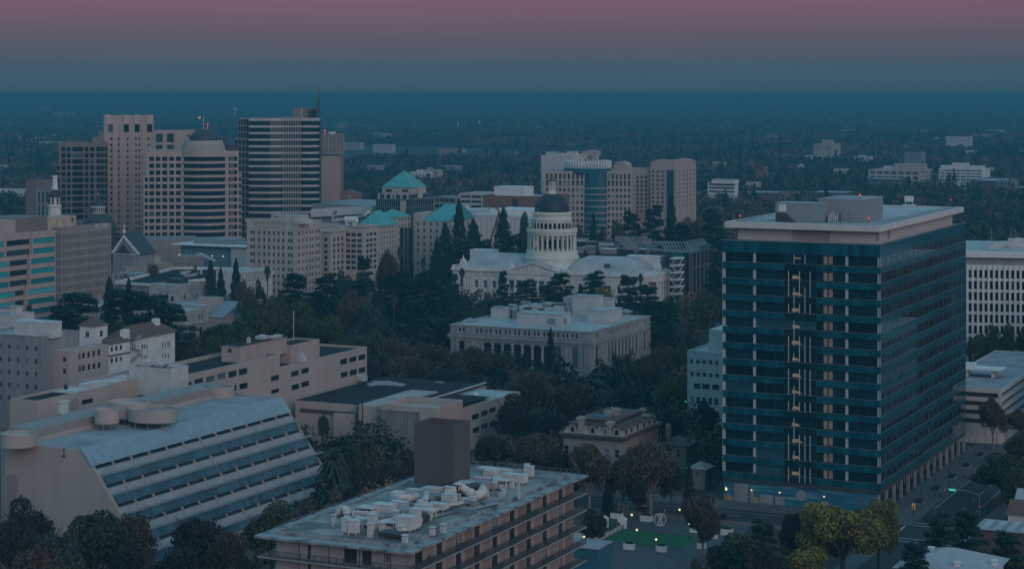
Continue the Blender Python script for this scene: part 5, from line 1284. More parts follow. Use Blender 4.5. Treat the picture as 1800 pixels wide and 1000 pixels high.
 for f in range(nfl):
  hi = z(243)-f*pit; lo = hi-pit*.68
  if lo < 0: break
  for (ax, ay), (bx, by) in zip(pts, pts[1:]):
   n = max(1, int((bx-ax)/1.9))
   for i in range(n):
    s, e = i/n, (i+1)/n-.03/max(n, 1); gl.quad((ax+(bx-ax)*s, ay+(by-ay)*s+.25, lo), (ax+(bx-ax)*e, ay+(by-ay)*e+.25, lo), (ax+(bx-ax)*e, ay+(by-ay)*e+.25, hi), (ax+(bx-ax)*s, ay+(by-ay)*s+.25, hi))
  t = MB(); t.prism([(px_, py_) for px_, py_ in pts]+[(0, 4), (x0, 4)], hi+.002, hi+pit*.32-.002 if f else zt); t.obj("floor_band", m_bd, root)
 gl.obj("curtain_glazing", m_gl, root)
 for i in range(8):
  x = xa+.5+i*(xb-xa-1.0)/7; t = MB(); t.box(x-.17, x+.17, .2, .95, 0, zt+ (z(218)-z(226) if i < 7 else 0)); t.obj("mullion", m_bd, root)
 t = MB()
 for f in range(nfl):
  hi = z(243)-f*pit
  for i in range(5): x = xb+2+i*(0-xb-2)/5; t.box(x, x+.2, -.75, -.60, hi-pit*.66, hi-.05) if hi > 4 else None
 # left set-back wing of dark glass
 m_wing = material("blue_black_glass", (.014,.03,.04), (.01,.022,.03), .15, .3, spec=.6, island=.3)
 for a, b, top, yy in ((62,124,228,8),(40,112,345,5)):
  w = MB(); xA, xB = B.x(q2(a), yy), B.x(q2(b), yy) if a == 62 else x0-.1; zz = z(top, yy); w.box(xA, min(xB, x0-.05), yy, 30+yy, 0, zz); w.obj("glass_wing", m_wing, root)
  t = MB()
  for f in range(28):
   zl = zz-f*pit
   if zl > 1: t.box(xA, min(xB, x0-.06), yy-.12, yy-.004, zl-.5, zl-.1)
  for i in range(5): x = xA+(min(xB, x0)-xA)*i/4; t.box(x-.1, x+.1, yy-.2, yy-.13, 0, zz)
  t.obj("wing_mullion", m_frame_grey, root)
 # penthouse, fin and needle
 zp = z(168, 14); b = MB(); b.box(B.x(q2(385), 14), B.x(q2(541), 14), 14, 36, zt-.6, zp); b.obj("penthouse", m_brown, root)
 b = MB(); xg0, xg1 = B.x(q2(470), 13.8), B.x(q2(532), 13.8)
 for i in range(6):
  for j in range(3): x = xg0+i*(xg1-xg0)/6; zz = zp-2-j*2.6; b.box(x+.2, x+1.9, 13.7, 13.99, zz-1.8, zz)
 b.obj("louvre", m_dark, root)
 b = MB(); b.box(B.x(q2(430), 13.9), B.x(q2(436), 13.9), 13.6, 13.98, zt-.5, zp+.3); b.obj("corner_trim", m_bd, root)
 m_fin = material("blue_glass_fin", (.05,.10,.13), (.04,.08,.105), .2, .3, spec=.7)
 b = MB(); b.box(.03, B.x(q2(551)), 1, 14, 0, z(240)); b.box(-.4, B.x(q2(543)), 3, 10, z(240)+.002, z(92)); b.box(B.x(q2(519), 5), -.42, 4, 9, z(240)-3, z(122)); b.obj("fin", m_fin, root)
 b = MB(); x = B.x(q2(539)); b.tube([(x, 5, z(95)), (x, 5, z(24))], .55, 6, r1=.12); b.obj("needle", material("rust_red_mast", (.26,.10,.08)), root)
 # rear lattice-topped block and blank tall block
 B = Frame(604, 1500, -math.atan(kx(604))+.004); root = B.thing("screened_roof_tower", "dark narrow tower with louvred roof screen and red beacon behind the spire", "tower")
 b = MB(); b.box(B.x(560), 0, 0, 30, 0, B.z(236)); b.obj("body", m_brown, root)
 b = MB()
 for k in range(7): x = B.x(564)+(0-B.x(564))*k/6; b.box(x-.5, x+.5, -.5, -.003, B.z(272), B.z(238))
 for y in (240, 255, 270): b.box(B.x(564), 0, -.7, -.51, B.z(y)-.3, B.z(y)+.3)
 b.obj("louvre_screen", m_grey, root)
 b = MB(); b.box(B.x(578, 4), B.x(590, 4), 4, 12, B.z(236)-.5, B.z(232)); b.obj("roof_sign", m_white_dirty, root)
 b = MB(); x = B.x(571); b.tube([(x, 2, B.z(236)), (x, 2, B.z(231))], .2, 5); b.rings([(.1, B.z(231)), (.8, B.z(230)), (.1, B.z(228))], 8, (x, 2)); b.obj("red_beacon", m_red_lamp, root)
 B = Frame(597, 1420, -math.atan(kx(597))+.004); root = B.thing("blank_ribbed_block", "tall windowless tan block with vertical ribs beside the spire tower", "building")
 b = MB(); b.box(B.x(556), 0, 0, 24, 0, B.z(274)); b.obj("body", m_beige, root)
 b = MB()
 for k in range(12): x = B.x(558)+(0-B.x(558))*k/11; b.box(x-.35, x+.35, -.4, -.003, 0, B.z(276))
 b.obj("rib", m_beige, root)
 b = MB(); b.box(B.x(556)-.4, .4, -.6, 24.5, B.z(274)+.003, B.z(272)); b.obj("roof_edge", m_dark, root)
build_towers()
# --- white set-back block with piers, stone office, teal-roofed hotel
def build_midtown():
 B = Frame(518.5, 1050); root = B.thing("white_pier_block", "white art deco block with vertical piers and paired windows before the towers", "apartment building")
 xl = B.x(434.5); D = B.y(563); zt = B.z(391)
 fh, rh = [], []
 pit = 12.65/FPX*1050; z0 = B.z(400+8)
 q6 = lambda x: 400+x/3.3333
 for k in range(9):
  zz = z0-k*pit
  for c in (138, 152, 185, 214, 242, 270, 298, 325, 358, 374):
   x = B.x(q6(c)); fh.append((x-.62, x+.62, zz-pit*.5, zz))
  for c in (410, 420, 442, 464, 486, 500, 522, 536):
   y = B.y(q6(c)); rh.append((y-.75, y+.75, zz-pit*.5, zz))
 mb = MB(); shell(mb, xl, 0, 0, D, 0, zt, fh, rh, 0, 1, .4); mb.obj("body", [m_cream, m_roof_grey], root)
 windows(root, [('F', 0, *h) for h in fh] + [('R', 0, *h) for h in rh], (g_dark, m_frame_grey), .35, 1, 2, 98)
 p = MB()
 for c in (118, 168, 199, 228, 256, 284, 311, 341, 392): x = B.x(q6(c)); p.box(x-.45, x+.45, -.35, -.003, 6, zt+.5)
 for c in (404, 431, 453, 475, 511, 543): y = B.y(q6(c)); p.box(.003, .35, y-.5, y+.5, 6, zt+.5)
 p.obj("pier", m_cream, root)
 t = MB()
 for k, c in enumerate((118, 168, 199, 228, 256, 284, 311, 341, 392)): x = B.x(q6(c)); t.box(x-1.1, x+1.1, -.6, .6, zt-.6, zt+1.1)
 t.obj("pinnacle", m_cream, root)
 for a, b, yy, top, m in ((200,248,6,100,m_grey_panel),(255,430,8,62,m_cream),(300,330,5,98,m_white),(380,455,3,88,m_white_dirty)):
  o = MB(); o.box(B.x(q6(a), yy), B.x(q6(b), yy), yy, yy+8, zt-1, B.z(360+top/3.3333, 0, yy)); o.obj("roof_house", m, root)
 w = [('F', 8, B.x(q6(272+i*12), 8), B.x(q6(281+i*12), 8), B.z(360+80/3.3333, 0, 8), B.z(360+74/3.3333, 0, 8)) for i in range(3)]
 windows(root, w, (g_dark, m_frame_grey), -.02, 1, 1, 5)
 B = Frame(577, 1080); root = B.thing("stone_corner_office", "beige stone office in two stepped blocks with white roof tank and flags", "office building")
 s = 12.5
 q = lambda x: 560+x/s
 z = lambda y, xx=0, yy=0: B.z(355+y/s, xx, yy)
 xa0, xa1 = B.x(q(-60)), B.x(q(262)); yR = B.y(q(605), xa1); zA = z(640, xa1)
 fA = [(B.x(q(130)), B.x(q(180)), z(1000-130*1)-0, z(795))]; pit = (z(795)-z(925))
 fA, rA = [], []
 for k in range(7):
  zz = z(795, xa1)-k*pit
  for c in (155,): x = B.x(q(c)); fA.append((x-1.1, x+1.1, zz-pit*.62, zz))
  for c in (348, 437, 527): y = B.y(q(c), xa1); rA.append((y-1.2, y+1.2, zz-pit*.62, zz))
 yB = yR; xb1 = B.x(q(1005), yB); xbl = xa1-30; DB = B.y(q(1320), xb1); zB = z(530, xb1, yB)
 fB, rB = [], []; pitB = (z(690, xb1, yB)-z(812, xb1, yB))
 for k in range(7):
  zz = z(690, xb1, yB)-k*pitB
  for c in (640, 765, 895): x = B.x(q(c), yB); fB.append((x-1.5, x+1.5, zz-pitB*.62, zz))
  for c in (1080, 1160, 1245): y = B.y(q(c), xb1); rB.append((y-1.6, y+1.6, zz-pitB*.62, zz))
 mb = MB(); shell(mb, xa0, xa1, 0, yB-.02, 0, zA, fA, rA, 0, 1, .4); mb.obj("near_block", [m_cream, m_roof_grey], root)
 mb = MB(); shell(mb, xbl, xb1, yB, DB, 0, zB, fB, rB, 0, 1, .4); mb.obj("rear_block", [m_cream, m_roof_grey], root)
 windows(root, [('F', 0, *h) for h in fA]+[('R', xa1, *h) for h in rA]+[('F', yB, *h) for h in fB]+[('R', xb1, *h) for h in rB], (g_dark, m_frame_grey), .34, 1, 2, 98)
 t = MB()
 for zc, o in ((zA, .7), (z(905, xa1), .35)): t.box(xa0-o, xa1+o, -o, -.003, zc-.7, zc+.05); t.box(xa1+.003, xa1+o, 0, yB-.1, zc-.7, zc+.05)
 for zc, o in ((zB, .8), (z(795, xb1, yB)-pitB*.0, .35)): t.box(xa1+.8, xb1+o, yB-o, yB-.003, zc-.7, zc+.05); t.box(xb1+.003, xb1+o, yB, DB, zc-.7, zc+.05)
 t.obj("cornice", m_cream, root)
 x, y = B.x(q(590), yB+12), yB+12; r = 70/s/FPX*B.dist(x, y); zt = zB+.6; L = 290/s/FPX*B.dist(x, y)
 b = MB(); b.tube([(x, y, zt+r), (x+L, y, zt+r)], r, 18); b.box(x+1, x+2, y-r*.8, y+r*.8, zB-.9, zt+.6); b.box(x+L-2, x+L-1, y-r*.8, y+r*.8, zB-.9, zt+.6); b.obj("roof_tank", m_white, root)
 for c, top, lab, cols_ in ((408,190,"flagpole with a striped flag on the stone office roof beside the white tank",True),(1140,160,"flagpole with a pale bear style flag on the stone office roof edge",False)):
  x, y = B.x(q(c), yB+3), yB+3; f = thing("flagpole", lab, "flagpole", B.w(x, y, zB-.9), GRID); h = B.z(355+top/s, x, y)-zB+1.4
  p = MB(); p.tube([(0,0,0),(0,0,h)], .12, 6, r1=.06); p.obj("pole", m_white, f)
  p = MB()
  for i in range(6):
   for j in range(4):
    g = lambda i, j: (-.2-i*.55, .12*math.sin(i*1.7), h-.3-j*.62-i*.38); p.quad(g(i,j), g(i+1,j), g(i+1,j+1), g(i,j+1), (2 if (i < 3 and j < 2) else j % 2) if cols_ else (0 if j == 3 else 1))
  p.obj("flag", [material("flag_stripe_red", (.38,.06,.09)), m_white, material("flag_blue", (.03,.05,.14))], f)
 # hotel with teal copper roofs, dark glass tower under a pyramid
 B = Frame(724, 1290); root = B.thing("pyramid_roof_tower", "dark glass tower under a bright teal pyramid roof", "tower")
 s = 9.094
 q = lambda x: 640+x/s
 z = lambda y, xx=0, yy=0: B.z(290+y/s, xx, yy)
 x0, x1 = B.x(q(290)), B.x(q(755)); y1 = B.y(q(990), x1); zb, ze, za = z(462, x1), z(365, x1), None
 b = MB(); b.box(x0, x1, 0, y1, zb-1, ze); b.obj("crown_storey", m_cream, root)
 o = .6; zc = ze+.003; ap = ((x0+x1)/2, y1/2); zap = B.z(290+82/s, *ap); b = MB(); c = [(x0-o, -o), (x1+o, -o), (x1+o, y1+o), (x0-o, y1+o)]
 for k in range(4): b.poly([(*c[k], zc), (*c[(k+1)%4], zc), (*ap, zap)])
 b.quad(*[(*p, zc) for p in c[::-1]]); b.obj("pyramid_roof", m_teal_roof, root)
 for a in (355, 615):
  for i in range(6): x = B.x(q(a+i*16)); w = MB(); w.box(x-.35, x+.35, -.06, -.003, z(435, x), z(392, x)); w.obj("window", g_dark, root)
 m_dg = material("dark_teal_glazing", (.012,.04,.05), (.008,.03,.038), .15, .3, spec=.6, island=.3)
 # tiers
 def tier(xa, xb, ya, yb, za_, zb_, mats, name, nx=9, nz=3, ny=9):
  t = MB(); t.box(xa, xb, ya, yb, za_, zb_); t.obj(name, mats, root)
  f = MB()
  for i in range(nx+1): x = xa+(xb-xa)*i/nx; f.box(x-.12, x+.12, ya-.1, ya-.003, za_, zb_)
  for i in range(1, ny+1): y = ya+(yb-ya)*i/ny; f.box(xb+.003, xb+.1, y-.12, y+.12, za_, zb_)
  for j in range(nz+1): zz = za_+(zb_-za_-.2)*j/nz; f.box(xa, xb+.1, ya-.14, ya-.101, zz, zz+.2); f.box(xb+.101, xb+.14, ya, yb, zz, zz+.2)
  f.obj("mullion", m_frame_grey, root)
 tier(B.x(q(232), -2), x1+1, -2, y1+2, z(548, x1), z(466, x1)-.02, m_dg, "upper_tier", 8, 1)
 p = MB()
 for c in (240, 345, 440, 498, 595, 700): x = B.x(q(c), -2.2); p.box(x-.8, x+.8, -2.6, -2.15, z(545), z(468))
 p.box(B.x(q(228), -2.2), x1+1, -2.62, -2.16, z(478), z(464)); p.obj("loggia_frame", m_cream, root)
 y2 = B.y(q(1105), x1+2); tier(B.x(q(190), -4), x1+2, -4, y2, 0, z(552, x1), m_dg, "lower_tier", 16, 10, 12)
 p = MB(); p.box(B.x(q(585), -4.6), B.x(q(665), -4.6), -5.4, -4.15, z(760), z(570)); p.obj("stone_pier", m_cream, root)
 b = MB(); xx = B.x(q(878), 0); yy = B.y(q(878), x1+.4); b.box(x1+.003, x1+1.6, yy-3, yy+3, z(540), z(362)); b.prism([(yy-3.2, z(362)), (yy+3.2, z(362)), (yy, z(352))], x1, x1+1.8, axis='x'); b.tube([(x1+.8, yy, z(352)), (x1+.8, yy, z(185))], .25, 5, r1=.1); b.obj("dormer_mast", m_cream, root)
 def hip(xa, xb, ya, yb, z0, z1, name, root, ridge=.5):
  b = MB(); o = .8; c = [(xa-o, ya-o, z0), (xb+o, ya-o, z0), (xb+o, yb+o, z0), (xa-o, yb+o, z0)]; L, W = xb-xa, yb-ya
  if L > W: r0, r1 = (xa+W*ridge, (ya+yb)/2, z1), (xb-W*ridge, (ya+yb)/2, z1)
  else: r0, r1 = ((xa+xb)/2, ya+L*ridge, z1), ((xa+xb)/2, yb-L*ridge, z1)
  if L > W: b.quad(c[0], c[1], r1, r0); b.poly([c[1], c[2], r1]); b.quad(c[2], c[3], r0, r1); b.poly([c[3], c[0], r0])
  else: b.poly([c[0], c[1], r0]); b.quad(c[1], c[2], r1, r0); b.poly([c[2], c[3], r1]); b.quad(c[3], c[0], r0, r1)
  b.quad(c[3], c[2], c[1], c[0]); return b.obj(name, m_teal_roof, root)
 # left hotel wing
 B, root, xl, D, zt = office("teal_roof_hotel", "cream hotel wing with stepped bright teal hip roofs left of the conifers", "hotel", 668, 1150, 630, 698.5, 398, m_cream,
  front=(3, 7, 402, 470, .35, .5), right=(6, 8, 397, 470, .38, .55), glass=g_blue, roof=m_roof_grey)
 hip(xl, 0, 0, D, zt+.1, zt+8.5, "hip_roof", root)
 b = MB(); yq = D+.03; D2 = B.y(722.5, 0); rh = []
 for k in range(8):
  zz = B.z(384, 0, yq)-k*3.9
  for s_ in (.1, .32, .55, .8): y = yq+(D2-yq)*s_; rh.append((y, y+1.3, zz-2, zz))
 shell(b, xl, 0, yq, D2, 0, B.z(382, 0, yq), [], rh, 0, 1, .3); b.obj("rear_wing", [m_cream, m_roof_grey], root); windows(root, [('R', 0, *h) for h in rh], (g_blue, m_frame_grey), .25, 1, 1, 40)
 hip(xl, 0, yq, D2*.95, B.z(382, 0, yq)+.1, B.z(368, xl, yq), "hip_roof", root)
 for k in range(3):
  y = yq+(D2-yq)*(.25+.3*k); b = MB(); b.box(.003, 1.4, y-.9, y+.9, 4, B.z(400, 0, y)); b.obj("bay_window", g_blue, root)
 # right hotel wing
 B, root, xl, D, zt = office("teal_roof_hotel", "cream hotel wing with one teal sloping roof between glass tower and conifers", "hotel", 787, 1170, 727, 835, 390, m_cream,
  front=(5, 8, 392, 480, .30, .55), right=(6, 6, 395, 480, .3, .5), glass=g_blue, roof=m_roof_grey)
 b = MB(); x0 = B.x(753); zz = B.z(389); b.poly([(x0-4, 0, zz), (.6, 0, zz), (.6, 18, zz+9), (x0+2, 18, zz+9)]); b.poly([(.6, 0, zz), (.6, 36, zz), (.6, 18, zz+9)]); b.poly([(x0-4, 0, zz), (x0+2, 18, zz+9), (x0-4, 36, zz)]); b.poly([(.6, 36, zz), (x0-4, 36, zz), (x0+2, 18, zz+9), (.6, 18, zz+9)]); b.obj("sloping_roof", m_teal_roof, root)
 b = MB(); b.box(xl, x0-4.2, 0.0, 20, zt-.1, B.z(376)); b.obj("stair_block", m_cream, root)
 # white arena with sloping fascia
 B = Frame(655, 1330); root = B.thing("white_fascia_hall", "large low white hall with sloping fascia between spire tower and teal roofs", "hall")
 b = MB(); x0 = B.x(545); b.prism([(x0, 0), (0, 0), (0, B.z(362.5)), (x0, B.z(360))], 0, 60, axis='y'); b.obj("body", m_grey_panel, root)
 b = MB(); b.prism([(x0, B.z(386)), (0, B.z(376)), (0, B.z(361)), (x0, B.z(371))], -1.2, -.003, axis='y'); b.obj("fascia", m_white, root)
 b = MB(); b.prism([(x0, B.z(387.5)), (-1, B.z(376.5)), (-1, B.z(375.2)), (x0, B.z(385.5))], -1.6, -1.203, axis='y'); b.obj("painted_shadow_strip", m_dark, root)  # solid dark strip draws the shade along the fascia's lower edge
 b = MB(); b.prism([(x0+18, B.z(393)), (-4, B.z(380)), (-4, B.z(377)), (x0+18, B.z(387))], -2.0, -1.25, axis='y'); b.obj("canopy", m_white, root)
 B = Frame(637, 1480, -math.atan(kx(637))+.004); root = B.thing("brick_gable_hall", "red brick hall with low gable and round window behind the white fascia hall", "hall")
 x0 = B.x(598); zt = B.z(345); b = MB(); b.prism([(x0, 0), (0, 0), (0, zt), (x0*.55, B.z(336)), (x0, B.z(341))], 0, 40, axis='y'); b.obj("body", m_brick, root)
 b = MB(); b.rings([(1.8, -.1), (1.8, .1)], 20); b.xf(Matrix.Translation((B.x(614), -.08, B.z(346))) @ Matrix.Rotation(R(90), 4, 'X')); b.obj("round_window", m_grey, root)
build_midtown()
# --- low ground left of the park: garages, pavilion, cream sheds, temple-fronted library, hospital, tiled house
def build_low_left():
 s = 5.0
 q = lambda x: 180+x/s
 pz = lambda y: 400+y/s
 # podium under the domed office
 B = Frame(345, 1235, -math.atan(kx(345))+.004); root = B.thing("brick_podium", "long dark brick podium below the domed office", "podium")
 b = MB(); b.box(B.x(243), 0, 0, 30, 0, B.z(420)); b.obj("body", m_beige_dark, root)
 b = MB()
 for k in range(9): x = B.x(245)+k*(0-B.x(245))/9; b.box(x+.4, x+3.6, -.06, -.003, B.z(437), B.z(431))
 b.obj("slot_band", m_grey, root)
 # glass pavilion
 B = Frame(436, 1150); root = B.thing("glass_pavilion", "low glass pavilion with wide white flat roof and lit eaves lamps", "pavilion")
 zt = B.z(433); x0 = B.x(316); b = MB(); b.box(x0, 0, 2, 26, 0, zt-.8); b.obj("glazing", g_blue, root)
 b = MB(); b.box(B.x(303), 1, -2, 30, zt-.75, zt); b.obj("roof_slab", m_white, root)
 b = MB(); b.box(B.x(q(800), 6), B.x(q(1125), 6), 6, 22, zt+.003, B.z(pz(118), 0, 6)); b.box(B.x(q(1128), 8), -2, 8, 20, zt+.003, B.z(pz(138), 0, 8)); b.obj("roof_house", m_grey_panel, root)
 for k in range(14): x = x0+(0-x0)*k/13; b = MB(); b.box(x-.15, x+.15, 1.5, 1.96, 0, zt-.76); b.obj("mullion", m_frame_grey, root)
 b = MB(); b.box(B.x(q(1135)), 0, -.6, 1.9, 0, zt-1.2); b.obj("end_wall", m_white_dirty, root)
 b = MB(); x = B.x(q(825), -6); b.prism([(x, B.z(pz(240))), (x+3, B.z(pz(228))), (x+14, B.z(pz(290))), (x+14, B.z(pz(300)))], -8, -6, axis='y'); b.obj("outside_stair", m_white_dirty, root)
 for c, y in ((676, 238), (965, 250), (1062, 254)):
  x = B.x(q(c), -2.5); zz = B.z(pz(y), x, -2.5); b = MB(); b.tube([(x, -2.5, 0), (x, -2.5, zz-.3)], .07, 5); b.obj("lamp_post", m_dark, root); b = MB(); b.rings([(.1, zz-.3), (.5, zz), (.1, zz+.4)], 8, (x, -2.5)); b.obj("lamp_glass", m_warm_lamp, root)
 # cream sheds
 m_cy = material("pale_yellow_render", (.48,.42,.30), (.40,.34,.24), .85, .3)
 for (px_, Y, pl, pr, top, m, lab) in ((284,1120,225,308,464,m_cy,"pale yellow flat roofed shed with small roof box"),(258,1080,221,274,470,m_pink,"small pink flat roofed shed in front of the yellow shed"),(240,1060,197,275,482,m_granite,"low stone walled yard building with a dark gateway")):
  B, root, xl, D, zt = office("flat_roof_shed", lab, "building", px_, Y, pl, pr, top, m, front=(4, 1, top+4, top+8, .3, 1.0) if m is m_granite else None, par=.5)
  if m is m_cy: roof_box(B, root, xl, D, zt, .55, .4, 8, 6, 3.2, m_cy)
 # parking deck
 B = Frame(263, 990); root = B.thing("parking_deck", "dark parking deck with white edge walls and a ramp opening", "car park")
 zt = B.z(pz(497)); xl = B.x(q(120)); D = 130
 xr = 0
 pts = [B.xy(q(a), pz(b), zt) for a, b in ((120,478),(640,352),(1500,356),(1500,395),(700,470),(420,497))]
 b = MB(); b.prism(pts, 0, zt-1.0, 0, 1); b.obj("deck", [m_grey, m_roof_black], root)
 b = MB()
 for p, r_ in list(zip(pts, pts[1:]+pts[:1])):
  d = Vector((r_[0]-p[0], r_[1]-p[1], 0)).normalized(); n = Vector((-d.y, d.x, 0))*.8
  b.prism([p, r_, (r_[0]+n.x, r_[1]+n.y), (p[0]+n.x, p[1]+n.y)], zt-.98, zt+.35)
 b.obj("edge_wall", m_white, root)
 rp = [B.xy(q(a), pz(bb), zt-.95) for a, bb in ((680,410),(860,388),(870,410),(740,440))]; b = MB(); b.poly([(*p, zt-.93) for p in rp]); b.obj("ramp_opening", m_dark, root)
 b = MB()
 for p, r_ in zip(rp, rp[1:]+rp[:1]): b.prism([p, r_, (r_[0]+.01, r_[1]+1.0), (p[0]+.01, p[1]+1.0)], zt-.94, zt+.4)
 b.obj("ramp_wall", m_white_dirty, root)
 x, y = B.xy(q(715), pz(352), zt-1); b = MB(); b.box(x-7, x+7, y, y+9, zt-1, zt+5.2); b.box(x-7.2, x+7.2, y-.3, y-.01, zt+1.2, zt+2.0); b.obj("stair_house", m_beige_dark, root)
 # low white office with slim columns by the park
 B, root, xl, D, zt = office("slim_column_office", "low white office with slim columns behind the leaning pines", "office building", 430, 1000, 380, 479, 478, m_white_dirty, right=(12, 1, 481, 497, .6, 1.0), glass=g_blue, roof=m_roof_pale, depth=.8, par=.4)
 # temple-fronted library
 B = Frame(322, 880); root = B.thing("stone_library", "old stone library with pedimented portico and blocky stone attic", "library")
 zt = B.z(pz(700), 0, 10); zc = B.z(pz(850)); D = B.y(470); xl = -62.0
 rh = [(B.y(q(c)), B.y(q(c+26)), B.z(pz(1010), 0, 5), B.z(pz(890), 0, 5)) for c in (853,)]
 rh += [(B.y(q(c)), B.y(q(c+12)), B.z(pz(822), 0, 5), B.z(pz(780), 0, 5)) for c in (850, 872)]
 ye = B.y(q(1370)); rh += [(B.y(q(c)), B.y(q(c+9)), B.z(pz(712), 0, ye), B.z(pz(676), 0, ye)) for c in (1402, 1420)]
 zlow = B.z(pz(742)); ypa = B.y(q(935)); zhi = B.z(pz(690), 0, ypa)
 ypb = B.y(q(1370)); zend = B.z(pz(632), 0, ypb)
 mb = MB(); shell(mb, xl, 0, 0, ypa, 0, zlow, [], rh[:3], 0, 1, .5, .6); shell(mb, xl, -2.5, ypa+.02, ypb, 0, zhi, [], [], 0, 1, .5, .6); shell(mb, xl, 0, ypb+.02, D, 0, zend, [], rh[3:], 0, 1, .5, .6); mb.obj("body", [m_granite, m_roof_pale], root)
 windows(root, [('R', 0, *h) for h in rh], (g_dark, m_frame_dark), .4, 1, 2)
 t = MB(); t.box(.003, .9, -.9, D, zc-.8, zc); t.box(xl, .9, -.9, -.003, zc-.8, zc); t.obj("cornice", m_granite, root)
 p = MB()
 for c in (780, 820, 895, 935): y = B.y(q(c)); p.box(.003, .5, y-.9, y+.9, 0, zc-.82)
 p.obj("pilaster", m_granite, root)
 ypk = B.y(q(1220), 6); y0_, y1_ = B.y(q(1040), 6), B.y(q(1390), 6); zpk = B.z(pz(668), 6, ypk); zb = B.z(pz(808), 6, y0_)
 b = MB(); b.prism([(y0_, zb), (y1_, zb), (ypk, zpk)], -2.4, 6, axis='x'); b.box(-2.4, 6, y0_, y1_, zb-4, zb-.003); b.obj("pediment", m_granite, root)
 b = MB()
 for a, c in ((y0_, ypk), (y1_, ypk)): b.prism([(a, zb), (a, zb+1.0), (c, zpk+1.0), (c, zpk)] if a < c else [(c, zpk), (c, zpk+1.0), (a, zb+1.0), (a, zb)], -2.6, 6.8, axis='x')
 b.obj("pediment_roof", m_grey_panel, root)
 for k in range(6): y = y0_+2+k*(y1_-y0_-4)/5; b = MB(); b.rings([(1.1, 0), (1.0, 6), (.85, zb-5), (1.2, zb-4.003)], 12, (4.8, y)); b.obj("column", m_granite, root)
 m_at = material("blotched_stone", (.40,.37,.35), (.24,.23,.225), .85, .35, detail=9)
 xa1, ya = B.xy(q(640), pz(672), zlow-.6); xa0 = B.x(q(415), ya); yb = B.y(q(857), xa1); za_ = B.z(pz(508), xa1, ya)
 fh = [(B.x(q(600), ya), B.x(q(624), ya), B.z(pz(650), xa1, ya), B.z(pz(605), xa1, ya))]; rr = [(B.y(q(c), xa1), B.y(q(c+15), xa1), B.z(pz(645), xa1, ya), B.z(pz(600), xa1, ya)) for c in (720, 828)]
 mb = MB(); shell(mb, xa0, xa1, ya, yb, zlow-.6, za_, fh, rr, 0, 1, .5, .5); mb.obj("attic_block", [m_at, m_roof_pale], root); windows(root, [('F', ya, *fh[0])]+[('R', xa1, *h) for h in rr], (g_dark, m_frame_dark), .4, 1, 1)
 b = MB(); b.box(B.x(q(560), ya+12), B.x(q(690), ya+12), ya+12, ya+18, za_-.5, za_+1.6); b.obj("roof_plant", m_dark, root)
 x, y = B.xy(q(990), pz(680), zhi-.6); b = MB(); b.box(x-9, x, y, y+7, zhi-.6, B.z(pz(620), x, y)); b.obj("roof_house", m_beige, root)
 # grey hospital-like block
 B, root, xl, D, zt = office("grey_rendered_block", "grey rendered block with small square windows and white roof house", "building", 73.5, 640, -40, 140, 591.5, m_grey,
  front=(7, 5, 609, 708, .32, .38, .6), right=None, glass=g_dark, roof=m_roof_pale, depth=.3)
 rs = [('R', 0.0, B.y(c), B.y(c+4.6), B.z(623, 0, 5), B.z(614, 0, 5)) for c in (86.5, 96, 105.5, 114.5, 123.5)]
 b = MB()
 for s_ in rs: b.box(.003, .06, s_[2], s_[3], s_[4], s_[5])
 b.obj("wall_panel", m_grey_panel, root)
 q5 = lambda x: x/3.3333
 p5 = lambda y: 360+y/3.3333
 x1, y0 = B.xy(q5(362), p5(760), zt-.9); x0 = B.x(q5(82), y0); b = MB(); xx0, yy0 = B.xy(q5(82), p5(770), zt-.9); b.box(B.x(q5(82), 3), B.x(q5(300), 3), 3, B.y(q5(362), B.x(q5(300), 3)), zt-.9, B.z(p5(688), 0, 3)); b.obj("roof_house", m_white_dirty, root)
 xw = 4.5; ya = B.y(q5(258), xw); ya = B.y(q5(402), 8)*0+6.0
 yy1 = B.y(190.5, 12); b2 = MB(); zz = B.z(p5(862), 9, 6)
 xw0, xw1 = .02, None
 xw1 = B.x(q5(402), 6); D3 = B.y(190.5, xw1); hs = []
 for (cs, yt, yb) in (([466,490,520,549,580], 872, 905), ([468,490,522,551,581], 945, 978)):
  for c in cs: ya_ = B.y(q5(c-8), xw1); yb_ = B.y(q5(c+8), xw1); off = -(c-466)*.19; hs.append((ya_, yb_, B.z(p5(yb+off), xw1, ya_), B.z(p5(yt+off), xw1, ya_)))
 fh2 = [(B.x(q5(368), 6), B.x(q5(386), 6), B.z(p5(a+28), xw1, 6), B.z(p5(a), xw1, 6)) for a in (893, 962)]
 shell(b2, .02, xw1, 6, D3, 0, zz, fh2, hs, 0, 1, .3, .6); b2.obj("lower_wing", [m_beige, m_roof_pale], root); windows(root, [('R', xw1, *h) for h in hs]+[('F', 6, *h) for h in fh2], (g_dark, m_frame_dark), .25, 2, 1, 30)
 B, root, xl, D, zt = office("white_flat_block", "plain white flat roofed block at the picture edge below the ribbon window office", "building", 28, 700, -60, 60, 553, m_white_dirty, par=.5); roof_box(B, root, xl, D, zt, .9, .3, 3, 3, 2.5, m_white_dirty)
 # Mediterranean house with red tile roofs
 B = Frame(225, 705); root = B.thing("tiled_white_house", "white Mediterranean building with red clay tile roofs and square tower", "house")
 xl = B.x(188); D = B.y(307.5); ze = B.z(p5(792)); rh = []
 for (cs, yt, yb, yend) in (([764,778,792], 815, 842, 0), ([836,848,862], 818, 846, 0), ([952,968,984,994], 803, 838, 0), ([830,846,860], 880, 902, 0), ([955,972,988], 872, 898, 0)):
  for c in cs: a = B.y(q5(c-4)); e = B.y(q5(c+4)); rh.append((a, e, B.z(p5(yb), 0, a), B.z(p5(yt), 0, a)))
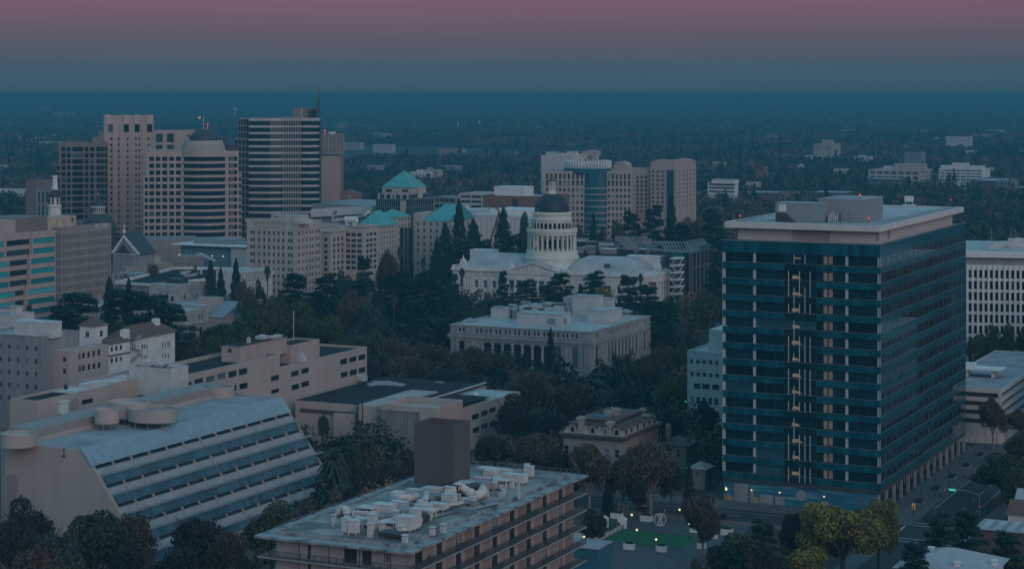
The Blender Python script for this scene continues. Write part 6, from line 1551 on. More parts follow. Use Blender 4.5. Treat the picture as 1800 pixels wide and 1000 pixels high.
 b = MB(); facade(b, 'R', 0, 0, D, 0, ze, rh, 0, .3); facade(b, 'F', 0, xl, 0, 0, ze, [], 0); b.quad((0,D,0),(xl,D,0),(xl,D,ze),(0,D,ze)); b.quad((xl,D,0),(xl,0,0),(xl,0,ze),(xl,D,ze)); b.obj("body", m_white, root)
 windows(root, [('R', 0, *h) for h in rh], (g_dark, m_frame_white), .25, 1, 2, 60)
 b = MB(); o = 1.0; c = [(xl-o, -o, ze), (o, -o, ze), (o, D+o, ze), (xl-o, D+o, ze)]; zr = ze+4.2; r0, r1 = (xl/2, 5, zr), (xl/2, D-5, zr); b.poly([c[0], c[1], r0]); b.quad(c[1], c[2], r1, r0); b.poly([c[2], c[3], r1]); b.quad(c[3], c[0], r0, r1); b.quad(*c[::-1]); b.obj("tile_roof", m_tile, root)
 t = MB(); t.box(.003, .2, 0, D, B.z(p5(868), 0, 5), B.z(p5(868), 0, 5)+.25); t.obj("string_course", m_white, root)
 tx1, ty = B.x(q5(560), -6), -6.0; tx0 = B.x(q5(466), ty); tD = B.y(q5(630), tx1); zt_ = B.z(p5(712), tx1, ty); b = MB(); b.box(tx0, tx1, ty, tD, 0, zt_); b.obj("tower", m_white, root)
 b = MB(); c = [(tx0-.8, ty-.8, zt_+.003), (tx1+.8, ty-.8, zt_+.003), (tx1+.8, tD+.8, zt_+.003), (tx0-.8, tD+.8, zt_+.003)]; ap = ((tx0+tx1)/2, (ty+tD)/2, zt_+3)
 for k in range(4): b.poly([c[k], c[(k+1)%4], ap])
 b.quad(*c[::-1]); b.obj("tower_roof", m_tile, root)
 for c in (507, 517): x = B.x(q5(c), ty); w = MB(); w.box(x-.3, x+.3, ty-.05, ty-.003, zt_-4, zt_-2); w.obj("tower_window", g_dark, root)
 for c in (590, 598): y = B.y(q5(c), tx1); w = MB(); w.box(tx1+.003, tx1+.05, y-.4, y+.4, zt_-3.8, zt_-1.8); w.obj("tower_window", g_dark, root)
 y = B.y(q5(730), 1); b = MB(); b.box(.21, 2.0, y-1.6, y+1.6, 0, B.z(p5(730), 1, y)); b.obj("chimney", m_white, root)
 b = MB(); b.box(xl*.4-1, xl*.4+1, D*.72, D*.72+2.5, ze+2, zr+1.0); b.obj("roof_vent_box", m_white, root)
 for yt in (800, 868):
  ya, yb = B.y(q5(636), 3), B.y(q5(735), 1); zz = B.z(p5(yt+16), 2, ya); b = MB(); b.prism([(0.21, zz), (3.6, zz-.2), (3.6, zz), (.21, zz+1.6)], ya, yb, axis='y'); b.obj("lean_to_roof", m_tile, root)
  b = MB(); b.box(.21, 3.2, ya+.3, yb-.3, 0 if yt > 820 else zz-4.5, zz-.21); b.obj("lean_to", m_white, root)
  for k in range(3): yy = ya+1+k*2.6; w = MB(); w.box(3.203, 3.26, yy, yy+1.1, zz-2.6, zz-1.0); w.obj("window", g_dark, root)
 st = MB(); y = B.y(q5(770), 2)
 for k in range(3):
  za, zb2 = B.z(p5(925), 2, y)+k*3.2, B.z(p5(890), 2, y)+k*3.2; st.prism([(y, za), (y+7, zb2), (y+7, zb2+.25), (y, za+.25)] if k % 2 == 0 else [(y+7, za), (y, zb2), (y, zb2+.25), (y+7, za+.25)][::-1], .3, 1.4, axis='x'); st.box(.3, 1.6, y-1.5, y-.05, za-.2, za)
  for a in (0, 2.3, 4.6, 7): st.box(1.35, 1.42, y+a-.04, y+a+.04, za, zb2+1.2)
 st.obj("fire_stair", m_steel, root)
build_low_left()
# ---------------------------------------------------------------- right side and far city
def build_right():
 q = lambda x: 1200+x/2.5
 pz = lambda y: 330+y/2.5
 # white grid-front office behind the glass tower
 B = Frame(1990, 775, -.18); root = B.thing("white_grid_office", "white office with a fine grid of dark windows right of the glass tower", "office building")
 xl = B.x(1660); ze = B.z(446, B.x(1750)); z = lambda y: B.z(pz(y), B.x(1750)); fh = []
 pit = (z(362)-z(411)); cw = 22.8/2.5/FPX*B.dist(B.x(1750), 0)
 x = B.x(1700.5)
 n = int((0-xl)/cw)
 for k in range(9):
  for i in range(-4, 30):
   a = x+i*cw;
   if a < xl+1 or a+cw > -1: continue
   fh.append((a+.22*cw, a+.80*cw, z(398)-k*pit, z(362)-k*pit))
 zt = z(340); mb = MB(); shell(mb, xl, 0, 0, 60, 0, zt, fh, [], 0, 1, .6, .5); mb.obj("body", [m_white, m_roof_pale], root)
 vis = sorted([h for h in fh], key=lambda h: abs(h[0]-B.x(1750)))
 windows(root, [('F', 0, *h) for h in vis], (g_black, m_frame_dark), .5, 1, 1, 98)
 t = MB()
 for i in range(-4, 30):
  a = x+i*cw
  if xl < a < -1: t.box(a-.22*cw+.05, a+.2*cw-.05, -.45, -.003, 0, zt)
 t.obj("fin", m_white, root)
 t = MB(); t.box(xl+1, -1, 1.2, 58, zt-.4, z(308)); t.obj("recessed_storey", m_grey, root)
 t = MB(); t.box(xl-.6, .6, -1, 61, z(307), z(283)); t.obj("roof_slab", m_white, root)
 t = MB(); t.box(xl+2, -2, 1.5, 58, z(283)+.003, z(283)+.3); t.obj("roof_deck", m_roof_pale, root)
 units(root, m_white_dirty, [(B.x(1745, 12), 12, 4, 3, 1.4), (B.x(1760, 22), 22, 6, 5, 2), (B.x(1785, 16), 16, 5, 3, 1.2), (B.x(1790, 35), 35, 8, 6, 2.5)], z(283)+.3)
 for px_, py_ in ((1743, 398), (1777, 399)): xx = B.x(px_, 14); t = MB(); t.tube([(xx, 14, z(283)), (xx, 14, B.z(py_, xx, 14))], .08, 5); t.obj("antenna", m_steel, root)
 # parking structure
 B = Frame(1760, 655); root = B.thing("parking_garage", "concrete parking garage with flat grey top deck and canopy", "car park"); zt = B.z(684); xl = B.x(1640); D = 100.0; fh, rh = [], []
 for k in range(4): fh.append((xl+1, -1, zt-1.5-2.9*k-1.6, zt-1.5-2.9*k)); rh.append((1, D-1, zt-1.5-2.9*k-1.6, zt-1.5-2.9*k))
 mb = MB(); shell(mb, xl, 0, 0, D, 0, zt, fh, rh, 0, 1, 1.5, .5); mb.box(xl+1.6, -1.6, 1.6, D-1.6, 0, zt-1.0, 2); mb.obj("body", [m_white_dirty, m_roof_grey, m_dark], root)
 t = MB(); xw, yw = B.xy(1700, 658, zt); t.box(xw-10, xw+12, yw-2, yw+7, zt+1.8, zt+2.4)
 for a in (-8, 0, 9): t.box(xw+a-.5, xw+a+.5, yw-1, yw+3, zt-.5, zt+1.8)
 t.box(xw-6, xw+2, yw+2, yw+6, zt+2.4, zt+3.6); t.obj("deck_canopy", m_white, root)
 for k in range(3):
  xx, yy = B.xy(1790-40*k, 640+4*k, zt); t = MB(); t.tube([(xx, yy, zt-.5), (xx, yy, zt+5)], .1, 5); t.tube([(xx-1.4, yy, zt+5), (xx+1.4, yy, zt+5)], .08, 4); t.obj("deck_lamp", m_steel, root)
 # small white office left of the tower
 B = Frame(1300, 672); root = B.thing("small_white_office", "small white four storey office half hidden by the glass tower", "office building")
 xl = B.x(1208); ztl = B.z(pz(715), xl); fh = []
 for (yt, yb, xs) in ((753,770,[(32,46),(59,74),(86,101),(115,130),(142,157)]),(808,826,[(34,49),(60,75),(88,103),(116,131),(144,159)]),(857,880,[(49,78),(86,118),(130,160)]),(915,945,[(35,50),(60,76),(86,102),(113,129),(140,156)]),(975,1000,[(38,52),(62,78),(88,104),(115,131),(142,158)])):
  for a, b in xs: fh.append((B.x(q(a)), B.x(q(b)), B.z(pz(yb), xl), B.z(pz(yt), xl)))
 mb = MB(); shell(mb, xl, 0, 0, 40, 0, ztl, fh, [], 0, 1, .3, .5); mb.obj("body", [m_white_dirty, m_roof_pale], root)
 windows(root, [('F', 0, *h) for h in fh], (g_blue, m_frame_grey), .25, 3, 1, 60)
 t = MB(); t.box(B.x(q(115), 7), -2, 7, 25, ztl-.5, B.z(pz(622), B.x(q(115), 7), 7)); t.obj("roof_house", m_white_dirty, root)
build_right()
def build_far_city():
 q = lambda x: 800+x/3.3333
 p = lambda y: 180+y/3.3333
 # rounded glass-cornered office with a ring crown
 B = Frame(1110, 1400, -math.atan(kx(1110))-.09); root = B.thing("ring_crowned_office", "pink stone office with bowed teal glass centre and finned ring crown", "office tower")
 z = lambda y: B.z(p(y)); D = 34
 xl, xm0, xm1 = B.x(q(522)), B.x(q(755)), B.x(q(889))
 zt = z(405); pit = z(480)-z(516); fh = []
 zb = z(418)
 for a0, a1, n in ((xl+.5, xm0, 9), (xm1, -.4, 6)):
  cw = (a1-a0)/n
  for i in range(n):
   s0, s1 = a0+(i+.24)*cw, a0+(i+.76)*cw
   for k in range(2): fh.append((s0, s1, z(452)-k*(z(452)-z(490)), z(421)-k*(z(452)-z(490))))
   for k in range(8): fh.append((s0, s1, z(525)-k*pit, z(507)-k*pit))
 f1 = [h for h in fh if h[1] < xm0+.1]; f2 = [h for h in fh if h[0] > xm1-.1]
 mb = MB(); facade(mb, 'F', 0, xl, xm0, 0, zt, f1, 0, .5); facade(mb, 'F', 0, xm1, 0, 0, zt, f2, 0, .5); facade(mb, 'R', 0, 0, D, 0, zt, grid_holes(2, D-2, 8, z(500), 6, 8, 1.6, 2.4), 0, .5); facade(mb, 'L', xl, 0, D, 0, zt, [], 0)
 roof_top(mb, xl, 0, 0, D, zt, .6, .4, 1, 0); mb.obj("body", [m_pink, m_roof_grey], root)
 windows(root, [('F', 0, *h) for h in f2+f1], (g_blue, m_frame_dark), .4, 1, 1, 98)
 xc = (xm0+xm1)/2; r = (xm1-xm0)/2; yc = r*.9; rr = math.hypot(r, yc); a = math.asin(r/rr); a0, a1 = -math.pi/2-a, -math.pi/2+a
 m_bow = material("bowed_teal_glass", (.03,.13,.15), (.02,.09,.105), .12, .3, spec=.7)
 t = MB(); t.rings([(rr-.6, 0), (rr-.6, zt)], 18, (xc, yc), cap=False, a0=a0, a1=a1); t.obj("bowed_glazing", m_bow, root)
 t = MB()
 for k in range(10): zz = z(500)-k*pit; t.rings([(rr-.65, zz-1.1), (rr-.2, zz-1.1), (rr-.2, zz), (rr-.65, zz)], 18, (xc, yc), cap=False, a0=a0, a1=a1)
 t.obj("bowed_floor_band", m_grey, root)
 R2 = (B.x(q(905))-B.x(q(622)))/2; xk = (B.x(q(905))+B.x(q(622)))/2; yk = R2*.85
 t = MB(); t.rings([(R2-.4, z(420)), (R2, z(414)), (R2, z(392)), (R2-.2, z(388))], 40, (xk, yk)); t.obj("ring_floor", m_bow, root)
 t = MB(); t.rings([(R2*.93, z(388)), (R2*.93, z(380)), (.1, z(380))], 40, (xk, yk)); t.obj("ring_roof", m_roof_grey, root)
 for k in range(44):
  aa = 2*math.pi*k/44; t = MB(); t.box(-.8, .8, -.28, .28, z(388), z(346)); t.xf(Matrix.Translation((xk+R2*.94*math.cos(aa), yk+R2*.94*math.sin(aa), 0)) @ Matrix.Rotation(aa, 4, 'Z')); t.obj("crown_fin", m_white, root)
 t = MB(); t.rings([(R2*.97, z(392)+.02), (R2*.97, z(386))], 40, (xk, yk), cap=False); t.obj("crown_ring", m_white, root)
 # white tower behind it
 B, root, xl, D, zt = office("white_rear_tower", "pale tower with cluttered roof rising behind the ring crowned office", "apartment tower", 1006, 1480, 951, 1052, 274, m_white_dirty, front=(3, 14, 281, 400, .22, .55, 18), right=(5, 14, 281, 400, .4, .6), glass=g_blue, roof=m_roof_pale)
 for fx, fy, w, d, h in ((.2,.2,8,6,2),(.5,.1,6,4,1.6),(.75,.3,7,7,2.5),(.85,.7,5,5,2),(.95,.85,4,6,3)): roof_box(B, root, xl, D, zt, fx, fy, w, d, h, m_white_dirty)
 b = MB(); b.box(-2, 8, D*.55, D*.55+8, zt-1, B.z(267.5)); b.obj("lift_house", m_pink, root)
 # long beige hotel
 B = Frame(1185, 1430); root = B.thing("beige_twin_wing_hotel", "beige hotel block of two wings with curved parapets and small square windows", "hotel")
 qz = lambda y: B.z(p(y)); fh = []
 xl = B.x(q(1145)); D = B.y(q(1412)); zt = qz(378); rows = 9; pit = (qz(405)-qz(597))/7.6
 rh = []
 cols = [(1153,1165),(1180,1193),(1208,1222)]
 for k in range(rows):
  zz = qz(402)-k*pit
  for a, b in cols: fh.append((B.x(q(a)), B.x(q(b)), zz-pit*.55, zz))
  for i in range(6): y = D*(i+.5)/6; rh.append((y-.9, y+.9, zz-pit*.55, zz))
 mb = MB(); shell(mb, xl, 0, 0, D, 0, zt, fh, rh, 0, 1, .4); mb.obj("body", [m_pink, m_roof_grey], root)
 windows(root, [('F', 0, *h) for h in fh]+[('R', 0, *h) for h in rh], (g_blue, m_frame_dark), .35, 1, 1, 60)
 b = MB(); b.box(B.x(q(1243), -.6), -.1, -.9, -.003, 6, qz(398)); b.obj("glass_bay", g_blue, root)
 b = MB(); pts = [(xl, zt-.5), (0, zt-.5)]+[(xl*(i/10), zt+5.5*math.sin(math.pi*(.18+.64*i/10))) for i in range(11)]; b.prism(pts, .2, 1.4, axis='y'); pts = [(0, zt-.5), (D, zt-.5)]+[(D*(1-i/10), zt+5.5*math.sin(math.pi*(.18+.64*i/10))) for i in range(11)]; b.prism(pts, -1.4, -.2, axis='x'); b.obj("curved_parapet", m_pink, root)
 for fx, fy in ((.3,.3),(.6,.6)): roof_box(B, root, xl, D, zt, fx, fy, 8, 8, 4, m_pink)
 x1 = xl-.02; x0 = B.x(q(925), 3); zl = B.z(p(385), x0, 3); fh = []
 for k in range(9):
  zz = B.z(p(430), x0, 3)-k*pit
  for a, b in ((1040,1052),(1062,1074),(1085,1098),(1110,1124),(1000,1012),(965,978)): fh.append((B.x(q(a), 3), B.x(q(b), 3), zz-pit*.55, zz))
 b = MB(); shell(b, x0, x1, 3, 22, 0, zl, fh, [], 0, 1, .4); b.obj("side_wing", [m_pink, m_roof_grey], root); windows(root, [('F', 3, *h) for h in fh], (g_blue, m_frame_dark), .35, 1, 1, 54)
 b = MB(); x2 = B.x(q(1010), 3); pts = [(x0, zl-.5), (x2, zl-.5)]+[(x0+(x2-x0)*(1-i/10), zl+5*math.sin(math.pi*(.15+.7*i/10))) for i in range(11)]; b.prism(pts, 4, 12, axis='y'); b.obj("curved_parapet", m_pink, root)
 # brick hall, white halls, garage, crane
 B, root, xl, D, zt = office("red_brick_block", "windowless red brick block with white roof house behind the dome", "building", 960, 1330, 849, 1000, 346, m_brick, par=.6)
 b = MB(); b.box(B.x(q(230), 8), B.x(q(402), 8), 8, 24, zt-.6, B.z(330, 0, 8)); b.obj("roof_house", m_white, root); b = MB(); x = B.x(q(352)); b.box(x-2, x+2, -.3, -.003, 4, zt-2); b.obj("recess", m_dark, root)
 office("white_deck_garage", "white three level parking garage with dark slots left of the brick block", "car park", 868, 1420, 807, 900, 341, m_white_dirty, front=(3, 3, 345, 366, .9, .45), glass=g_black, roof=m_roof_pale)
 B = Frame(935, 1250); root = B.thing("white_ribbed_hall", "large white ribbed hall with shallow pitched roof behind the dome and conifers", "hall"); x0 = B.x(826); zt = B.z(384); b = MB(); b.prism([(x0, 0), (0, 0), (0, zt), (x0*.3, B.z(381)), (x0, B.z(379))], 0, 40, axis='y'); b.obj("body", m_white_dirty, root)
 b = MB(); b.box(x0*.75, 3, 8, 36, zt-2, B.z(371)); b.obj("upper_hall", m_white, root)
 b = MB()
 for k in range(14): x = x0+(0-x0)*k/13; b.box(x-.25, x+.25, -.3, -.003, 0, zt-1.2)
 b.obj("wall_rib", m_white, root)
 B = Frame(838, 1300); root = B.thing("pale_flat_store", "pale flat roofed store left of the ribbed hall", "building"); b = MB(); b.box(B.x(803), 0, 0, 30, 0, B.z(370)); b.box(B.x(806), B.x(815), 3, 9, B.z(370), B.z(362)); b.obj("body", m_white_dirty, root)
 office("low_grey_garage", "low dark grey parking block behind the teal roofed hotel", "car park", 800, 1500, 762, 830, 347, m_grey, front=(4, 2, 350, 366, .8, .5), glass=g_black, roof=m_roof_pale)
 B = Frame(862, 1200); cr = B.thing("red_crane", "rust red lattice crane leaning beside the tall conifer", "crane"); b = MB()
 def lattice(a, c, w, n):
  a, c = Vector(a), Vector(c); d = c-a
  offs = [Vector((w,0,0)), Vector((-w,0,0)), Vector((0,w,0)), Vector((0,-w,0))]
  for o in offs: b.tube([a+o, c+o*.5], .16, 4)
  for k in range(n):
   for i in range(4): b.tube([a+d*(k/n)+offs[i]*(1-.5*k/n), a+d*((k+1)/n)+offs[(i+2)%4 if k%2 else (i+1)%4]*(1-.5*(k+1)/n)], .09, 3)
 lattice((0,0,2), (B.x(873)*1.4, 0, B.z(372)), 1.3, 9); b.obj("boom", material("rust_red_steel", (.28,.10,.06)), cr); b = MB(); t_ = (B.x(873)*1.4, 0, B.z(372)); lattice(t_, (B.x(863), 0, B.z(350)), .7, 6); lattice((-8,0,2), t_, .8, 6); b.obj("jib", material("rust_red_jib", (.28,.10,.06)), cr); b = MB(); b.box(-9,3,-3,3,0,3); b.box(-2,2,-2,2,3,5.5); b.obj("cab", m_dark, cr)
 # works behind the dome's right wing: site cabins, steel frames, dark wrapped block, scaffold stair
 s = 1500/270.0; qq = lambda x: 1000+x/s; pp = lambda y: 400+y/s
 B = Frame(qq(1200), 1050); root = B.thing("wrapped_works_block", "dark wrapped building site block with steel frame crown right of the dome", "construction site")
 D = B.y(1250); zt = B.z(pp(250)); xl = B.x(qq(950)); b = MB(); b.box(xl, 0, 0, D, 0, zt); b.obj("wrapped_wall", material("dark_site_wrap", (.010,.020,.026), (.007,.014,.018), .6, .3), root)
 b = MB()
 for k in range(5): y = D*(k+.1)/5; b.box(.003, .25, y-.2, y+.2, 0, zt)
 for k in range(3): x = xl*(k+.2)/3; b.box(x-.2, x+.2, -.25, -.003, 0, zt)
 b.box(.26, .4, 0, D, zt*.75, zt*.75+.3); b.obj("wall_rail", m_grey, root)
 b = MB(); z2 = B.z(pp(110), 0, D); zt_ = zt+.3
 for k in range(11):
  y = D*k/10; b.tube([(0, y, zt_), (-5, y+1, z2)], .18, 4)
  if k < 10: b.tube([(-5, y+1, z2), (-5, D*(k+1)/10+1, z2)], .18, 4); b.tube([(0, y, zt_), (-5, D*(k+1)/10+1, z2)], .12, 4); b.tube([(-2.5, y+.5, (zt_+z2)/2), (-2.5, D*(k+1)/10+.5, (zt_+z2)/2)], .12, 4)
 for k in range(9): x = xl*k/8; b.tube([(x, 0, zt_), (x-4, 3, z2)], .22, 4); b.tube([(x-4, 3, z2), (x-14, 3, z2-1)], .15, 4); b.tube([(x, 0, zt_), (x-14, 4, zt_+1)], .15, 4)
 b.obj("steel_frame", m_steel, root)
 b = MB(); m_gn = material("green_debris_net", (.02,.13,.13), (.015,.09,.095)); b.box(.1, .4, D*.45, D*.95, zt+1, zt+3.2); b.box(xl*.3, xl, -.3, -.05, zt-2, zt-.4); b.obj("debris_net", m_gn, root)
 B = Frame(1192, 1040); root = B.thing("scaffold_stair", "white zigzag scaffold stair tower at the right end of the domed building", "scaffold")
 zt = B.z(pp(300)); x0 = B.x(qq(985)); D2 = 9.0; b = MB()
 for x in (x0, x0*.5, 0):
  for y in (0, D2): b.tube([(x, y, 0), (x, y, zt)], .12, 4)
 b.obj("standard", m_steel, root)
 n = 8; h = zt/n
 for k in range(n):
  b = MB(); b.box(x0, 0, 0, D2, k*h+h*.82, k*h+h); b.obj("scaffold_deck", m_white, root); b = MB(); b.tube([(x0, -.1, k*h), (0, -.1, k*h+h)] if k%2 else [(0, -.1, k*h), (x0, -.1, k*h+h)], .15, 4); b.tube([(.1, 0, k*h), (.1, D2, k*h+h)], .2, 4); b.obj("stair_flight", m_white, root)
 B = Frame(1130, 1170); root = B.thing("works_roofscape", "low dark building site roof with cabins and pale ducts behind the dome", "construction site"); zt = B.z(431); xl = B.x(1005); b = MB(); b.box(xl, B.x(1150), 0, 46, 0, zt-3); b.obj("deck", m_dark, root)
 random.seed(5)
 for k in range(30):
  px_, py_ = random.uniform(1012, 1165), random.uniform(419, 446); x, y = B.xy(px_, py_, zt-3); w, d, hh = random.uniform(2, 9), random.uniform(2, 4), random.uniform(1.2, 4)
  b = MB(); b.box(x-w/2, x+w/2, y-d/2, y+d/2, zt-3.1, zt-3+hh); b.box(x-w/2-.2, x+w/2+.2, y-d/2-.2, y+d/2+.2, zt-2.997+hh, zt-2.7+hh, 1); b.obj("site_cabin", [random.choice([m_grey, m_dark, m_beige_dark, m_dark]), random.choice([m_roof_pale, m_white, m_dark, m_grey])], root)
 b = MB()
 for k in range(7): x = B.x(1105)+k*3; b.tube([(x, 4, zt-3), (x-5, 4, zt+1.5), (x-14, 4, zt+1)], .2, 4)
 for y in (4, 9): b.tube([(B.x(1105)-8, y, zt+1.2), (B.x(1105)+16, y, zt+1.2)], .2, 4)
 b.obj("steel_frame", m_steel, root)
 # scattered buildings among the far trees on the right
 q4 = lambda x: 1250+x/3.2727; p4 = lambda y: 180+y/3.2727
 def far(name, label, cat, pr0, Y, pl, pr, top, m, f=None, r=None, g=g_dark, ang=None, rf=m_roof_pale, group=None):
  fr = Frame(pr0, Y) if ang is None else Frame(pr0, Y, ang); return office(name, label, cat, pr0, Y, pl, pr, top, m, f, r, glass=g, roof=rf, fr=fr, limit=60, group=group)
 B, root, xl, D, zt = far("white_terraced_office", "white low terraced office with dark ribbon windows right of the beige hotel", "office building", q4(140), 2000, q4(-20), q4(156), p4(463), m_white, (1, 3, p4(470), p4(520), .96, .45), None, g_black); roof_box(B, root, xl, D, zt, .6, .4, 24, 14, 3, m_white)
 for (a, b_, c, t, lab) in ((155,380,458,520,"long dark glass pavilion with pale flat roof above the tower roof"),(556,780,852,520,"second long dark pavilion with flat roof right of the brown box"),(880,1085,1146,442,"dark glass cube office on a wide white slab among the far trees"),(1492,1690,1780,452,"dark pavilion on slab at the right edge under the white terraced block")):
  B, root, xl, D, zt = far("dark_pavilion", lab, "pavilion", q4(b_), 2000 if t > 500 else 2240, q4(a), q4(c), p4(t), m_dark, None, None, rf=m_roof_pale)
  f = MB()
  for k in range(15): x = xl*(k/14); f.box(x-.15, x+.15, -.3, -.003, zt-9, zt)
  for zz in (zt-.5, zt-4.5, zt-9): f.box(xl, 0, -.5, -.31, zz, zz+.4)
  f.obj("mullion", m_frame_grey, root); f = MB(); f.box(xl-6, 6, -5, D+3, zt-10.6, zt-9.8); f.obj("slab", m_white_dirty, root)
 B, root, xl, D, zt = far("brown_roof_box", "windowless brown box between the two dark pavilions", "building", q4(500), 1990, q4(392), q4(512), p4(512), m_brown)
 B, root, xl, D, zt = far("beige_balcony_office", "beige office with brown end tower behind the dark glass cube", "office building", q4(1200), 2320, q4(905), q4(1272), p4(392), m_cream, (7, 3, p4(402), p4(470), .7, .5), (4, 5, p4(405), p4(500), .4, .5), g_blue); roof_box(B, root, xl, D, zt, .75, .3, 36, 14, 7, m_pink); roof_box(B, root, xl, D, zt, .35, .3, 14, 10, 4, m_white_dirty)
 B, root, xl, D, zt = far("white_striped_block", "white block with blue window stripes among trees on the far right", "office building", q4(1560), 2330, q4(1310), q4(1605), p4(385), m_white, (8, 4, p4(392), p4(450), .85, .45), None, g_blue); roof_box(B, root, xl, D, zt, .5, .3, 50, 14, 3.6, m_white); roof_box(B, root, xl, D, zt+3.4, .45, .3, 18, 10, 3.2, m_white)
 far("grey_concrete_block", "grey concrete block with small top box far up on the right", "building", q4(1210), 2800, q4(1112), q4(1234), p4(290), m_grey, (6, 3, p4(300), p4(335), .4, .5)); B, root, xl, D, zt = far("white_windowed_block", "white five bay block with two window rows far off at the right", "building", q4(1495), 3860, q4(1352), q4(1503), p4(198), m_white, (8, 3, p4(205), p4(238), .35, .5))
 B, root, xl, D, zt = far("pink_far_block", "pinkish stepped block far off among brown trees", "building", q4(690), 3300, q4(590), q4(745), p4(240), m_pink, (8, 3, p4(246), p4(270), .4, .5)); roof_box(B, root, xl, D, zt, .6, .4, 18, 10, 6, m_pink)
 B, root, xl, D, zt = far("brick_bell_tower", "small red brick tower among far trees on the right", "tower", q4(246), 2670, q4(216), q4(249), p4(330), m_brick, (3, 1, p4(340), p4(358), .4, .9)); B, root, xl, D, zt = far("brick_gabled_church", "red brick church hall beside the small brick tower", "church", q4(320), 2430, q4(255), q4(330), p4(392), m_brick)
 b = MB(); b.prism([(xl, zt), (0, zt), (xl/2, zt+6)], -.5, D, axis='y'); b.obj("gable_roof", m_tile, root)
 # water tower and white tanks on the plain
 for (px_, Y, y0, y1, r, lab) in ((413, 8200, 189, 210, 4.2, "white mushroom water tower far off on the left plain"), (842, 6800, 213, 222, 3.2, "small white globe tank far off above the teal pyramid")):
  B = Frame(px_, Y); root = B.thing("water_tower", lab, "water tower"); za, zb_ = B.z(y0), B.z(y1); r_ = r/FPX*Y; b = MB(); b.rings([(r_*.28, 0), (r_*.28, za-r_*1.6)], 12); b.obj("stem", m_white, root); b = MB(); b.rings([(r_*.3, za-r_*1.7), (r_*.8, za-r_*1.3), (r_, za-r_*.8), (r_*.8, za-r_*.25), (r_*.3, za)], 16); b.obj("tank", m_white, root)
 B = Frame(805, 6800); root = B.thing("white_chimney", "short white post standing on the far plain left of the globe tank", "chimney"); b = MB(); b.rings([(3, 0), (2.6, B.z(214)-4), (3, B.z(214)-3.8), (3, B.z(214))], 10); b.obj("shaft", m_white, root)
 # left far plain buildings
 far("flat_white_warehouse", "long white warehouse on the far plain left of the gridded tower", "warehouse", 113, 4140, 62, 122, 250, m_white); far("far_roof_block", "wide dark block with pale roof far beyond the pink slab tower", "building", 250, 10500, 200, 252, 194, m_grey, (12, 2, 196, 202, .5, .4))
 far("pale_far_block", "pale pinkish block near the horizon at far left", "building", 88, 13500, 67, 92, 187, m_pink); far("pale_far_sheds", "twin pale sheds near the horizon left of the pink tower", "building", 108, 9500, 94, 112, 198, m_white_dirty); far("pale_far_shed", "single pale shed right of the twin far sheds", "building", 131, 9500, 115, 133, 197.5, m_white_dirty)
 B, root, xl, D, zt = far("grey_left_block", "dark grey flat block with pale left edge behind the cathedral spire", "building", 64, 1300, 45, 92, 317, m_brown, None, None); far("blue_windowed_block", "grey block with dark blue glazed bays left of the spire", "building", 88, 1220, 63, 96, 331, m_grey, (3, 2, 338, 380, .55, .8), None, g_blue)
 far("low_white_hall", "low white hall by trees at the far left edge", "hall", 44, 2070, -30, 46, 332, m_white)
 # more roofs glimpsed in the distance
 random.seed(17)
 near = ["the water tower","the pink slab tower","the domed office","the spire tower","the blank ribbed block","the pyramid roof","the globe tank","the brick block","the ring crowned office","the beige hotel","the white terraced office","the brick bell tower","the beige balcony office","the white striped block","the right picture edge"]
 looks = ["pale flat roof","small white house front","grey shed roof","long low white roof","cream boxy building","brown low building"]
 for k in range(64):
  px_ = random.uniform(600, 1790) if k < 44 else random.uniform(5, 190); py_ = random.uniform(205, 345) if k < 44 else random.uniform(196, 330)
  Y = gy(py_, 6);
  if 930 < px_ < 1225 and py_ > 250: continue
  w = random.uniform(14, 55) if py_ < 270 else random.uniform(10, 26); h = random.uniform(13, 21); F_ = Frame(px_, Y)
  root = tag(bpy.data.objects.new("distant_building", None), "%s seen over far trees in line with %s" % (random.choice(looks), min(zip((413,225,359,500,580,710,842,900,1030,1150,1260,1320,1590,1690,1790), near), key=lambda a: abs(a[0]-px_))[1]), "building", "distant buildings among the trees"); COL.objects.link(root); root.location = (F_.ox, F_.oy, 0); root.rotation_euler = (0, 0, GRID)
  mm = random.choice([m_white, m_white_dirty, m_cream, m_pink, m_grey, m_beige]); b = MB(); fh = grid_holes(-w, 0, h*.35, h*.95, max(3, int(w/4)), 2, 1.8, h*.14); shell(b, -w, 0, 0, random.uniform(10, 25), 0, h, fh, [], 0, 1, .4, .5); b.obj("body", [mm, m_roof_pale], root)
  b = MB()
  for f in fh: b.quad((f[0],.38,f[2]),(f[1],.38,f[2]),(f[1],.38,f[3]),(f[0],.38,f[3]))
  b.obj("glazing", g_black, root)
  if k % 3 == 0: b = MB(); b.box(-w*.7, -w*.4, 3, 8, h-.6, h+2.5); b.obj("roof_house", mm, root)
build_far_city()
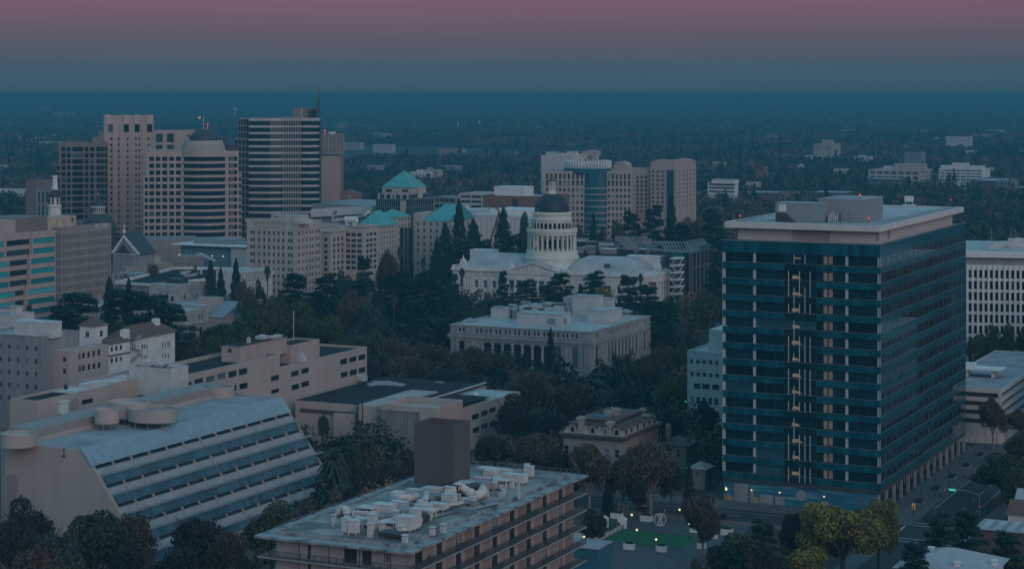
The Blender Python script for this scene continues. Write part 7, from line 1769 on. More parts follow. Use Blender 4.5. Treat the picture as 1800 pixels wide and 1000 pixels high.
# ---------------------------------------------------------------- trees
def leaf_mat(name, stops, rnd=.25, isl=.35, rough=.75):
 m = bpy.data.materials.new(name); m.use_nodes = True; n, l = m.node_tree.nodes, m.node_tree.links; b = n['Principled BSDF']
 b.inputs['Roughness'].default_value = rough; b.inputs['Specular IOR Level'].default_value = .15
 g = n.new('ShaderNodeNewGeometry'); rp = n.new('ShaderNodeValToRGB'); ramp_set(rp, stops)
 oi = n.new('ShaderNodeObjectInfo'); a = n.new('ShaderNodeMath'); a.operation = 'MULTIPLY_ADD'; a.inputs[1].default_value = isl; l.new(g.outputs['Random Per Island'], a.inputs[0])
 mr = n.new('ShaderNodeMath'); mr.operation = 'MULTIPLY'; mr.inputs[1].default_value = 1-isl; l.new(oi.outputs['Random'], mr.inputs[0]); l.new(mr.outputs[0], a.inputs[2])
 l.new(a.outputs[0], rp.inputs[0]); l.new(rp.outputs[0], b.inputs['Base Color'])
 return m
LM = {
 'oak': leaf_mat("olive_leaf", [(0, (.030,.056,.032)), (.5, (.048,.074,.042)), (1, (.070,.088,.048))]),
 'cedar': leaf_mat("cedar_needle", [(0, (.012,.036,.034)), (.5, (.018,.050,.044)), (1, (.030,.066,.054))]),
 'conifer': leaf_mat("conifer_needle", [(0, (.012,.036,.031)), (.6, (.018,.050,.039)), (1, (.034,.060,.043))]),
 'brown': leaf_mat("brown_autumn_leaf", [(0, (.055,.048,.042)), (.5, (.080,.062,.050)), (1, (.11,.080,.058))]),
 'dark': leaf_mat("dark_thinning_leaf", [(0, (.022,.031,.034)), (.5, (.030,.038,.039)), (1, (.044,.048,.046))]),
 'yellow': leaf_mat("yellow_autumn_leaf", [(0, (.08,.09,.030)), (.5, (.14,.135,.038)), (1, (.20,.175,.046))]),
 'palm': leaf_mat("palm_frond", [(0, (.024,.050,.038)), (.6, (.036,.062,.048)), (1, (.058,.070,.052))]),
 'grey': leaf_mat("grey_green_leaf", [(0, (.040,.068,.062)), (.5, (.054,.086,.076)), (1, (.070,.100,.088))]),
}
m_bark = material("tree_bark", (.075,.06,.05), (.045,.037,.032), .9, 2.0)
m_bark_pale = material("pale_sycamore_bark", (.22,.20,.18), (.11,.10,.09), .9, 1.2)
def quads_from(P, N, size, rs, aspect=.8):
 n = len(P); r = rs.normal(size=(n, 3)); t = np.cross(N, r); t /= np.linalg.norm(t, axis=1)[:, None]+1e-9
 b = np.cross(N, t); s = (size*(.6+.8*rs.rand(n)))[:, None]
 V = np.stack([P-t*s, P-b*s*aspect, P+t*s, P+b*s*aspect], 1).reshape(-1, 3); return V
def unit(rs, n):
 v = rs.normal(size=(n, 3)); return v/np.linalg.norm(v, axis=1)[:, None]
def crown_mesh(name, kind, seed, n):
 rs = np.random.RandomState(seed); Ps, Ns, S = [], [], []
 if kind in ('oak', 'brown', 'dark', 'yellow', 'grey'):
  K = 26; dirs = unit(rs, K); dirs[:, 2] = np.where(dirs[:, 2] < -.45, -dirs[:, 2]*.6, dirs[:, 2]); rad = rs.uniform(.35, .78, K)
  C = dirs*rad[:, None]*np.array([5.2, 5.2, 5.5])+np.array([0, 0, 6.6]); R_ = rs.uniform(1.3, 2.5, K)
  k = (n*R_**2/np.sum(R_**2)).astype(int)+1
  fluff = {'oak': .16, 'brown': .30, 'dark': .26, 'yellow': .18, 'grey': .22}[kind]
  for c, r, kk in zip(C, R_, k):
   u = unit(rs, kk); rr = r*(1-np.abs(rs.normal(0, fluff, kk))); Ps.append(c+u*rr[:, None]*np.array([1, 1, .82])); Ns.append(u*.55+unit(rs, kk)*.75)
  size = {'oak': .22, 'brown': .20, 'dark': .21, 'yellow': .22, 'grey': .21}[kind]
 elif kind == 'cedar':
  for j in range(30):
   z = 3.0+10.5*(j/29)**.9+rs.uniform(-.3, .3); a = j*2.4+rs.uniform(-.4, .4); ext = 6.2*(1-.62*((z-3)/11)**1.6)*rs.uniform(.65, 1.05); m = int(n/30)
   t = np.sqrt(rs.rand(m)); w = (rs.rand(m)-.5)*(1.5+1.8*t)*1.1; d = np.array([math.cos(a), math.sin(a), 0]); e = np.array([-d[1], d[0], 0])
   P = d*(t*ext)[:, None]+e*w[:, None]; P[:, 2] = z+rs.normal(0, .16, m)-.05*t*ext+.25*np.abs(rs.normal(0, 1, m))*(1-np.abs(w)/3)
   Ps.append(P); nn = unit(rs, m)*.6; nn[:, 2] += .9; Ns.append(nn)
  size = .21
 elif kind == 'conifer':
  m = n; h = rs.rand(m)**1.25; z = 1.6+15.4*h; rmax = 3.9*(1-h)**.82+.18; a = rs.rand(m)*6.283; lobes = 1+.24*np.sin(a*5+z*1.9)+.2*np.sin(z*3.3)+.1*np.sin(a*3+1.3*z); r = rmax*lobes*(1-.55*rs.rand(m)**2)
  P = np.stack([r*np.cos(a), r*np.sin(a), z-.22*r], 1); Ps.append(P); nn = np.stack([np.cos(a), np.sin(a), .7+0*a], 1)*.6+unit(rs, m)*.7; Ns.append(nn); size = .18
 P = np.concatenate(Ps); N = np.concatenate(Ns); N /= np.linalg.norm(N, axis=1)[:, None]+1e-9
 V = quads_from(P, N, size, rs); return np_mesh(name, V, np.arange(len(V)).reshape(-1, 4), LM[kind])
def trunk_mesh(kind, seed):
 rs = random.Random(seed); b = MB()
 if kind in ('cedar', 'conifer'):
  b.tube([(0,0,0),(.05,0,6),(0,.05,14 if kind == 'cedar' else 16.4)], .42, 8, r1=.05)
  for j in range(14): a = j*2.4; z = 3.5+j*.7; b.tube([(0,0,z),(2.6*math.cos(a)*(1-j/20), 2.6*math.sin(a)*(1-j/20), z+.2)], .12, 4, r1=.03)
 else:
  b.tube([(0,0,0),(.1,.05,1.6),(.05,.1,3.6)], .42, 8, r1=.30)
  for j in range(9):
   a = j*2.4+rs.uniform(-.3,.3); e = rs.uniform(2.2,4.2); z = rs.uniform(7,10.5); p1 = (e*.45*math.cos(a), e*.45*math.sin(a), 5.4+rs.random()); p2 = (e*math.cos(a), e*math.sin(a), z); b.tube([(.05,.1,3.2+.05*j), p1, p2], .2, 6, r1=.04)
   for q in range(4):
    aa = a+rs.uniform(-1.2,1.2); b.tube([p1 if q % 2 else p2, (p2[0]+1.7*math.cos(aa), p2[1]+1.7*math.sin(aa), p2[2]+rs.uniform(.3,1.8))], .06, 4, r1=.02)
 return b.mesh("trunk", m_bark_pale if kind == 'brown' else m_bark)
def palm_meshes(kind, seed):
 rs = np.random.RandomState(seed); b = MB(); V = []; H = 14.0 if kind == 'fan' else 10.0
 nf, L, droop = (46, 1.9, .9) if kind == 'fan' else (78, 4.2, 1.5)
 for k in range(nf):
  a = k*2.39996; el = rs.uniform(-.9, 1.3); d = np.array([math.cos(a)*math.cos(el), math.sin(a)*math.cos(el), math.sin(el)]); e = np.array([-math.sin(a), math.cos(a), 0]); prev = None; ns = 6
  for s in range(ns+1):
   t = s/ns; p = np.array([0,0,H])+d*L*t+np.array([0,0,-droop*t*t*(1.0 if el > -.2 else .4)*L/2.4]); w = (.55 if kind == 'fan' else .42)*math.sin(math.pi*min(1, .12+t*.86))+.03
   up = np.array([0,0,w*.55]); l, r = p-e*w+(-up), p+e*w+(-up)
   if prev is not None: V += [prev[0], prev[1], p, l, prev[1], prev[2], r, p] if False else [prev[0], prev[1], p, l]+[prev[1], prev[2], r, p]
   prev = (l, p, r)
 # hanging skirt of dead fronds
 V = np.array(V); me = np_mesh("crown", V, np.arange(len(V)).reshape(-1, 4), LM['palm'])
 b.tube([(0,0,0),(.12,0,H*.5),(0,0,H)], .34 if kind == 'fan' else .5, 9, r1=.26 if kind == 'fan' else .42)
 if kind == 'fan': b.rings([(.3, H-2.6), (.62, H-2.2), (.75, H-.7), (.4, H-.1)], 10)
 else: b.rings([(.45, H-1.4), (.75, H-.9), (.8, H-.2), (.3, H+.2)], 10)
 return me, b.mesh("trunk", m_bark)
DIM = {'oak': (12.5, 12.4), 'brown': (12.5, 12.4), 'dark': (12.5, 12.4), 'yellow': (12.5, 12.4), 'grey': (12.5, 12.4), 'cedar': (12.0, 14.0), 'conifer': (7.6, 17.0), 'fan': (4.2, 15.6), 'date': (8.2, 13.0)}
PROTO = {}
for kd, cnt, nv in (('oak', 11000, 3), ('brown', 11000, 3), ('dark', 11000, 2), ('yellow', 11000, 2), ('grey', 9000, 1), ('cedar', 9500, 3), ('conifer', 9000, 3)):
 PROTO[kd] = [(crown_mesh("crown", kd, 100+7*i+len(kd)*31, cnt), trunk_mesh(kd, i)) for i in range(nv)]
PROTO['fan'] = [palm_meshes('fan', 3)]; PROTO['date'] = [palm_meshes('date', 5)]
NAMES = {'oak': ("broadleaf_tree", "olive green broadleaf tree", "tree"), 'brown': ("autumn_tree", "brown leaved autumn tree with pale limbs", "tree"), 'dark': ("dark_autumn_tree", "dark brown thinning tree", "tree"), 'yellow': ("yellow_tree", "yellow leaved autumn tree", "tree"), 'grey': ("grey_green_tree", "soft grey green tree", "tree"),
         'cedar': ("cedar_tree", "dark cedar with layered flat boughs", "cedar"), 'conifer': ("conifer_tree", "dark pointed conifer", "conifer"), 'fan': ("fan_palm", "tall slim fan palm", "palm"), 'date': ("date_palm", "stout feathery date palm", "palm")}
TREES = []
def tree(kind, px, Y, top, wpx, where, z0=0.0):
 random.seed(int(px*13+Y*7)); x = kx(px)*Y; h = CAMH-(top-HOR)/FPX*Y-z0; w = wpx/FPX*Y
 pc, pt = random.choice(PROTO[kind]); D = DIM[kind]; nm, look, cat = NAMES[kind]
 h = max(h, 3.0)
 t = thing(nm, "%s %s" % (look, where), cat, (x, Y, z0), random.uniform(0, 6.28), nm.replace('_', ' ')+"s in view")
 t.scale = (w/D[0], w/D[0], h/D[1])
 for n_, me in (("trunk", pt), ("crown", pc)): o = bpy.data.objects.new(n_, me); COL.objects.link(o); o.parent = t
 TREES.append((x, Y, w/2)); return t
for a in (
 # bottom left, before the slanted building
 ('dark', 45, 452, 866, 120, "before the tall beige end wall"), ('oak', 165, 436, 884, 165, "with yellowish top before the slanted building's end wall"), ('grey', 95, 425, 905, 120, "low down before the beige end wall"), ('brown', 235, 440, 888, 95, "by the lower corner of the slanted flank"),
 ('dark', 348, 462, 890, 128, "dark and round before the solar panel rows"), ('brown', 402, 448, 922, 105, "below the solar panels beside the near roof"), ('oak', 478, 470, 878, 125, "between the solar panels and the near apartment roof"), ('dark', 10, 420, 905, 110, "cut by the lower left picture edge"), ('dark', 300, 415, 955, 170, "lowest, under the solar panels"),
 ('dark', 215, 408, 950, 130, "lowest, below the end wall"), ('oak', 430, 410, 965, 80, "lowest, left of the near apartment eaves"), ('brown', 55, 405, 945, 150, "lowest in the corner under the end wall"), ('oak', 130, 400, 965, 120, "at the bottom edge below the beige end wall"), ('dark', 375, 405, 975, 110, "at the bottom edge left of the apartments"),
 # between slanted building and hall
 ('date', 586, 520, 768, 62, "alone in front of the end of the solar panel rows"), ('dark', 682, 545, 798, 96, "before the slatted panel of the beige hall"), ('dark', 640, 535, 820, 66, "right of the stout palm"), ('oak', 626, 560, 772, 34, "small, right of the palm by the hall wall"), ('dark', 612, 520, 845, 50, "bare and low under the palm"), ('dark', 722, 555, 785, 60, "left of the dark roof box"), ('oak', 568, 640, 722, 26, "small, behind the end of the slanted flank"),
 # right of the hall, round the mansion
 ('dark', 865, 590, 752, 95, "right of the dark roof box"), ('brown', 938, 585, 755, 135, "left of the mansion, broad"), ('brown', 930, 690, 648, 115, "behind the hall's office wing"), ('dark', 905, 640, 690, 90, "at the corner of the hall's office wing"), ('brown', 1000, 672, 662, 110, "behind the mansion's left chimneys"), ('date', 1042, 690, 655, 74, "behind the mansion roof"), ('date', 1010, 700, 672, 50, "smaller, left of the broad palm"),
 ('brown', 1092, 700, 672, 76, "right of the palms behind the mansion"), ('yellow', 1184, 700, 645, 66, "dull, left of the small white office"), ('oak', 1208, 690, 660, 40, "against the small white office wall"), ('brown', 1135, 735, 618, 80, "between the granite office and the small white office"), ('dark', 975, 640, 718, 70, "at the mansion's left flank"), ('dark', 1240, 640, 700, 60, "before the small white office"), ('dark', 1180, 640, 720, 60, "behind the mansion's rear wing"),
 ('brown', 1036, 540, 770, 100, "before the mansion's front door"), ('brown', 1142, 545, 768, 128, "broad, before the mansion's right flank"), ('conifer', 1068, 548, 832, 22, "small, on the mansion lawn"), ('dark', 985, 548, 775, 80, "before the mansion's left corner"), ('conifer', 1212, 548, 808, 24, "small, by the little hip roofed lodge"),
 # plaza and lower right
 ('brown', 1236, 492, 862, 92, "rust tinted, on the plaza right of the lawn"), ('dark', 1042, 502, 890, 62, "beside the apartment balconies at the plaza"), ('yellow', 1480, 468, 862, 165, "big, before the glass tower's painted wall"), ('yellow', 1545, 478, 868, 90, "beside the crossing before the glass tower"), ('yellow', 1408, 440, 955, 120, "lower down left of the street corner"), ('dark', 1400, 480, 885, 90, "left of the big yellow tree"), ('yellow', 1430, 470, 905, 80, "small, joined to the big yellow tree's left side"),
 ('oak', 1312, 450, 925, 110, "dark, at the plaza's lower right"), ('dark', 1265, 440, 955, 90, "low, under the plaza planters"), ('dark', 1350, 430, 950, 100, "at the bottom edge right of the plaza"), ('cedar', 1652, 452, 905, 110, "dark, right of the street at the bottom"), ('cedar', 1700, 462, 898, 90, "second, right of the street at the bottom"), ('oak', 1762, 560, 798, 130, "dark, right of the road by the signal arm"), ('oak', 1800, 540, 815, 90, "cut by the right edge above the roofs"), ('cedar', 1770, 440, 935, 90, "low at the right edge before the grey roof"), ('brown', 1745, 645, 690, 62, "bare, before the parking garage"), ('brown', 1792, 655, 715, 60, "bare, at the garage's right end"), ('oak', 1795, 610, 760, 70, "right of the bare tree at the garage"), ('yellow', 1796, 452, 955, 40, "at the right edge near the bottom"),
 ('oak', 1716, 770, 575, 44, "before the white grid office, first of the row"), ('oak', 1742, 770, 570, 50, "before the white grid office, middle of the row"), ('oak', 1768, 770, 568, 50, "before the white grid office, fullest of the row"), ('oak', 1795, 770, 572, 50, "before the white grid office, by the picture edge"),
 ('dark', 1012, 552, 792, 62, "before the mansion's left wall"), ('brown', 1096, 542, 788, 84, "between the two broad trees before the mansion"), ('dark', 1120, 538, 828, 50, "low, at the foot of the mansion's corner"), ('dark', 1180, 548, 800, 56, "low, between mansion and lodge"),
 ('cedar', 1285, 436, 950, 90, "dark, at the bottom edge under the plaza's right end"), ('oak', 1225, 420, 975, 80, "dark, at the bottom edge under the lawn"), ('cedar', 1340, 452, 915, 80, "dark, right of the plaza planters"), ('dark', 1165, 415, 985, 70, "lowest, under the lawn's near edge"), ('cedar', 1610, 425, 955, 90, "dark, at the avenue's lower end"), ('oak', 1725, 440, 945, 80, "dark, between the street and the striped shed"),
 # round the granite office
 ('brown', 822, 770, 602, 110, "before the granite office's left columns"), ('brown', 872, 765, 618, 90, "before the granite office's middle columns"), ('oak', 900, 770, 622, 50, "greener, among the brown trees at the colonnade"), ('brown', 935, 745, 645, 110, "under the granite office colonnade"), ('conifer', 968, 776, 576, 26, "narrow, before the granite colonnade"), ('dark', 780, 740, 640, 100, "left of the granite office"), ('brown', 720, 760, 620, 110, "behind the beige hall's roof"), ('dark', 670, 770, 612, 90, "right of the long beige office's end"), ('brown', 745, 810, 598, 90, "between the hall roof and the park cedars"), ('dark', 840, 725, 655, 90, "behind the hall roof's right part"),
 ('brown', 1165, 790, 600, 70, "right of the granite office's far corner"), ('oak', 1110, 740, 640, 60, "at the foot of the granite office's flank"), ('cedar', 1158, 860, 545, 60, "right of the granite office parapet"), ('oak', 1195, 790, 600, 50, "left of the glass tower's upper floors"), ('fan', 1226, 860, 520, 18, "right of the works site, tallest"), ('fan', 1248, 850, 532, 18, "right of the works site, nearest the tower"), ('fan', 1205, 880, 536, 18, "right of the works site, left one"), ('grey', 1230, 800, 570, 50, "pale, below the works site palms"), ('date', 1190, 860, 548, 36, "below the scaffold stair"), ('conifer', 1180, 900, 520, 26, "below the scaffold stair"), ('cedar', 1255, 960, 470, 50, "dark, beside the tower's upper left edge"), ('oak', 1240, 900, 505, 60, "behind the works site palms"),
 # park between granite office and dome
 ('cedar', 884, 985, 474, 30, "narrow, left of the domed building's portico"), ('cedar', 925, 990, 492, 70, "before the portico, left one"), ('cedar', 985, 990, 478, 66, "before the portico, middle one"), ('cedar', 1045, 990, 478, 74, "before the right wing, left one"), ('conifer', 1020, 960, 498, 30, "before the right wing beside the olive tree"), ('yellow', 1064, 950, 500, 52, "dull, behind the granite office roof"), ('cedar', 1105, 985, 482, 60, "before the right wing, middle one"), ('cedar', 1138, 970, 500, 70, "before the right wing's end portico"), ('cedar', 960, 985, 500, 60, "low, before the portico"), ('cedar', 1165, 940, 530, 70, "below the end portico"), ('fan', 1126, 1000, 477, 14, "before the right wing's end"), ('fan', 800, 1030, 477, 15, "left of the two by the domed building's left end"), ('fan', 812, 1035, 468, 15, "right of the two by the domed building's left end"), ('cedar', 870, 960, 528, 60, "under the left wing windows"), ('oak', 830, 930, 540, 60, "low, under the left wing"),
 ('oak', 905, 930, 545, 60, "behind the granite office roof, left"), ('cedar', 1095, 930, 530, 70, "behind the granite office roof, right"), ('oak', 1140, 900, 560, 60, "grey, at the granite office's rear corner"),
 # conifers left of the dome
 ('conifer', 807, 1150, 350, 46, "tallest, left of the dome"), ('conifer', 832, 1130, 385, 62, "broad, beside the tallest left of the dome"), ('conifer', 783, 1140, 392, 52, "left of the tallest, before the teal roofed hotel"), ('conifer', 885, 1160, 364, 52, "alone close to the dome's left side"), ('conifer', 768, 1130, 420, 40, "lowest of the group before the teal roofed hotel"), ('cedar', 905, 1150, 410, 50, "tucked between the lone conifer and the drum"), ('cedar', 850, 1140, 420, 60, "below the tallest conifers"), ('oak', 925, 1150, 372, 36, "pale, left of the dome's upper drum"),
 # right of the dome, beyond
 ('conifer', 1043, 1230, 372, 24, "slender, before the teal glass centre"), ('brown', 1018, 1240, 388, 40, "rusty, right of the upper drum"), ('cedar', 1110, 1260, 372, 60, "dark, before the beige hotel's left wing"), ('conifer', 1180, 1270, 338, 34, "rounded tall, before the beige hotel"), ('cedar', 1150, 1260, 362, 60, "dark, before the beige hotel's middle"), ('brown', 1215, 1250, 375, 60, "brown, right of the beige hotel"), ('cedar', 1250, 1200, 370, 70, "dark, left of the tower roof"), ('oak', 1085, 1250, 388, 40, "pale, below the pink office's right corner"), ('cedar', 1200, 1240, 390, 60, "dark, behind the works block"), ('cedar', 1235, 1100, 410, 60, "dark, left of the tower parapet"), ('oak', 1060, 1240, 394, 30, "small, beside the slender conifer"),
 # left park
 ('cedar', 520, 930, 478, 84, "dark, below the white pier block"), ('cedar', 575, 930, 482, 84, "dark, below the stone corner office"), ('cedar', 632, 940, 488, 84, "dark, in the middle of the left park"), ('brown', 680, 1010, 428, 56, "rusty, before the teal roofed hotel"), ('cedar', 700, 960, 478, 90, "dark, right of the rusty tree"), ('cedar', 755, 960, 476, 92, "dark, left of the domed building"), ('cedar', 790, 930, 500, 80, "dark, hard by the domed building's left end"), ('brown', 625, 880, 500, 84, "brown, in the heart of the left park"), ('grey', 650, 870, 520, 64, "pale, beside the brown tree in the left park"), ('oak', 460, 850, 530, 100, "green, below the stone library's portico"), ('oak', 395, 800, 556, 110, "green, covering the stone library's steps"), ('oak', 520, 850, 528, 100, "green, right of the library"), ('oak', 570, 830, 545, 90, "green, above the long beige office"), ('oak', 430, 800, 560, 90, "green, behind the antenna mast"), ('cedar', 730, 840, 525, 100, "spreading, left of the granite office"), ('cedar', 770, 850, 560, 80, "layered, at the granite office's left corner"), ('fan', 692, 900, 512, 18, "in the left park among cedars"), ('date', 730, 880, 520, 34, "in the left park left of the spreading cedar"), ('oak', 660, 800, 575, 100, "green, above the hall's black roof"), ('oak', 610, 790, 585, 90, "green, behind the long office's far roof"), ('brown', 700, 800, 590, 90, "brown, above the hall roof's middle"), ('dark', 650, 740, 632, 60, "right against the long office's end wall"),
 ('fan', 703, 1080, 430, 14, "before the teal roofed hotel, left one"), ('fan', 744, 1085, 450, 14, "before the teal roofed hotel, right one"), ('cedar', 640, 1000, 448, 46, "before the stone corner office's rear block"), ('oak', 600, 990, 470, 50, "pale, at the foot of the stone corner office"), ('grey', 640, 980, 470, 60, "pale, left of the rusty tree"),
 # leaning pines and library trees
 ('conifer', 370, 920, 458, 40, "ragged, before the parking deck, left one"), ('conifer', 388, 930, 470, 34, "ragged, before the parking deck, middle one"), ('conifer', 415, 925, 454, 36, "ragged, before the parking deck, right one"), ('brown', 432, 920, 482, 46, "rusty, right of the ragged pines"), ('fan', 470, 960, 462, 15, "before the slim column office"), ('oak', 440, 900, 512, 60, "blue green, above the library's end"), ('oak', 480, 900, 515, 70, "blue green, right of the library's end"), ('dark', 456, 940, 488, 30, "dark, before the slim column office"),
 # cedars by the slotted office
 ('cedar', 140, 800, 512, 150, "spreading, below the brown slotted office"), ('conifer', 192, 830, 486, 48, "tall, below the brown slotted office's corner"), ('cedar', 215, 810, 505, 110, "behind the tiled house, left"), ('conifer', 226, 850, 488, 34, "behind the tiled house tower"), ('cedar', 262, 800, 510, 130, "before the library's attic block"), ('cedar', 300, 790, 530, 120, "spreading, at the library's near corner"), ('oak', 212, 760, 548, 60, "olive, behind the tiled roof, left"), ('oak', 250, 760, 552, 60, "olive, behind the tiled roof, middle"), ('oak', 285, 755, 556, 50, "olive, behind the tiled roof, right"), ('cedar', 110, 790, 535, 90, "low, between the ribbon window office and grey block"), ('fan', 51, 770, 528, 18, "before the ribbon window office"), ('dark', 320, 740, 590, 46, "dark, right of the tiled house"), ('dark', 340, 760, 600, 60, "rusty brown, below the library wall"), ('oak', 370, 750, 590, 60, "green, above the white roof house"), ('oak', 222, 1060, 478, 26, "small, beside the yellow shed"), ('brown', 266, 1050, 457, 34, "brown, against the yellow shed"), ('oak', 342, 1050, 462, 26, "small, by the parking deck stair house"),
): tree(*a)
# free ground between the buildings is filled with more trees
def footprints():
 bpy.context.view_layer.update(); fp = []
 for r in [o for o in COL.objects if o.parent is None and o.get('category') and o.type == 'EMPTY' and 'tree' not in o.name and o.get('category') not in ('flagpole','palm','cedar','conifer','crane')]:
  xs, ys = [], []
  for c in r.children:
   if c.type != 'MESH' or not len(c.data.vertices): continue
   v = np.empty(len(c.data.vertices)*3, np.float32); c.data.vertices.foreach_get('co', v); v = v.reshape(-1, 3)
   if abs(c.rotation_euler.z) > .01 or c.location.length > .01: continue
   xs += [v[:, 0].min(), v[:, 0].max()]; ys += [v[:, 1].min(), v[:, 1].max()]
  if xs: fp.append((r.location.x, r.location.y, r.rotation_euler.z, min(xs), max(xs), min(ys), max(ys)))
 return fp
FPR = footprints()
def blocked(X, Y, mg):
 bad = np.zeros(X.shape, bool)
 for ox, oy, a, x0, x1, y0, y1 in FPR:
  c, s = math.cos(a), math.sin(a); lx = (X-ox)*c+(Y-oy)*s; ly = -(X-ox)*s+(Y-oy)*c
  bad |= (lx > x0-mg) & (lx < x1+mg) & (ly > y0-mg) & (ly < y1+mg)
 return bad
def open_ground(X, Y):
 """streets, plaza and yards that stay free of trees"""
 px = 900+FPX*X/Y; py = HOR+FPX*CAMH/Y
 keep = (px > 1030) & (py > 868)
 keep |= (px > 1540) & (py > 740)
 keep |= (px < 520) & (py > 470) & (py < 520)
 keep |= (px > 960) & (px < 1290) & (py > 850)
 return keep
def random_trees(y0, y1, sp, mg, rs):
 n = int(.29*(y1*y1-y0*y0)/(sp*sp)); Y = np.sqrt(rs.uniform(y0*y0, y1*y1, n)); X = Y*rs.uniform(-.275, .275, n)
 ok = ~blocked(X, Y, mg) & ~open_ground(X, Y); return X[ok], Y[ok]
def forest(name, sets, seed):
 """a wood that nobody could count: one mesh of leaf clumps, one tint per tree"""
 rs = np.random.RandomState(seed); Vs, Ts = [], []
 for (y0, y1, sp, M, size, hh, ww) in sets:
  X, Y = random_trees(y0, y1, sp, 4.0 if y1 < 1500 else 6.0, rs)
  if len(TREES) and y1 < 1500:
   T = np.array(TREES); d = np.min(np.hypot(X[:, None]-T[None, :, 0], Y[:, None]-T[None, :, 1])-T[None, :, 2], axis=1); X, Y = X[d > 1.5], Y[d > 1.5]
  if y0 > 1250:
   clear = np.sin(X*.0021+Y*.0013)*np.sin(Y*.0009-X*.0017+1.0)+.25*np.sin(X*.011+2)*np.sin(Y*.007); px = 900+FPX*X/Y
   lim = np.where(px < 620, .18, .62); k = clear < lim; X, Y = X[k], Y[k]
  n = len(X); H = hh*rs.uniform(.6, 1.3, n); W = ww*rs.uniform(.65, 1.25, n); con = rs.rand(n) < (.07 if y0 > 1200 else .03)
  H[con] *= (1.5 if y0 > 1200 else 1.0); W[con] *= (.55 if y0 > 1200 else .8); tint = rs.rand(n)*.62+.38*(.5+.5*np.sin(X*.012+1.7*np.sin(Y*.006))); tint = np.where(con, rs.rand(n)*.15, tint)
  u = unit(rs, n*M).reshape(n, M, 3); u[:, :, 2] = np.where(u[:, :, 2] < -.5, -u[:, :, 2], u[:, :, 2]); lob = 1+.28*np.sin(u[:, :, 0]*5+tint[:, None]*40)+.25*np.sin(u[:, :, 1]*6+tint[:, None]*70)
  r = (.72+.28*rs.rand(n, M))*lob; P = np.empty((n, M, 3)); zz = (u[:, :, 2]*.5*r+.55)
  tp = np.where(con[:, None], np.clip(1.25-zz, .08, 1), 1.0)
  P[:, :, 0] = X[:, None]+u[:, :, 0]*r*W[:, None]*.5*tp; P[:, :, 1] = Y[:, None]+u[:, :, 1]*r*W[:, None]*.5*tp; P[:, :, 2] = np.maximum(.3, H[:, None]*zz*.93)
  N = (u*.8+unit(rs, n*M).reshape(n, M, 3)*.6).reshape(-1, 3); N /= np.linalg.norm(N, axis=1)[:, None]+1e-9
  Vs.append(quads_from(P.reshape(-1, 3), N, np.full(n*M, size), rs)); Ts.append(np.repeat(tint, M))
 V = np.concatenate(Vs); t = np.concatenate(Ts).astype(np.float32)
 m = bpy.data.materials.new("wood_canopy"); m.use_nodes = True; n_, l_ = m.node_tree.nodes, m.node_tree.links; b = n_['Principled BSDF']; b.inputs['Roughness'].default_value = .8; b.inputs['Specular IOR Level'].default_value = .1
 at = n_.new('ShaderNodeAttribute'); at.attribute_name = 'tint'; rp = n_.new('ShaderNodeValToRGB')
 ramp_set(rp, [(0, (.014,.036,.032)), (.25, (.026,.046,.036)), (.42, (.050,.060,.044)), (.56, (.095,.074,.054)), (.78, (.14,.092,.062)), (1, (.20,.115,.068))]); l_.new(at.outputs['Fac'], rp.inputs[0]); l_.new(rp.outputs[0], b.inputs['Base Color'])
 me = np_mesh(name, V, np.arange(len(V)).reshape(-1, 4), m); a = me.attributes.new('tint', 'FLOAT', 'FACE'); a.data.foreach_set('value', t)
 o = bpy.data.objects.new(name, me); COL.objects.link(o); o['kind'] = 'stuff'; return o
forest("town_trees", [(520, 1250, 11.0, 240, .62, 10.5, 9.5)], 5)
forest("far_woods", [(1250, 1900, 12.5, 150, 1.1, 13, 15), (1900, 3000, 16.0, 80, 1.7, 14, 19), (3000, 6000, 24.0, 30, 3.0, 15, 27), (6000, 14000, 48.0, 9, 8.0, 15, 46), (14000, 45000, 150.0, 7, 24.0, 15, 150)], 8)
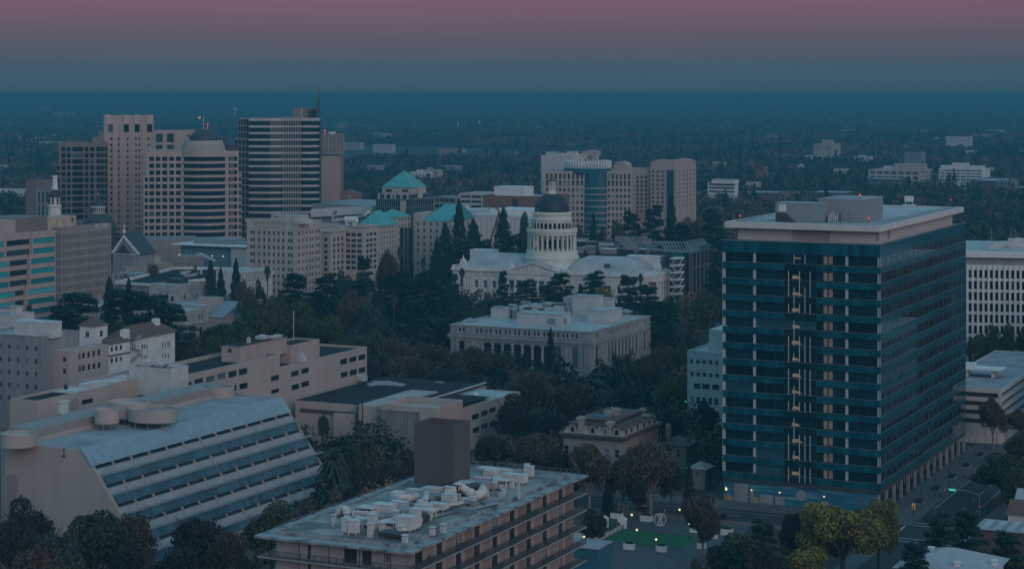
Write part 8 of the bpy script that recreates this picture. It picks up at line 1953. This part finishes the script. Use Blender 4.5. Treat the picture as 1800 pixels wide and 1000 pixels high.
# ---------------------------------------------------------------- streets, plaza and street furniture at lower right
def build_streets():
 T = Frame(1547, gy(904))
 m_asph = material("asphalt", (.032,.036,.040), (.022,.025,.028), .85, .12, detail=8); m_walk = material("concrete_pavement", (.105,.105,.105), (.075,.077,.078), .9, .25, detail=7)
 m_line = material("road_paint", (.62,.62,.60), (.42,.42,.41), .8, 1.5); m_red = material("reddish_brick_walk", (.16,.10,.09), (.11,.075,.07), .9, .6)
 def sheet(name, pts, z, m, h=None):
  b = MB(); w = [(*T.w(x, y)[:2],) for x, y in pts]
  if h: b.prism(w, z, z+h)
  else: b.poly([(*p, z) for p in w])
  o = b.obj(name, m); o['kind'] = 'structure'; return o
 S0, S1 = -10.5, -25.0           # cross street before the tower
 A0, A1 = 11.0, 27.0             # avenue along the tower's right side
 sheet("road", [(-190, S1), (160, S1), (160, S0), (-190, S0)], .006, m_asph); sheet("avenue", [(A0, -150), (A1, -150), (A1, 520), (A0, 520)], .012, m_asph)
 sheet("pavement", [(-190, S0), (A0, S0), (A0, -.3), (-190, -.3)], 0.0, m_walk, .14); sheet("pavement", [(.0, .0), (A0, .0), (A0, 330), (.0, 330)], 0.0, m_walk, .145)
 sheet("pavement", [(A1, S0), (A1+5, S0), (A1+5, 330), (A1, 330)], 0.0, m_walk, .14); sheet("pavement", [(-120, S1), (A0, S1), (A0, S1-5), (-120, S1-5)], 0.0, m_red, .14); sheet("pavement", [(A1, S1), (A1+5, S1), (A1+5, -140), (A1, -140)], 0.0, m_walk, .14); sheet("pavement", [(A0-5, S1-5), (A0, S1-5), (A0, -140), (A0-5, -140)], 0.0, m_walk, .14)
 def line(x0, x1, y0, y1): sheet("road_marking", [(x0, y0), (x1, y0), (x1, y1), (x0, y1)], .020, m_line)
 for y in (S0+1.0, S0+4.2, S1-1.2, S1-4.4): line(A0+.4, A1-.4, y-.18 if y < 0 else y, y+.18)
 for x in (A0-1.2, A0-4.4, A1+1.2, A1+4.4): line(x-.18, x+.18, S1+.5, S0-.5)
 for k in range(26): line((A0+A1)/2-.08, (A0+A1)/2+.08, 4+k*12, 8+k*12);
 for k in range(8): line((A0+A1)/2-.08, (A0+A1)/2+.08, -40-k*12, -36-k*12)
 for k in range(22): line(-14-k*8, -10-k*8, (S0+S1)/2-.08, (S0+S1)/2+.08)
 line(A0+.6, A0+.8, 14, 320); line(A1-4.0, A1-3.85, 14, 320); line(-110, -14, S0-3.3, S0-3.15)
 # plaza
 q = lambda x: 860+x/3.3333
 p = lambda y: 680+y/3.3333
 pl = [T.xy(px, py, 0) for px, py in ((985, 905), (1295, 925), (1330, 1010), (930, 1010))]
 yk = S1-5.1; sheet("plaza", [(T.xy(985, 930, 0)[0]-30, yk), (T.xy(1310, 930, 0)[0], yk), (T.xy(1310, 1000, 0)[0], yk-75), (T.xy(985, 930, 0)[0]-30, yk-75)], 0.0, material("plaza_paving", (.085,.09,.092), (.06,.064,.066), .85, .3, detail=7), .13)
 m_lawn = material("bright_plaza_turf", (.012,.115,.045), (.010,.09,.036), .9, .6, world_space=True)
 lw = [at(px, py, .15)[:2] for px, py in ((1058, 951.5), (1199, 963.5), (1233.5, 944), (1097, 930))]
 b = MB(); b.poly([(*c, .150) for c in lw]); o = b.obj("lawn", m_lawn); o['kind'] = 'structure'
 b = MB()
 for c, d in zip(lw, lw[1:]+lw[:1]):
  v = Vector((d[0]-c[0], d[1]-c[1])).normalized(); n = Vector((v.y, -v.x))*.35; b.prism([c, d, (d[0]+n.x, d[1]+n.y), (c[0]+n.x, c[1]+n.y)][::-1], .13, .30)
 o = b.obj("lawn_kerb", m_walk); o['kind'] = 'structure'
 m_plant = LM['oak']
 def planter(cx, cy, w, h, d, lab):
  x, y, _ = at(q(cx), p(cy), .13); s = w/3.3333/FPX*y*.92; t = thing("planter_box", lab, "planter", (x, y, .13), GRID+.06, "white planter boxes on the plaza"); b = MB(); L = s/2; D = L*d
  b.box(-L, L, -D, -D+.25, 0, h); b.box(-L, L, D-.25, D, 0, h); b.box(-L, -L+.25, -D+.25, D-.25, 0, h); b.box(L-.25, L, -D+.25, D-.25, 0, h); b.obj("box", m_white, t)
  b = MB(); b.quad((-L+.25,-D+.25,h-.2),(L-.25,-D+.25,h-.2),(L-.25,D-.25,h-.2),(-L+.25,D-.25,h-.2)); b.obj("soil", m_dark, t)
  rs = np.random.RandomState(int(cx)); n = 260; P = np.stack([rs.uniform(-L+.3, L-.3, n), rs.uniform(-D+.3, D-.3, n), h-.15+.7*rs.rand(n)], 1); me = np_mesh("shrub", quads_from(P, unit(rs, n), .14, rs), np.arange(n*4).reshape(-1, 4), m_plant); o = bpy.data.objects.new("shrub", me); COL.objects.link(o); o.parent = t
 for a in ((600, 843, 78, 1.5, .5, "white planter box left of the row of round pots"), (527, 884, 62, 1.5, .5, "white planter box by the apartment block's balconies"), (748, 768, 76, 1.5, .5, "white planter box behind the two kiosks"), (921, 784, 76, 1.5, .5, "white planter box left of the wire sculpture"), (1207, 849, 74, 1.5, .5, "white planter box under the rust tinted tree"), (1392, 864, 76, 1.5, .5, "white planter box farthest right on the plaza"), (820, 948, 70, 1.4, .5, "white planter box at the lawn's lower edge, left one"), (1008, 962, 66, 1.4, .5, "white planter box at the lawn's lower edge, right one"), (1244, 944, 54, 1.3, .6, "white planter box off the lawn's right corner"), (1312, 884, 54, 1.2, .6, "white planter box among dark shrubs right of the lawn")): planter(*a)
 for k, (cx, cy) in enumerate(((627, 904), (648, 895), (668, 884), (689, 873), (712, 862), (735, 850), (758, 837))):
  x, y, _ = at(q(cx), p(cy), .13); t = thing("round_pot", "round white pot, %s from the near end of the row beside the lawn" % ("first","second","third","fourth","fifth","sixth","last")[k], "plant pot", (x, y, .13), 0, "row of round pots beside the lawn"); b = MB(); b.rings([(.55, 0), (.85, 1.0), (.9, 1.25), (.78, 1.25), (.76, 1.1)], 14); b.obj("pot", m_white_dirty, t)
  rs = np.random.RandomState(k); P = rs.normal(0, .32, (120, 3))+np.array([0, 0, 1.5]); me = np_mesh("foliage", quads_from(P, unit(rs, 120), .13, rs), np.arange(480).reshape(-1, 4), m_plant); o = bpy.data.objects.new("foliage", me); COL.objects.link(o); o.parent = t
 for cx, cy, w, h, lab in ((683, 820, 46, 62, "white kiosk with slanted roof, left one of two"), (784, 830, 64, 68, "white kiosk with dark glazed side, right one of two")):
  x, y, _ = at(q(cx), p(cy), .13); W = w/3.3333/FPX*y; H = h/3.3333/FPX*y; t = thing("kiosk", lab, "kiosk", (x, y, .13), GRID+.35, "kiosks on the plaza"); b = MB(); b.prism([(-W*.5, 0), (W*.35, 0), (W*.35, H*.72), (-W*.1, H), (-W*.5, H*.84)], 0, W*.9, axis='y'); b.obj("shell", m_white, t); b = MB(); b.box(W*.351, W*.40, .3, W*.8, .2, H*.62); b.obj("side_glazing", g_dark, t); b = MB(); b.box(-W*.2, W*.1, -.06, -.003, .1, H*.34); b.obj("counter_front", m_grey, t)
 # wire sculpture of linked loops
 x, y, _ = at(q(1001), p(812), .13); k = 1/3.3333/FPX*y; t = thing("wire_sculpture", "white wire sculpture of interlocked rounded loops on the plaza", "sculpture", (x, y, .13), GRID*.3); b = MB(); W, H = 36*k, 70*k
 def loop(cx, cz, w, h, yy, gap=None):
  pts = [];
  for i in range(33): a = 2*math.pi*i/32; r = 1+.16*math.cos(4*a); pts.append((cx+w*r*math.copysign(abs(math.cos(a))**.6, math.cos(a)), yy, cz+h*r*math.copysign(abs(math.sin(a))**.6, math.sin(a))))
  b.tube(pts, .12, 6)
 loop(-W*.42, H*.5, W*.44, H*.42, 0); loop(W*.42, H*.5, W*.44, H*.42, .3); loop(0, H*.74, W*.34, H*.22, .6); loop(0, H*.26, W*.34, H*.22, -.3); b.tube([(-W*.42, 0, 0), (-W*.42, 0, H*.12)], .12, 6); b.tube([(W*.42, .3, 0), (W*.42, .3, H*.12)], .12, 6); b.tube([(0, 0, 0), (0, -.3, H*.08)], .12, 6); b.obj("loops", m_white, t)
 # lamps
 def lamp(px, py, h, lab, m=m_warm_lamp, r=.26, z0=.13, cat="street lamp", arm=None, grp=None):
  Y = None
  zt = z0+h; Y = gy(py, zt); x = kx(px)*Y; t = thing("street_lamp", lab, cat, (x, Y, z0), 0, grp); b = MB(); b.rings([(.16, 0), (.14, .4), (.07, .5), (.05, h-.3)], 8); b.obj("post", m_dark, t); b = MB(); b.rings([(.06, h-.3), (r, h-.12), (r, h+.16), (.06, h+.3)], 10); b.obj("lamp_glass", m, t)
 for cx, cy, h, lab in ((835, 748, 4, "beside the right kiosk"), (1115, 718, 4, "by the road behind the wire sculpture"), (1172, 800, 4, "under the rust tinted tree"), (865, 836, 3.6, "at the lawn's far edge"), (978, 892, 3.6, "at the lawn's near edge"), (1423, 880, 4, "among shrubs at the plaza's right end"), (555, 876, 3.6, "beside the apartment balconies")): lamp(q(cx), p(cy), h, "lit post lamp "+lab, grp="lit post lamps on the plaza")
 lamp(1200+213/2.778, 640+610/2.778, 7.5, "tall lit lamp before the painted wall's left end", r=.3); lamp(1200+33/2.778, 640+777/2.778, 4, "lit lamp by the plaza's white planter at the right")
 for k in range(7):
  x, y = 8.5, 12+k*17; w = T.w(x, y, .145); t = thing("street_lamp", "dark unlit lamp post on the tower's side pavement, %s from the corner" % ("first","second","third","fourth","fifth","sixth","seventh")[k], "street lamp", w, GRID, "lamp posts along the avenue"); b = MB(); b.tube([(0,0,0),(0,0,8.5)], .11, 7, r1=.07); b.tube([(0,0,8.3),(.8,0,8.9),(2.0,0,9.0)], .06, 5); b.obj("post", m_dark, t); b = MB(); b.box(1.6, 2.5, -.15, .15, 8.9, 9.05); b.obj("lamp_head", m_grey, t)
 for k in range(5):
  x, y = 6.0, 20+k*20; b = MB(); w = T.w(x, y, .145); t = thing("tree_pit_shrub", "low dark shrub in the pavement bed beside the tower, %s from the corner" % ("first","second","third","fourth","fifth")[k], "shrub", w, GRID, "shrub beds beside the tower"); rs = np.random.RandomState(k+50); P = np.stack([rs.uniform(-1, 1, 200), rs.uniform(-2.4, 2.4, 200), rs.uniform(.1, 1.0, 200)], 1); me = np_mesh("foliage", quads_from(P, unit(rs, 200), .2, rs), np.arange(800).reshape(-1, 4), LM['cedar']); o = bpy.data.objects.new("foliage", me); COL.objects.link(o); o.parent = t; b.box(-1.2, 1.2, -2.6, 2.6, 0, .1); b.obj("bed_kerb", m_grey, t)
 for k in range(4):
  w = T.w(9.6, 30+k*32, .145); t = thing("bollard_bin", "small dark litter bin on the tower's side pavement, %s from the corner" % ("first","second","third","fourth")[k], "litter bin", w, GRID, "litter bins along the avenue"); b = MB(); b.rings([(.3, 0), (.34, .2), (.34, .95), (.2, 1.1)], 12); b.obj("drum", m_dark, t); b = MB(); b.box(-.2, .2, -.36, -.33, .7, .85); b.obj("slot", m_grey, t)
 # traffic signals
 def signal(px, py, lab, arm=None, lit=m_red_lamp, h=5.2, back=None, sign=False):
  X, Y, _ = at(px, py, .14); t = thing("traffic_signal", lab, "traffic light", (X, Y, .14), GRID); b = MB(); b.tube([(0,0,0),(0,0,h)], .12, 8, r1=.09);
  if arm: b.tube([(0,0,h-.2),(arm*.4,0,h+.7),(arm,0,h+.9)], .08, 6)
  b.obj("mast", m_steel if arm else m_dark, t); spots = [(arm, h+.6)] if arm else [(0, h-.2)]
  if arm: spots.append((0, h*.55))
  for x, z in spots:
   b = MB(); b.box(x-.22, x+.22, -.32, -.02, z-1.1, z); b.obj("signal_head", m_dark, t); b = MB(); b.rings([(.13, 0), (.11, .06)], 12); b.xf(Matrix.Translation((x, -.33, z-.2)) @ Matrix.Rotation(R(90), 4, 'X')); b.obj("red_lens", lit, t)
   if back: b = MB(); b.box(x-.4, x-.23, -.2, -.1, z-1.3, z+.2); b.box(x+.23, x+.4, -.2, -.1, z-1.3, z+.2); b.box(x-.4, x+.4, -.2, -.1, z+.2, z+.36); b.obj("backplate", back, t)
  if sign: b = MB(); b.box(arm+1.2, arm+3.0, -.1, -.03, h+.35, h+.9); b.obj("street_sign", m_green_lamp, t)
 m_ye = material("yellow_backplate", (.55,.36,.05), emit=(1,.6,.1), estr=.25)
 signal(1606, 915, "corner traffic light with yellow edged backplate showing red", h=4.6, back=m_ye); signal(1722, 914, "traffic light on a long curved arm over the avenue", arm=-9.5, h=7.0, sign=True); signal(1573, 935, "dark signal post at the crossing's near corner", h=4.0, lit=m_dark)
 # cones
 m_or = material("orange_cone", (.55,.16,.06)); cone = None
 for k, (cx, cy) in enumerate(((703, 706), (762, 698), (810, 716), (912, 708), (1028, 735))):
  x, y, _ = at(q(cx), p(cy), .02); t = thing("traffic_cone", "orange and white traffic cone on the cross street, %s from the apartment block" % ("first","second","third","fourth","fifth")[k], "traffic cone", (x, y, .02), 0, "traffic cones on the street"); b = MB(); b.box(-.28, .28, -.28, .28, 0, .06); b.rings([(.22, .06), (.12, .6)], 10); b.rings([(.07, .9), (.04, 1.1)], 10); b.obj("cone_body", m_or, t); b = MB(); b.rings([(.12, .605), (.07, .895)], 10); b.obj("white_band", m_white, t)
 x, y, _ = at(q(757), p(722), .02); t = thing("light_pole", "tall slim grey pole by the cones on the cross street", "pole", (x, y, .02)); b = MB(); h = CAMH-(p(572)-HOR)/FPX*y; b.rings([(.2, 0), (.12, .5), (.07, h)], 8); b.obj("shaft", m_steel, t); b = MB(); b.box(-.1, .9, -.1, .1, h, h+.12); b.obj("lamp_head", m_grey, t)
 for px, py, top, lab in ((1226, 745, 705, "curved steel lamp behind the mansion roof with green light"), (1098, 790, 716, "slim signal pole behind the mansion chimneys with green light"),):
  x, y, _ = at(px, py+20, 0); t = thing("street_lamp", lab, "street lamp", (x, y, 0)); h = CAMH-(top-HOR)/FPX*y; b = MB(); b.tube([(0,0,0),(0,0,h-1),(-1.5,0,h-.2),(-4,0,h)], .1, 6); b.obj("post", m_steel, t); b = MB(); b.rings([(.08, h-.3), (.28, h-.1), (.08, h+.15)], 8, (-4, 0)); b.obj("green_lamp", m_green_lamp, t)
 # cars
 def car_mesh(m):
  t = thing("parked_car", "x", "car", (0,0,0)); b = MB(); prof = [(-2.2,.35),(2.2,.35),(2.25,.75),(1.5,.95),(.9,1.42),(-1.0,1.45),(-1.75,1.0),(-2.25,.9)]
  b.prism(prof, -.86, .86, axis='y'); b.obj("body", m, t); b = MB()
  for s in (-.87, .80): b.prism([(-1.55,1.0),(1.25,1.0),(.82,1.36),(-.95,1.38)], s, s+.07, axis='y')
  b.prism([(1.52,.96),(1.46,1.0),(.93,1.41),(.97,1.43)], -.75, .75, axis='y'); b.prism([(-1.82,1.0),(-1.05,1.47),(-1.0,1.43),(-1.74,1.0)], -.75, .75, axis='y'); b.obj("glazing", g_black, t)
  for x in (-1.4, 1.4):
   for s in (-.9, .68): b = MB(); b.rings([(.33, 0), (.33, .22)], 14); b.xf(Matrix.Translation((x, s+.22, .33)) @ Matrix.Rotation(R(90), 4, 'X')); b.obj("wheel", m_dark, t)
  for s in (-.65, .65): b = MB(); b.box(2.22, 2.27, s-.18, s+.18, .62, .76); b.obj("headlight", m_white, t); b = MB(); b.box(-2.28, -2.24, s-.18, s+.18, .72, .86); b.obj("tail_light", material("tail_lens", (.3,.02,.02)), t)
  return t
 paints = [material("white_car_paint", (.6,.6,.6), rough=.3), material("black_car_paint", (.02,.02,.022), rough=.25), material("silver_car_paint", (.35,.36,.37), rough=.3), material("dark_red_car_paint", (.14,.02,.02), rough=.3)]
 protos = [car_mesh(m) for m in paints]; used = [False]*4
 def car(i, x, y, rz, lab, fr=T):
  o = protos[i] if not used[i] else copy_tree(protos[i]); used[i] = True; w = fr.w(x, y, .02); o.location = w; o.rotation_euler = (0, 0, GRID+rz); o['label'] = lab; o['group'] = "cars on the streets"
 car(1, A0+1.4, 62, R(90), "black car parked at the tower side kerb, nearest the corner"); car(2, A0+1.4, 95, R(90), "silver car parked halfway along the tower side kerb"); car(0, A0+1.4, 150, R(90), "white car parked beyond the tower's far corner"); car(1, A1-1.4, 120, R(-90), "black car parked under the big dark tree across the avenue"); car(3, -60, S1+1.4, 0, "dark red car on the cross street behind the plaza"); car(1, -38, S1+1.4, 0, "black car on the cross street left of the rust tinted tree")
 g = at(1215, 752, 0); M_ = Frame(1215, g[1]); car(0, -6, 0, 0, "white car behind the mansion near the small white office", M_); car(2, 3, 8, 0, "silver car behind the mansion under orange lamps", M_)
 for px, py, h, lab in ((1224, 752, 3.5, "orange lit lamp behind the mansion, near the small office"), (1170, 748, 3.5, "orange lit lamp just off the mansion's rear chimney")): lamp(px, py, h, lab, r=.3, z0=0)
build_streets()
# ---------------------------------------------------------------- Victorian mansion and small houses
def build_mansion():
 s = 5.0; q = lambda x: 980+x/s; p = lambda y: 700+y/s
 M = Frame(q(575), gy(861)); root = M.thing("victorian_mansion", "grey Victorian mansion with mansard roof, arched dormers and tall chimneys", "mansion")
 m_body = material("grey_stucco", (.26,.245,.235), (.20,.19,.18), .85, .3); m_man = material("pale_mansard_slate", (.33,.31,.28), (.25,.235,.22), .85, .8); m_trim = material("dark_brown_trim", (.10,.082,.076), (.075,.062,.058), .8, .6)
 xl = M.x(q(50)); D = M.y(q(885)); ze = M.z(p(352)); zm = M.z(p(262)); zt = M.z(p(226))
 fh, rh, spec = [], [], []
 for k, (lo, hi) in enumerate(((1.0, 3.6), (5.0, 7.8), (9.2, 11.6))):
  for c in (75, 160, 330, 430, 520): x = M.x(q(c)); fh.append((x-.75, x+.75, lo, hi))
  for c in (.12, .32, .52, .72, .9): rh.append((D*c-.7, D*c+.7, lo, hi))
 mb = MB(); facade(mb, 'F', 0, xl, 0, 0, ze, fh, 0, .3); facade(mb, 'R', 0, 0, D, 0, ze, rh, 0, .3); mb.quad((0,D,0),(xl,D,0),(xl,D,ze),(0,D,ze)); mb.quad((xl,D,0),(xl,0,0),(xl,0,ze),(xl,D,ze)); mb.obj("body", m_body, root)
 windows(root, [('F', 0, *h) for h in fh]+[('R', 0, *h) for h in rh], (g_dark, m_frame_white), .25, 1, 2, 60)
 b = MB()
 for z0, z1, o in ((ze-.05, ze+.45, 1.1), (ze-.9, ze-.06, .5)): b.box(xl-o, o, -o, D+o, z0, z1)
 for k in range(22): x = xl+(0-xl)*k/21; b.box(x-.12, x+.12, -1.0, -.51, ze-.75, ze-.052)
 b.obj("eaves", m_trim, root)
 i = 1.5; z0 = ze+.452; b = MB(); c0 = [(xl, 0), (0, 0), (0, D), (xl, D)]; c1 = [(xl+i, i), (-i, i), (-i, D-i), (xl+i, D-i)];
 for k in range(4): j = (k+1) % 4; b.quad((*c0[k], z0), (*c0[j], z0), (*c1[j], zm), (*c1[k], zm))
 b.obj("mansard", m_man, root)
 b = MB(); b.box(xl+i-.4, -i+.4, i-.4, D-i+.4, zm, zm+.35); b.box(xl+4, -4, 4, D-4, zm+.352, zt); b.box(xl+3.4, -3.4, 3.4, D-3.4, zt+.002, zt+.3); b.obj("roof_cap", m_trim, root)
 def dormer(x, y, face):
  t = MB(); w = 1.15; pts = [(-w, 0), (w, 0), (w, 1.6)]+[(w*math.cos(a), 1.6+w*math.sin(a)*.8) for a in np.linspace(.3, 2.84, 7)]+[(-w, 1.6)]; t.prism(pts, -.1, 1.6, axis='y'); M1 = Matrix.Translation((x, y, z0+.1)) @ Matrix.Rotation(0 if face == 'F' else R(90), 4, 'Z'); t.xf(M1); d = t.obj("dormer", m_man, root)
  t = MB(); t.prism([(-.55, .3), (.55, .3), (.55, 1.4), (0, 1.95), (-.55, 1.4)], -.16, -.103, axis='y'); t.xf(M1); t.obj("pane", g_black, d); t = MB(); t.prism([(w*1.15*math.cos(a), 1.65+w*.95*math.sin(a)) for a in np.linspace(0, math.pi, 9)]+[(w*.98*math.cos(a), 1.6+w*.82*math.sin(a)) for a in np.linspace(math.pi, 0, 9)], -.3, 1.2, axis='y'); t.xf(M1); t.obj("hood", m_trim, d)
 for c in (135, 310, 425, 520): dormer(M.x(q(c), .2), .2, 'F')
 for c in (.1, .25, .42, .6, .75, .9): dormer(-.2, D*c, 'R')
 def chim(x, y, pyt, w=.8, m=m_man):
  t = MB(); zc = M.z(pyt, x, y); t.box(x-w, x+w, y-w, y+w, ze, zc-1.1); t.box(x-w*1.3, x+w*1.3, y-w*1.3, y+w*1.3, zc-1.098, zc-.7); t.box(x-w*1.5, x+w*1.5, y-w*1.5, y+w*1.5, zc-.698, zc-.3); t.box(x-w*.8, x+w*.8, y-w*.8, y+w*.8, zc-.298, zc); t.obj("chimney", m, root)
 chim(M.x(q(208), .8), .8, p(155)); chim(M.x(q(463), .8), .8, p(198)); chim(M.x(q(447), 9), 9, p(104)); chim(M.x(q(523), 12), 12, p(82)); chim(M.x(q(378), 16), 16, p(96), .7, m_trim); chim(-2, D*.8, p(138)); chim(-4, D*.9, p(85), .7)
 b = MB(); x = M.x(q(385), 8); b.box(x-2.5, x+2.5, 7, 9, zt+.3, zt+.6); b.obj("blue_roof_panel", material("blue_roof_sheet", (.05,.16,.25)), root)
 b = MB(); b.box(M.x(q(440)), M.x(q(600)), -4, -.003, 0, 5.2); b.box(M.x(q(430)), M.x(q(610)), -4.6, -.003, 5.203, 5.7); b.obj("porch", m_body, root)
 # rear wing
 W = Frame(q(1130), gy(835)); zt2 = W.z(p(420)); xl2 = W.x(q(890)); D2 = W.y(q(1225)); r2 = W.thing("mansion_rear_house", "grey two storey rear house with low hip roof and chimney behind the mansion", "house"); fh = [(W.x(q(1040)), W.x(q(1072)), W.z(p(520)), W.z(p(455)))]; rh = [(D2*.3, D2*.45, W.z(p(520)), W.z(p(455))), (D2*.62, D2*.77, W.z(p(515)), W.z(p(450))), (D2*.3, D2*.45, 1.2, 3.4)]
 mb = MB(); facade(mb, 'F', 0, xl2, 0, 0, zt2, fh, 0, .25); facade(mb, 'R', 0, 0, D2, 0, zt2, rh, 0, .25); mb.quad((0,D2,0),(xl2,D2,0),(xl2,D2,zt2),(0,D2,zt2)); mb.obj("body", m_body, r2); windows(r2, [('F', 0, *fh[0])]+[('R', 0, *h) for h in rh], (g_dark, m_frame_white), .2, 1, 2)
 def hip(x0, x1, y0, y1, z, h, m, root, nm="hip_roof", o=.7):
  b = MB(); c = [(x0-o, y0-o, z), (x1+o, y0-o, z), (x1+o, y1+o, z), (x0-o, y1+o, z)]; L, Wd = x1-x0, y1-y0
  if L > Wd: a, e = (x0+Wd*.5, (y0+y1)/2, z+h), (x1-Wd*.5, (y0+y1)/2, z+h); fs = [(c[0], c[1], e, a), (c[1], c[2], e), (c[2], c[3], a, e), (c[3], c[0], a)]
  else: a, e = ((x0+x1)/2, y0+L*.5, z+h), ((x0+x1)/2, y1-L*.5, z+h); fs = [(c[0], c[1], a), (c[1], c[2], e, a), (c[2], c[3], e), (c[3], c[0], a, e)]
  for f in fs: b.poly(f)
  b.quad(*c[::-1]); return b.obj(nm, m, root)
 hip(xl2, 0, 0, D2, zt2+.003, 2.2, m_trim, r2); b = MB(); x = W.x(q(1150), D2*.4); b.box(x-.5, x+.5, D2*.4, D2*.4+1, zt2, W.z(p(325), x, 4)); b.obj("chimney", m_trim, r2); b = MB(); x = W.x(q(968), 3); b.box(x-.7, x+.7, 3, 4.4, zt2, W.z(p(228), x, 3)); b.obj("chimney", m_body, r2)
 L = Frame(q(1295), gy(861)); r3 = L.thing("hip_roof_lodge", "small cream lodge with hip roof between mansion and glass tower", "house"); xl3 = L.x(q(1150)); D3 = L.y(q(1360)); z3 = L.z(p(625)); fh = [(L.x(q(1210)), L.x(q(1230)), L.z(p(695)), L.z(p(655)))]; rh = [(D3*.25, D3*.45, .2, 2.4), (D3*.3, D3*.45, 3.4, 4.6), (D3*.7, D3*.85, .2, 4.6)]
 mb = MB(); facade(mb, 'F', 0, xl3, 0, 0, z3, fh, 0, .2); facade(mb, 'R', 0, 0, D3, 0, z3, rh, 0, .2); mb.quad((0,D3,0),(xl3,D3,0),(xl3,D3,z3),(0,D3,z3)); mb.quad((xl3,D3,0),(xl3,0,0),(xl3,0,z3),(xl3,D3,z3)); mb.obj("body", m_body, r3); windows(r3, [('F', 0, *fh[0])]+[('R', 0, *h) for h in rh], (g_dark, m_frame_white), .18, 1, 2); hip(xl3, 0, 0, D3, z3+.003, 1.8, m_man, r3)
 # low building with teal wall under the apartments, grey house and striped shed roofs at lower right
 G = Frame(1050, 455); r4 = G.thing("teal_walled_store", "low store with teal wall and plain grey roof beside the apartment block", "building"); zt4 = G.z(963); b = MB(); b.box(G.x(985), 0, 0, G.y(1075), 0, zt4-.3); b.obj("body", material("teal_wall_paint", (.03,.13,.17), (.02,.10,.13)), r4); b = MB(); b.box(G.x(985)-.4, .4, -.4, G.y(1075), zt4-.298, zt4); b.obj("roof", m_roof_grey, r4)
 H = Frame(1735, 420); r5 = H.thing("grey_hip_house", "pale grey hip roofed house with white chimneys at the bottom edge", "house"); xl5 = H.x(1580); z5 = H.z(1012); b = MB(); b.box(xl5, 0, 0, 17, 0, z5); b.obj("body", m_white_dirty, r5); m_sh = material("pale_grey_shingle", (.36,.37,.38), (.28,.29,.30), .8, 1.0); hip(xl5, 0, 0, 17, z5+.003, H.z(962, xl5/2, 8)-z5, m_sh, r5, o=1.2)
 for px, pyt, yy in ((1637, 962, 9), (1613, 988, 2), (1683, 988, 2), (1748, 985, 8), (1605, 975, 12)): x = H.x(px, yy); b = MB(); zc = H.z(pyt, x, yy); b.box(x-.55, x+.55, yy-.5, yy+.5, z5-.5, zc); b.box(x-.7, x+.7, yy-.65, yy+.65, zc+.002, zc+.2); b.obj("chimney", m_white, r5)
 K = Frame(1830, 470); r6 = K.thing("striped_roof_shed", "long shed with grey and white striped roof panels at the right edge", "shed"); xl6 = K.x(1716); z6 = K.z(938); b = MB(); b.box(xl6, 0, 0, 11, 0, z6-.2); b.obj("body", m_trim, r6); b = MB(); b.box(xl6-.5, .5, -.5, 11.5, z6-.198, z6); b.obj("roof", m_roof_grey, r6); b = MB()
 for k in range(5): x = xl6+(0-xl6)*(k+.3)/5; b.box(x, x+1.6, .3, 10.7, z6+.003, z6+.12)
 b.obj("roof_stripe", m_roof_pale, r6)
 for px, Y, wl, top, lab, m in ((1835, 500, 1772, 893, "small brown gabled house right of the signal arm", m_tile), (1840, 520, 1785, 872, "small grey gabled roof peeking behind the brown gabled house", m_sh)):
  F_ = Frame(px, Y); rr = F_.thing("gabled_house", lab, "house"); x0 = F_.x(wl); zt_ = F_.z(top+14); b = MB(); b.box(x0, 0, 0, 9, 0, zt_); b.prism([(0, zt_), (9, zt_), (4.5, zt_+2.6)], x0+.01, -.01, axis='x'); b.obj("body", m_white_dirty, rr); b = MB(); b.quad((x0-.4,-.5,zt_-.2),(.4,-.5,zt_-.2),(.4,4.5,zt_+2.8),(x0-.4,4.5,zt_+2.8)); b.quad((x0-.4,4.5,zt_+2.8),(.4,4.5,zt_+2.8),(.4,9.5,zt_-.2),(x0-.4,9.5,zt_-.2)); b.obj("gable_roof", m, rr)
build_mansion()
# big brick and white blocks beyond the right edge, mirrored in the tower's side glass
def build_mirrored():
 for (x, y, w, d, h, m, nm, lab) in ((263, 666, 45, 130, 50, m_brick, "brick_office", "red brick office mirrored in the tower's side glass"), (203, 631, 20, 70, 33, m_white, "white_office", "white lower office mirrored in the tower's side glass")):
  t = thing(nm, lab, "office building", (x, y, 0), GRID); b = MB(); fh = grid_holes(-w, 0, 4, h-3, 12, 8, 2.0, 2.2); lh = grid_holes(0, d, 4, h-3, 18, 6, 2.6, 2.4); shell(b, -w, 0, 0, d, 0, h, fh, [], 0, 1, .4, lh=lh); b.obj("body", [m, m_roof_pale], t)
  b = MB(); b.box(-w+.5, -.5, .45, d-.5, 0, h-1.2); b.obj("glazing", g_black, t)
build_mirrored()
# ---------------------------------------------------------------- ground sheet and the evening air
def build_ground():
 m = material("town_ground", (.045,.05,.045), (.028,.03,.026), .9, .02, world_space=True, detail=8)
 mb = MB(); S = 90000.0; mb.quad((-S,-2000,0),(S,-2000,0),(S,S,0),(-S,S,0))
 o = mb.obj("ground", m); o['kind'] = 'structure'
build_ground()
def build_haze():
 m = bpy.data.materials.new("evening_haze"); m.use_nodes = True
 nt = m.node_tree; nt.nodes.clear()
 o = nt.nodes.new('ShaderNodeOutputMaterial'); v = nt.nodes.new('ShaderNodeVolumePrincipled')
 v.inputs['Color'].default_value = (.095,.335,.430,1); v.inputs['Density'].default_value = 1/4700.0; v.inputs['Anisotropy'].default_value = 0.0
 nt.links.new(v.outputs[0], o.inputs['Volume'])
 mb = MB(); S = 91000.0; mb.box(-S, S, -2500, S, -1.0, 121.9)
 h = mb.obj("haze", m); h['kind'] = 'stuff'
build_haze()
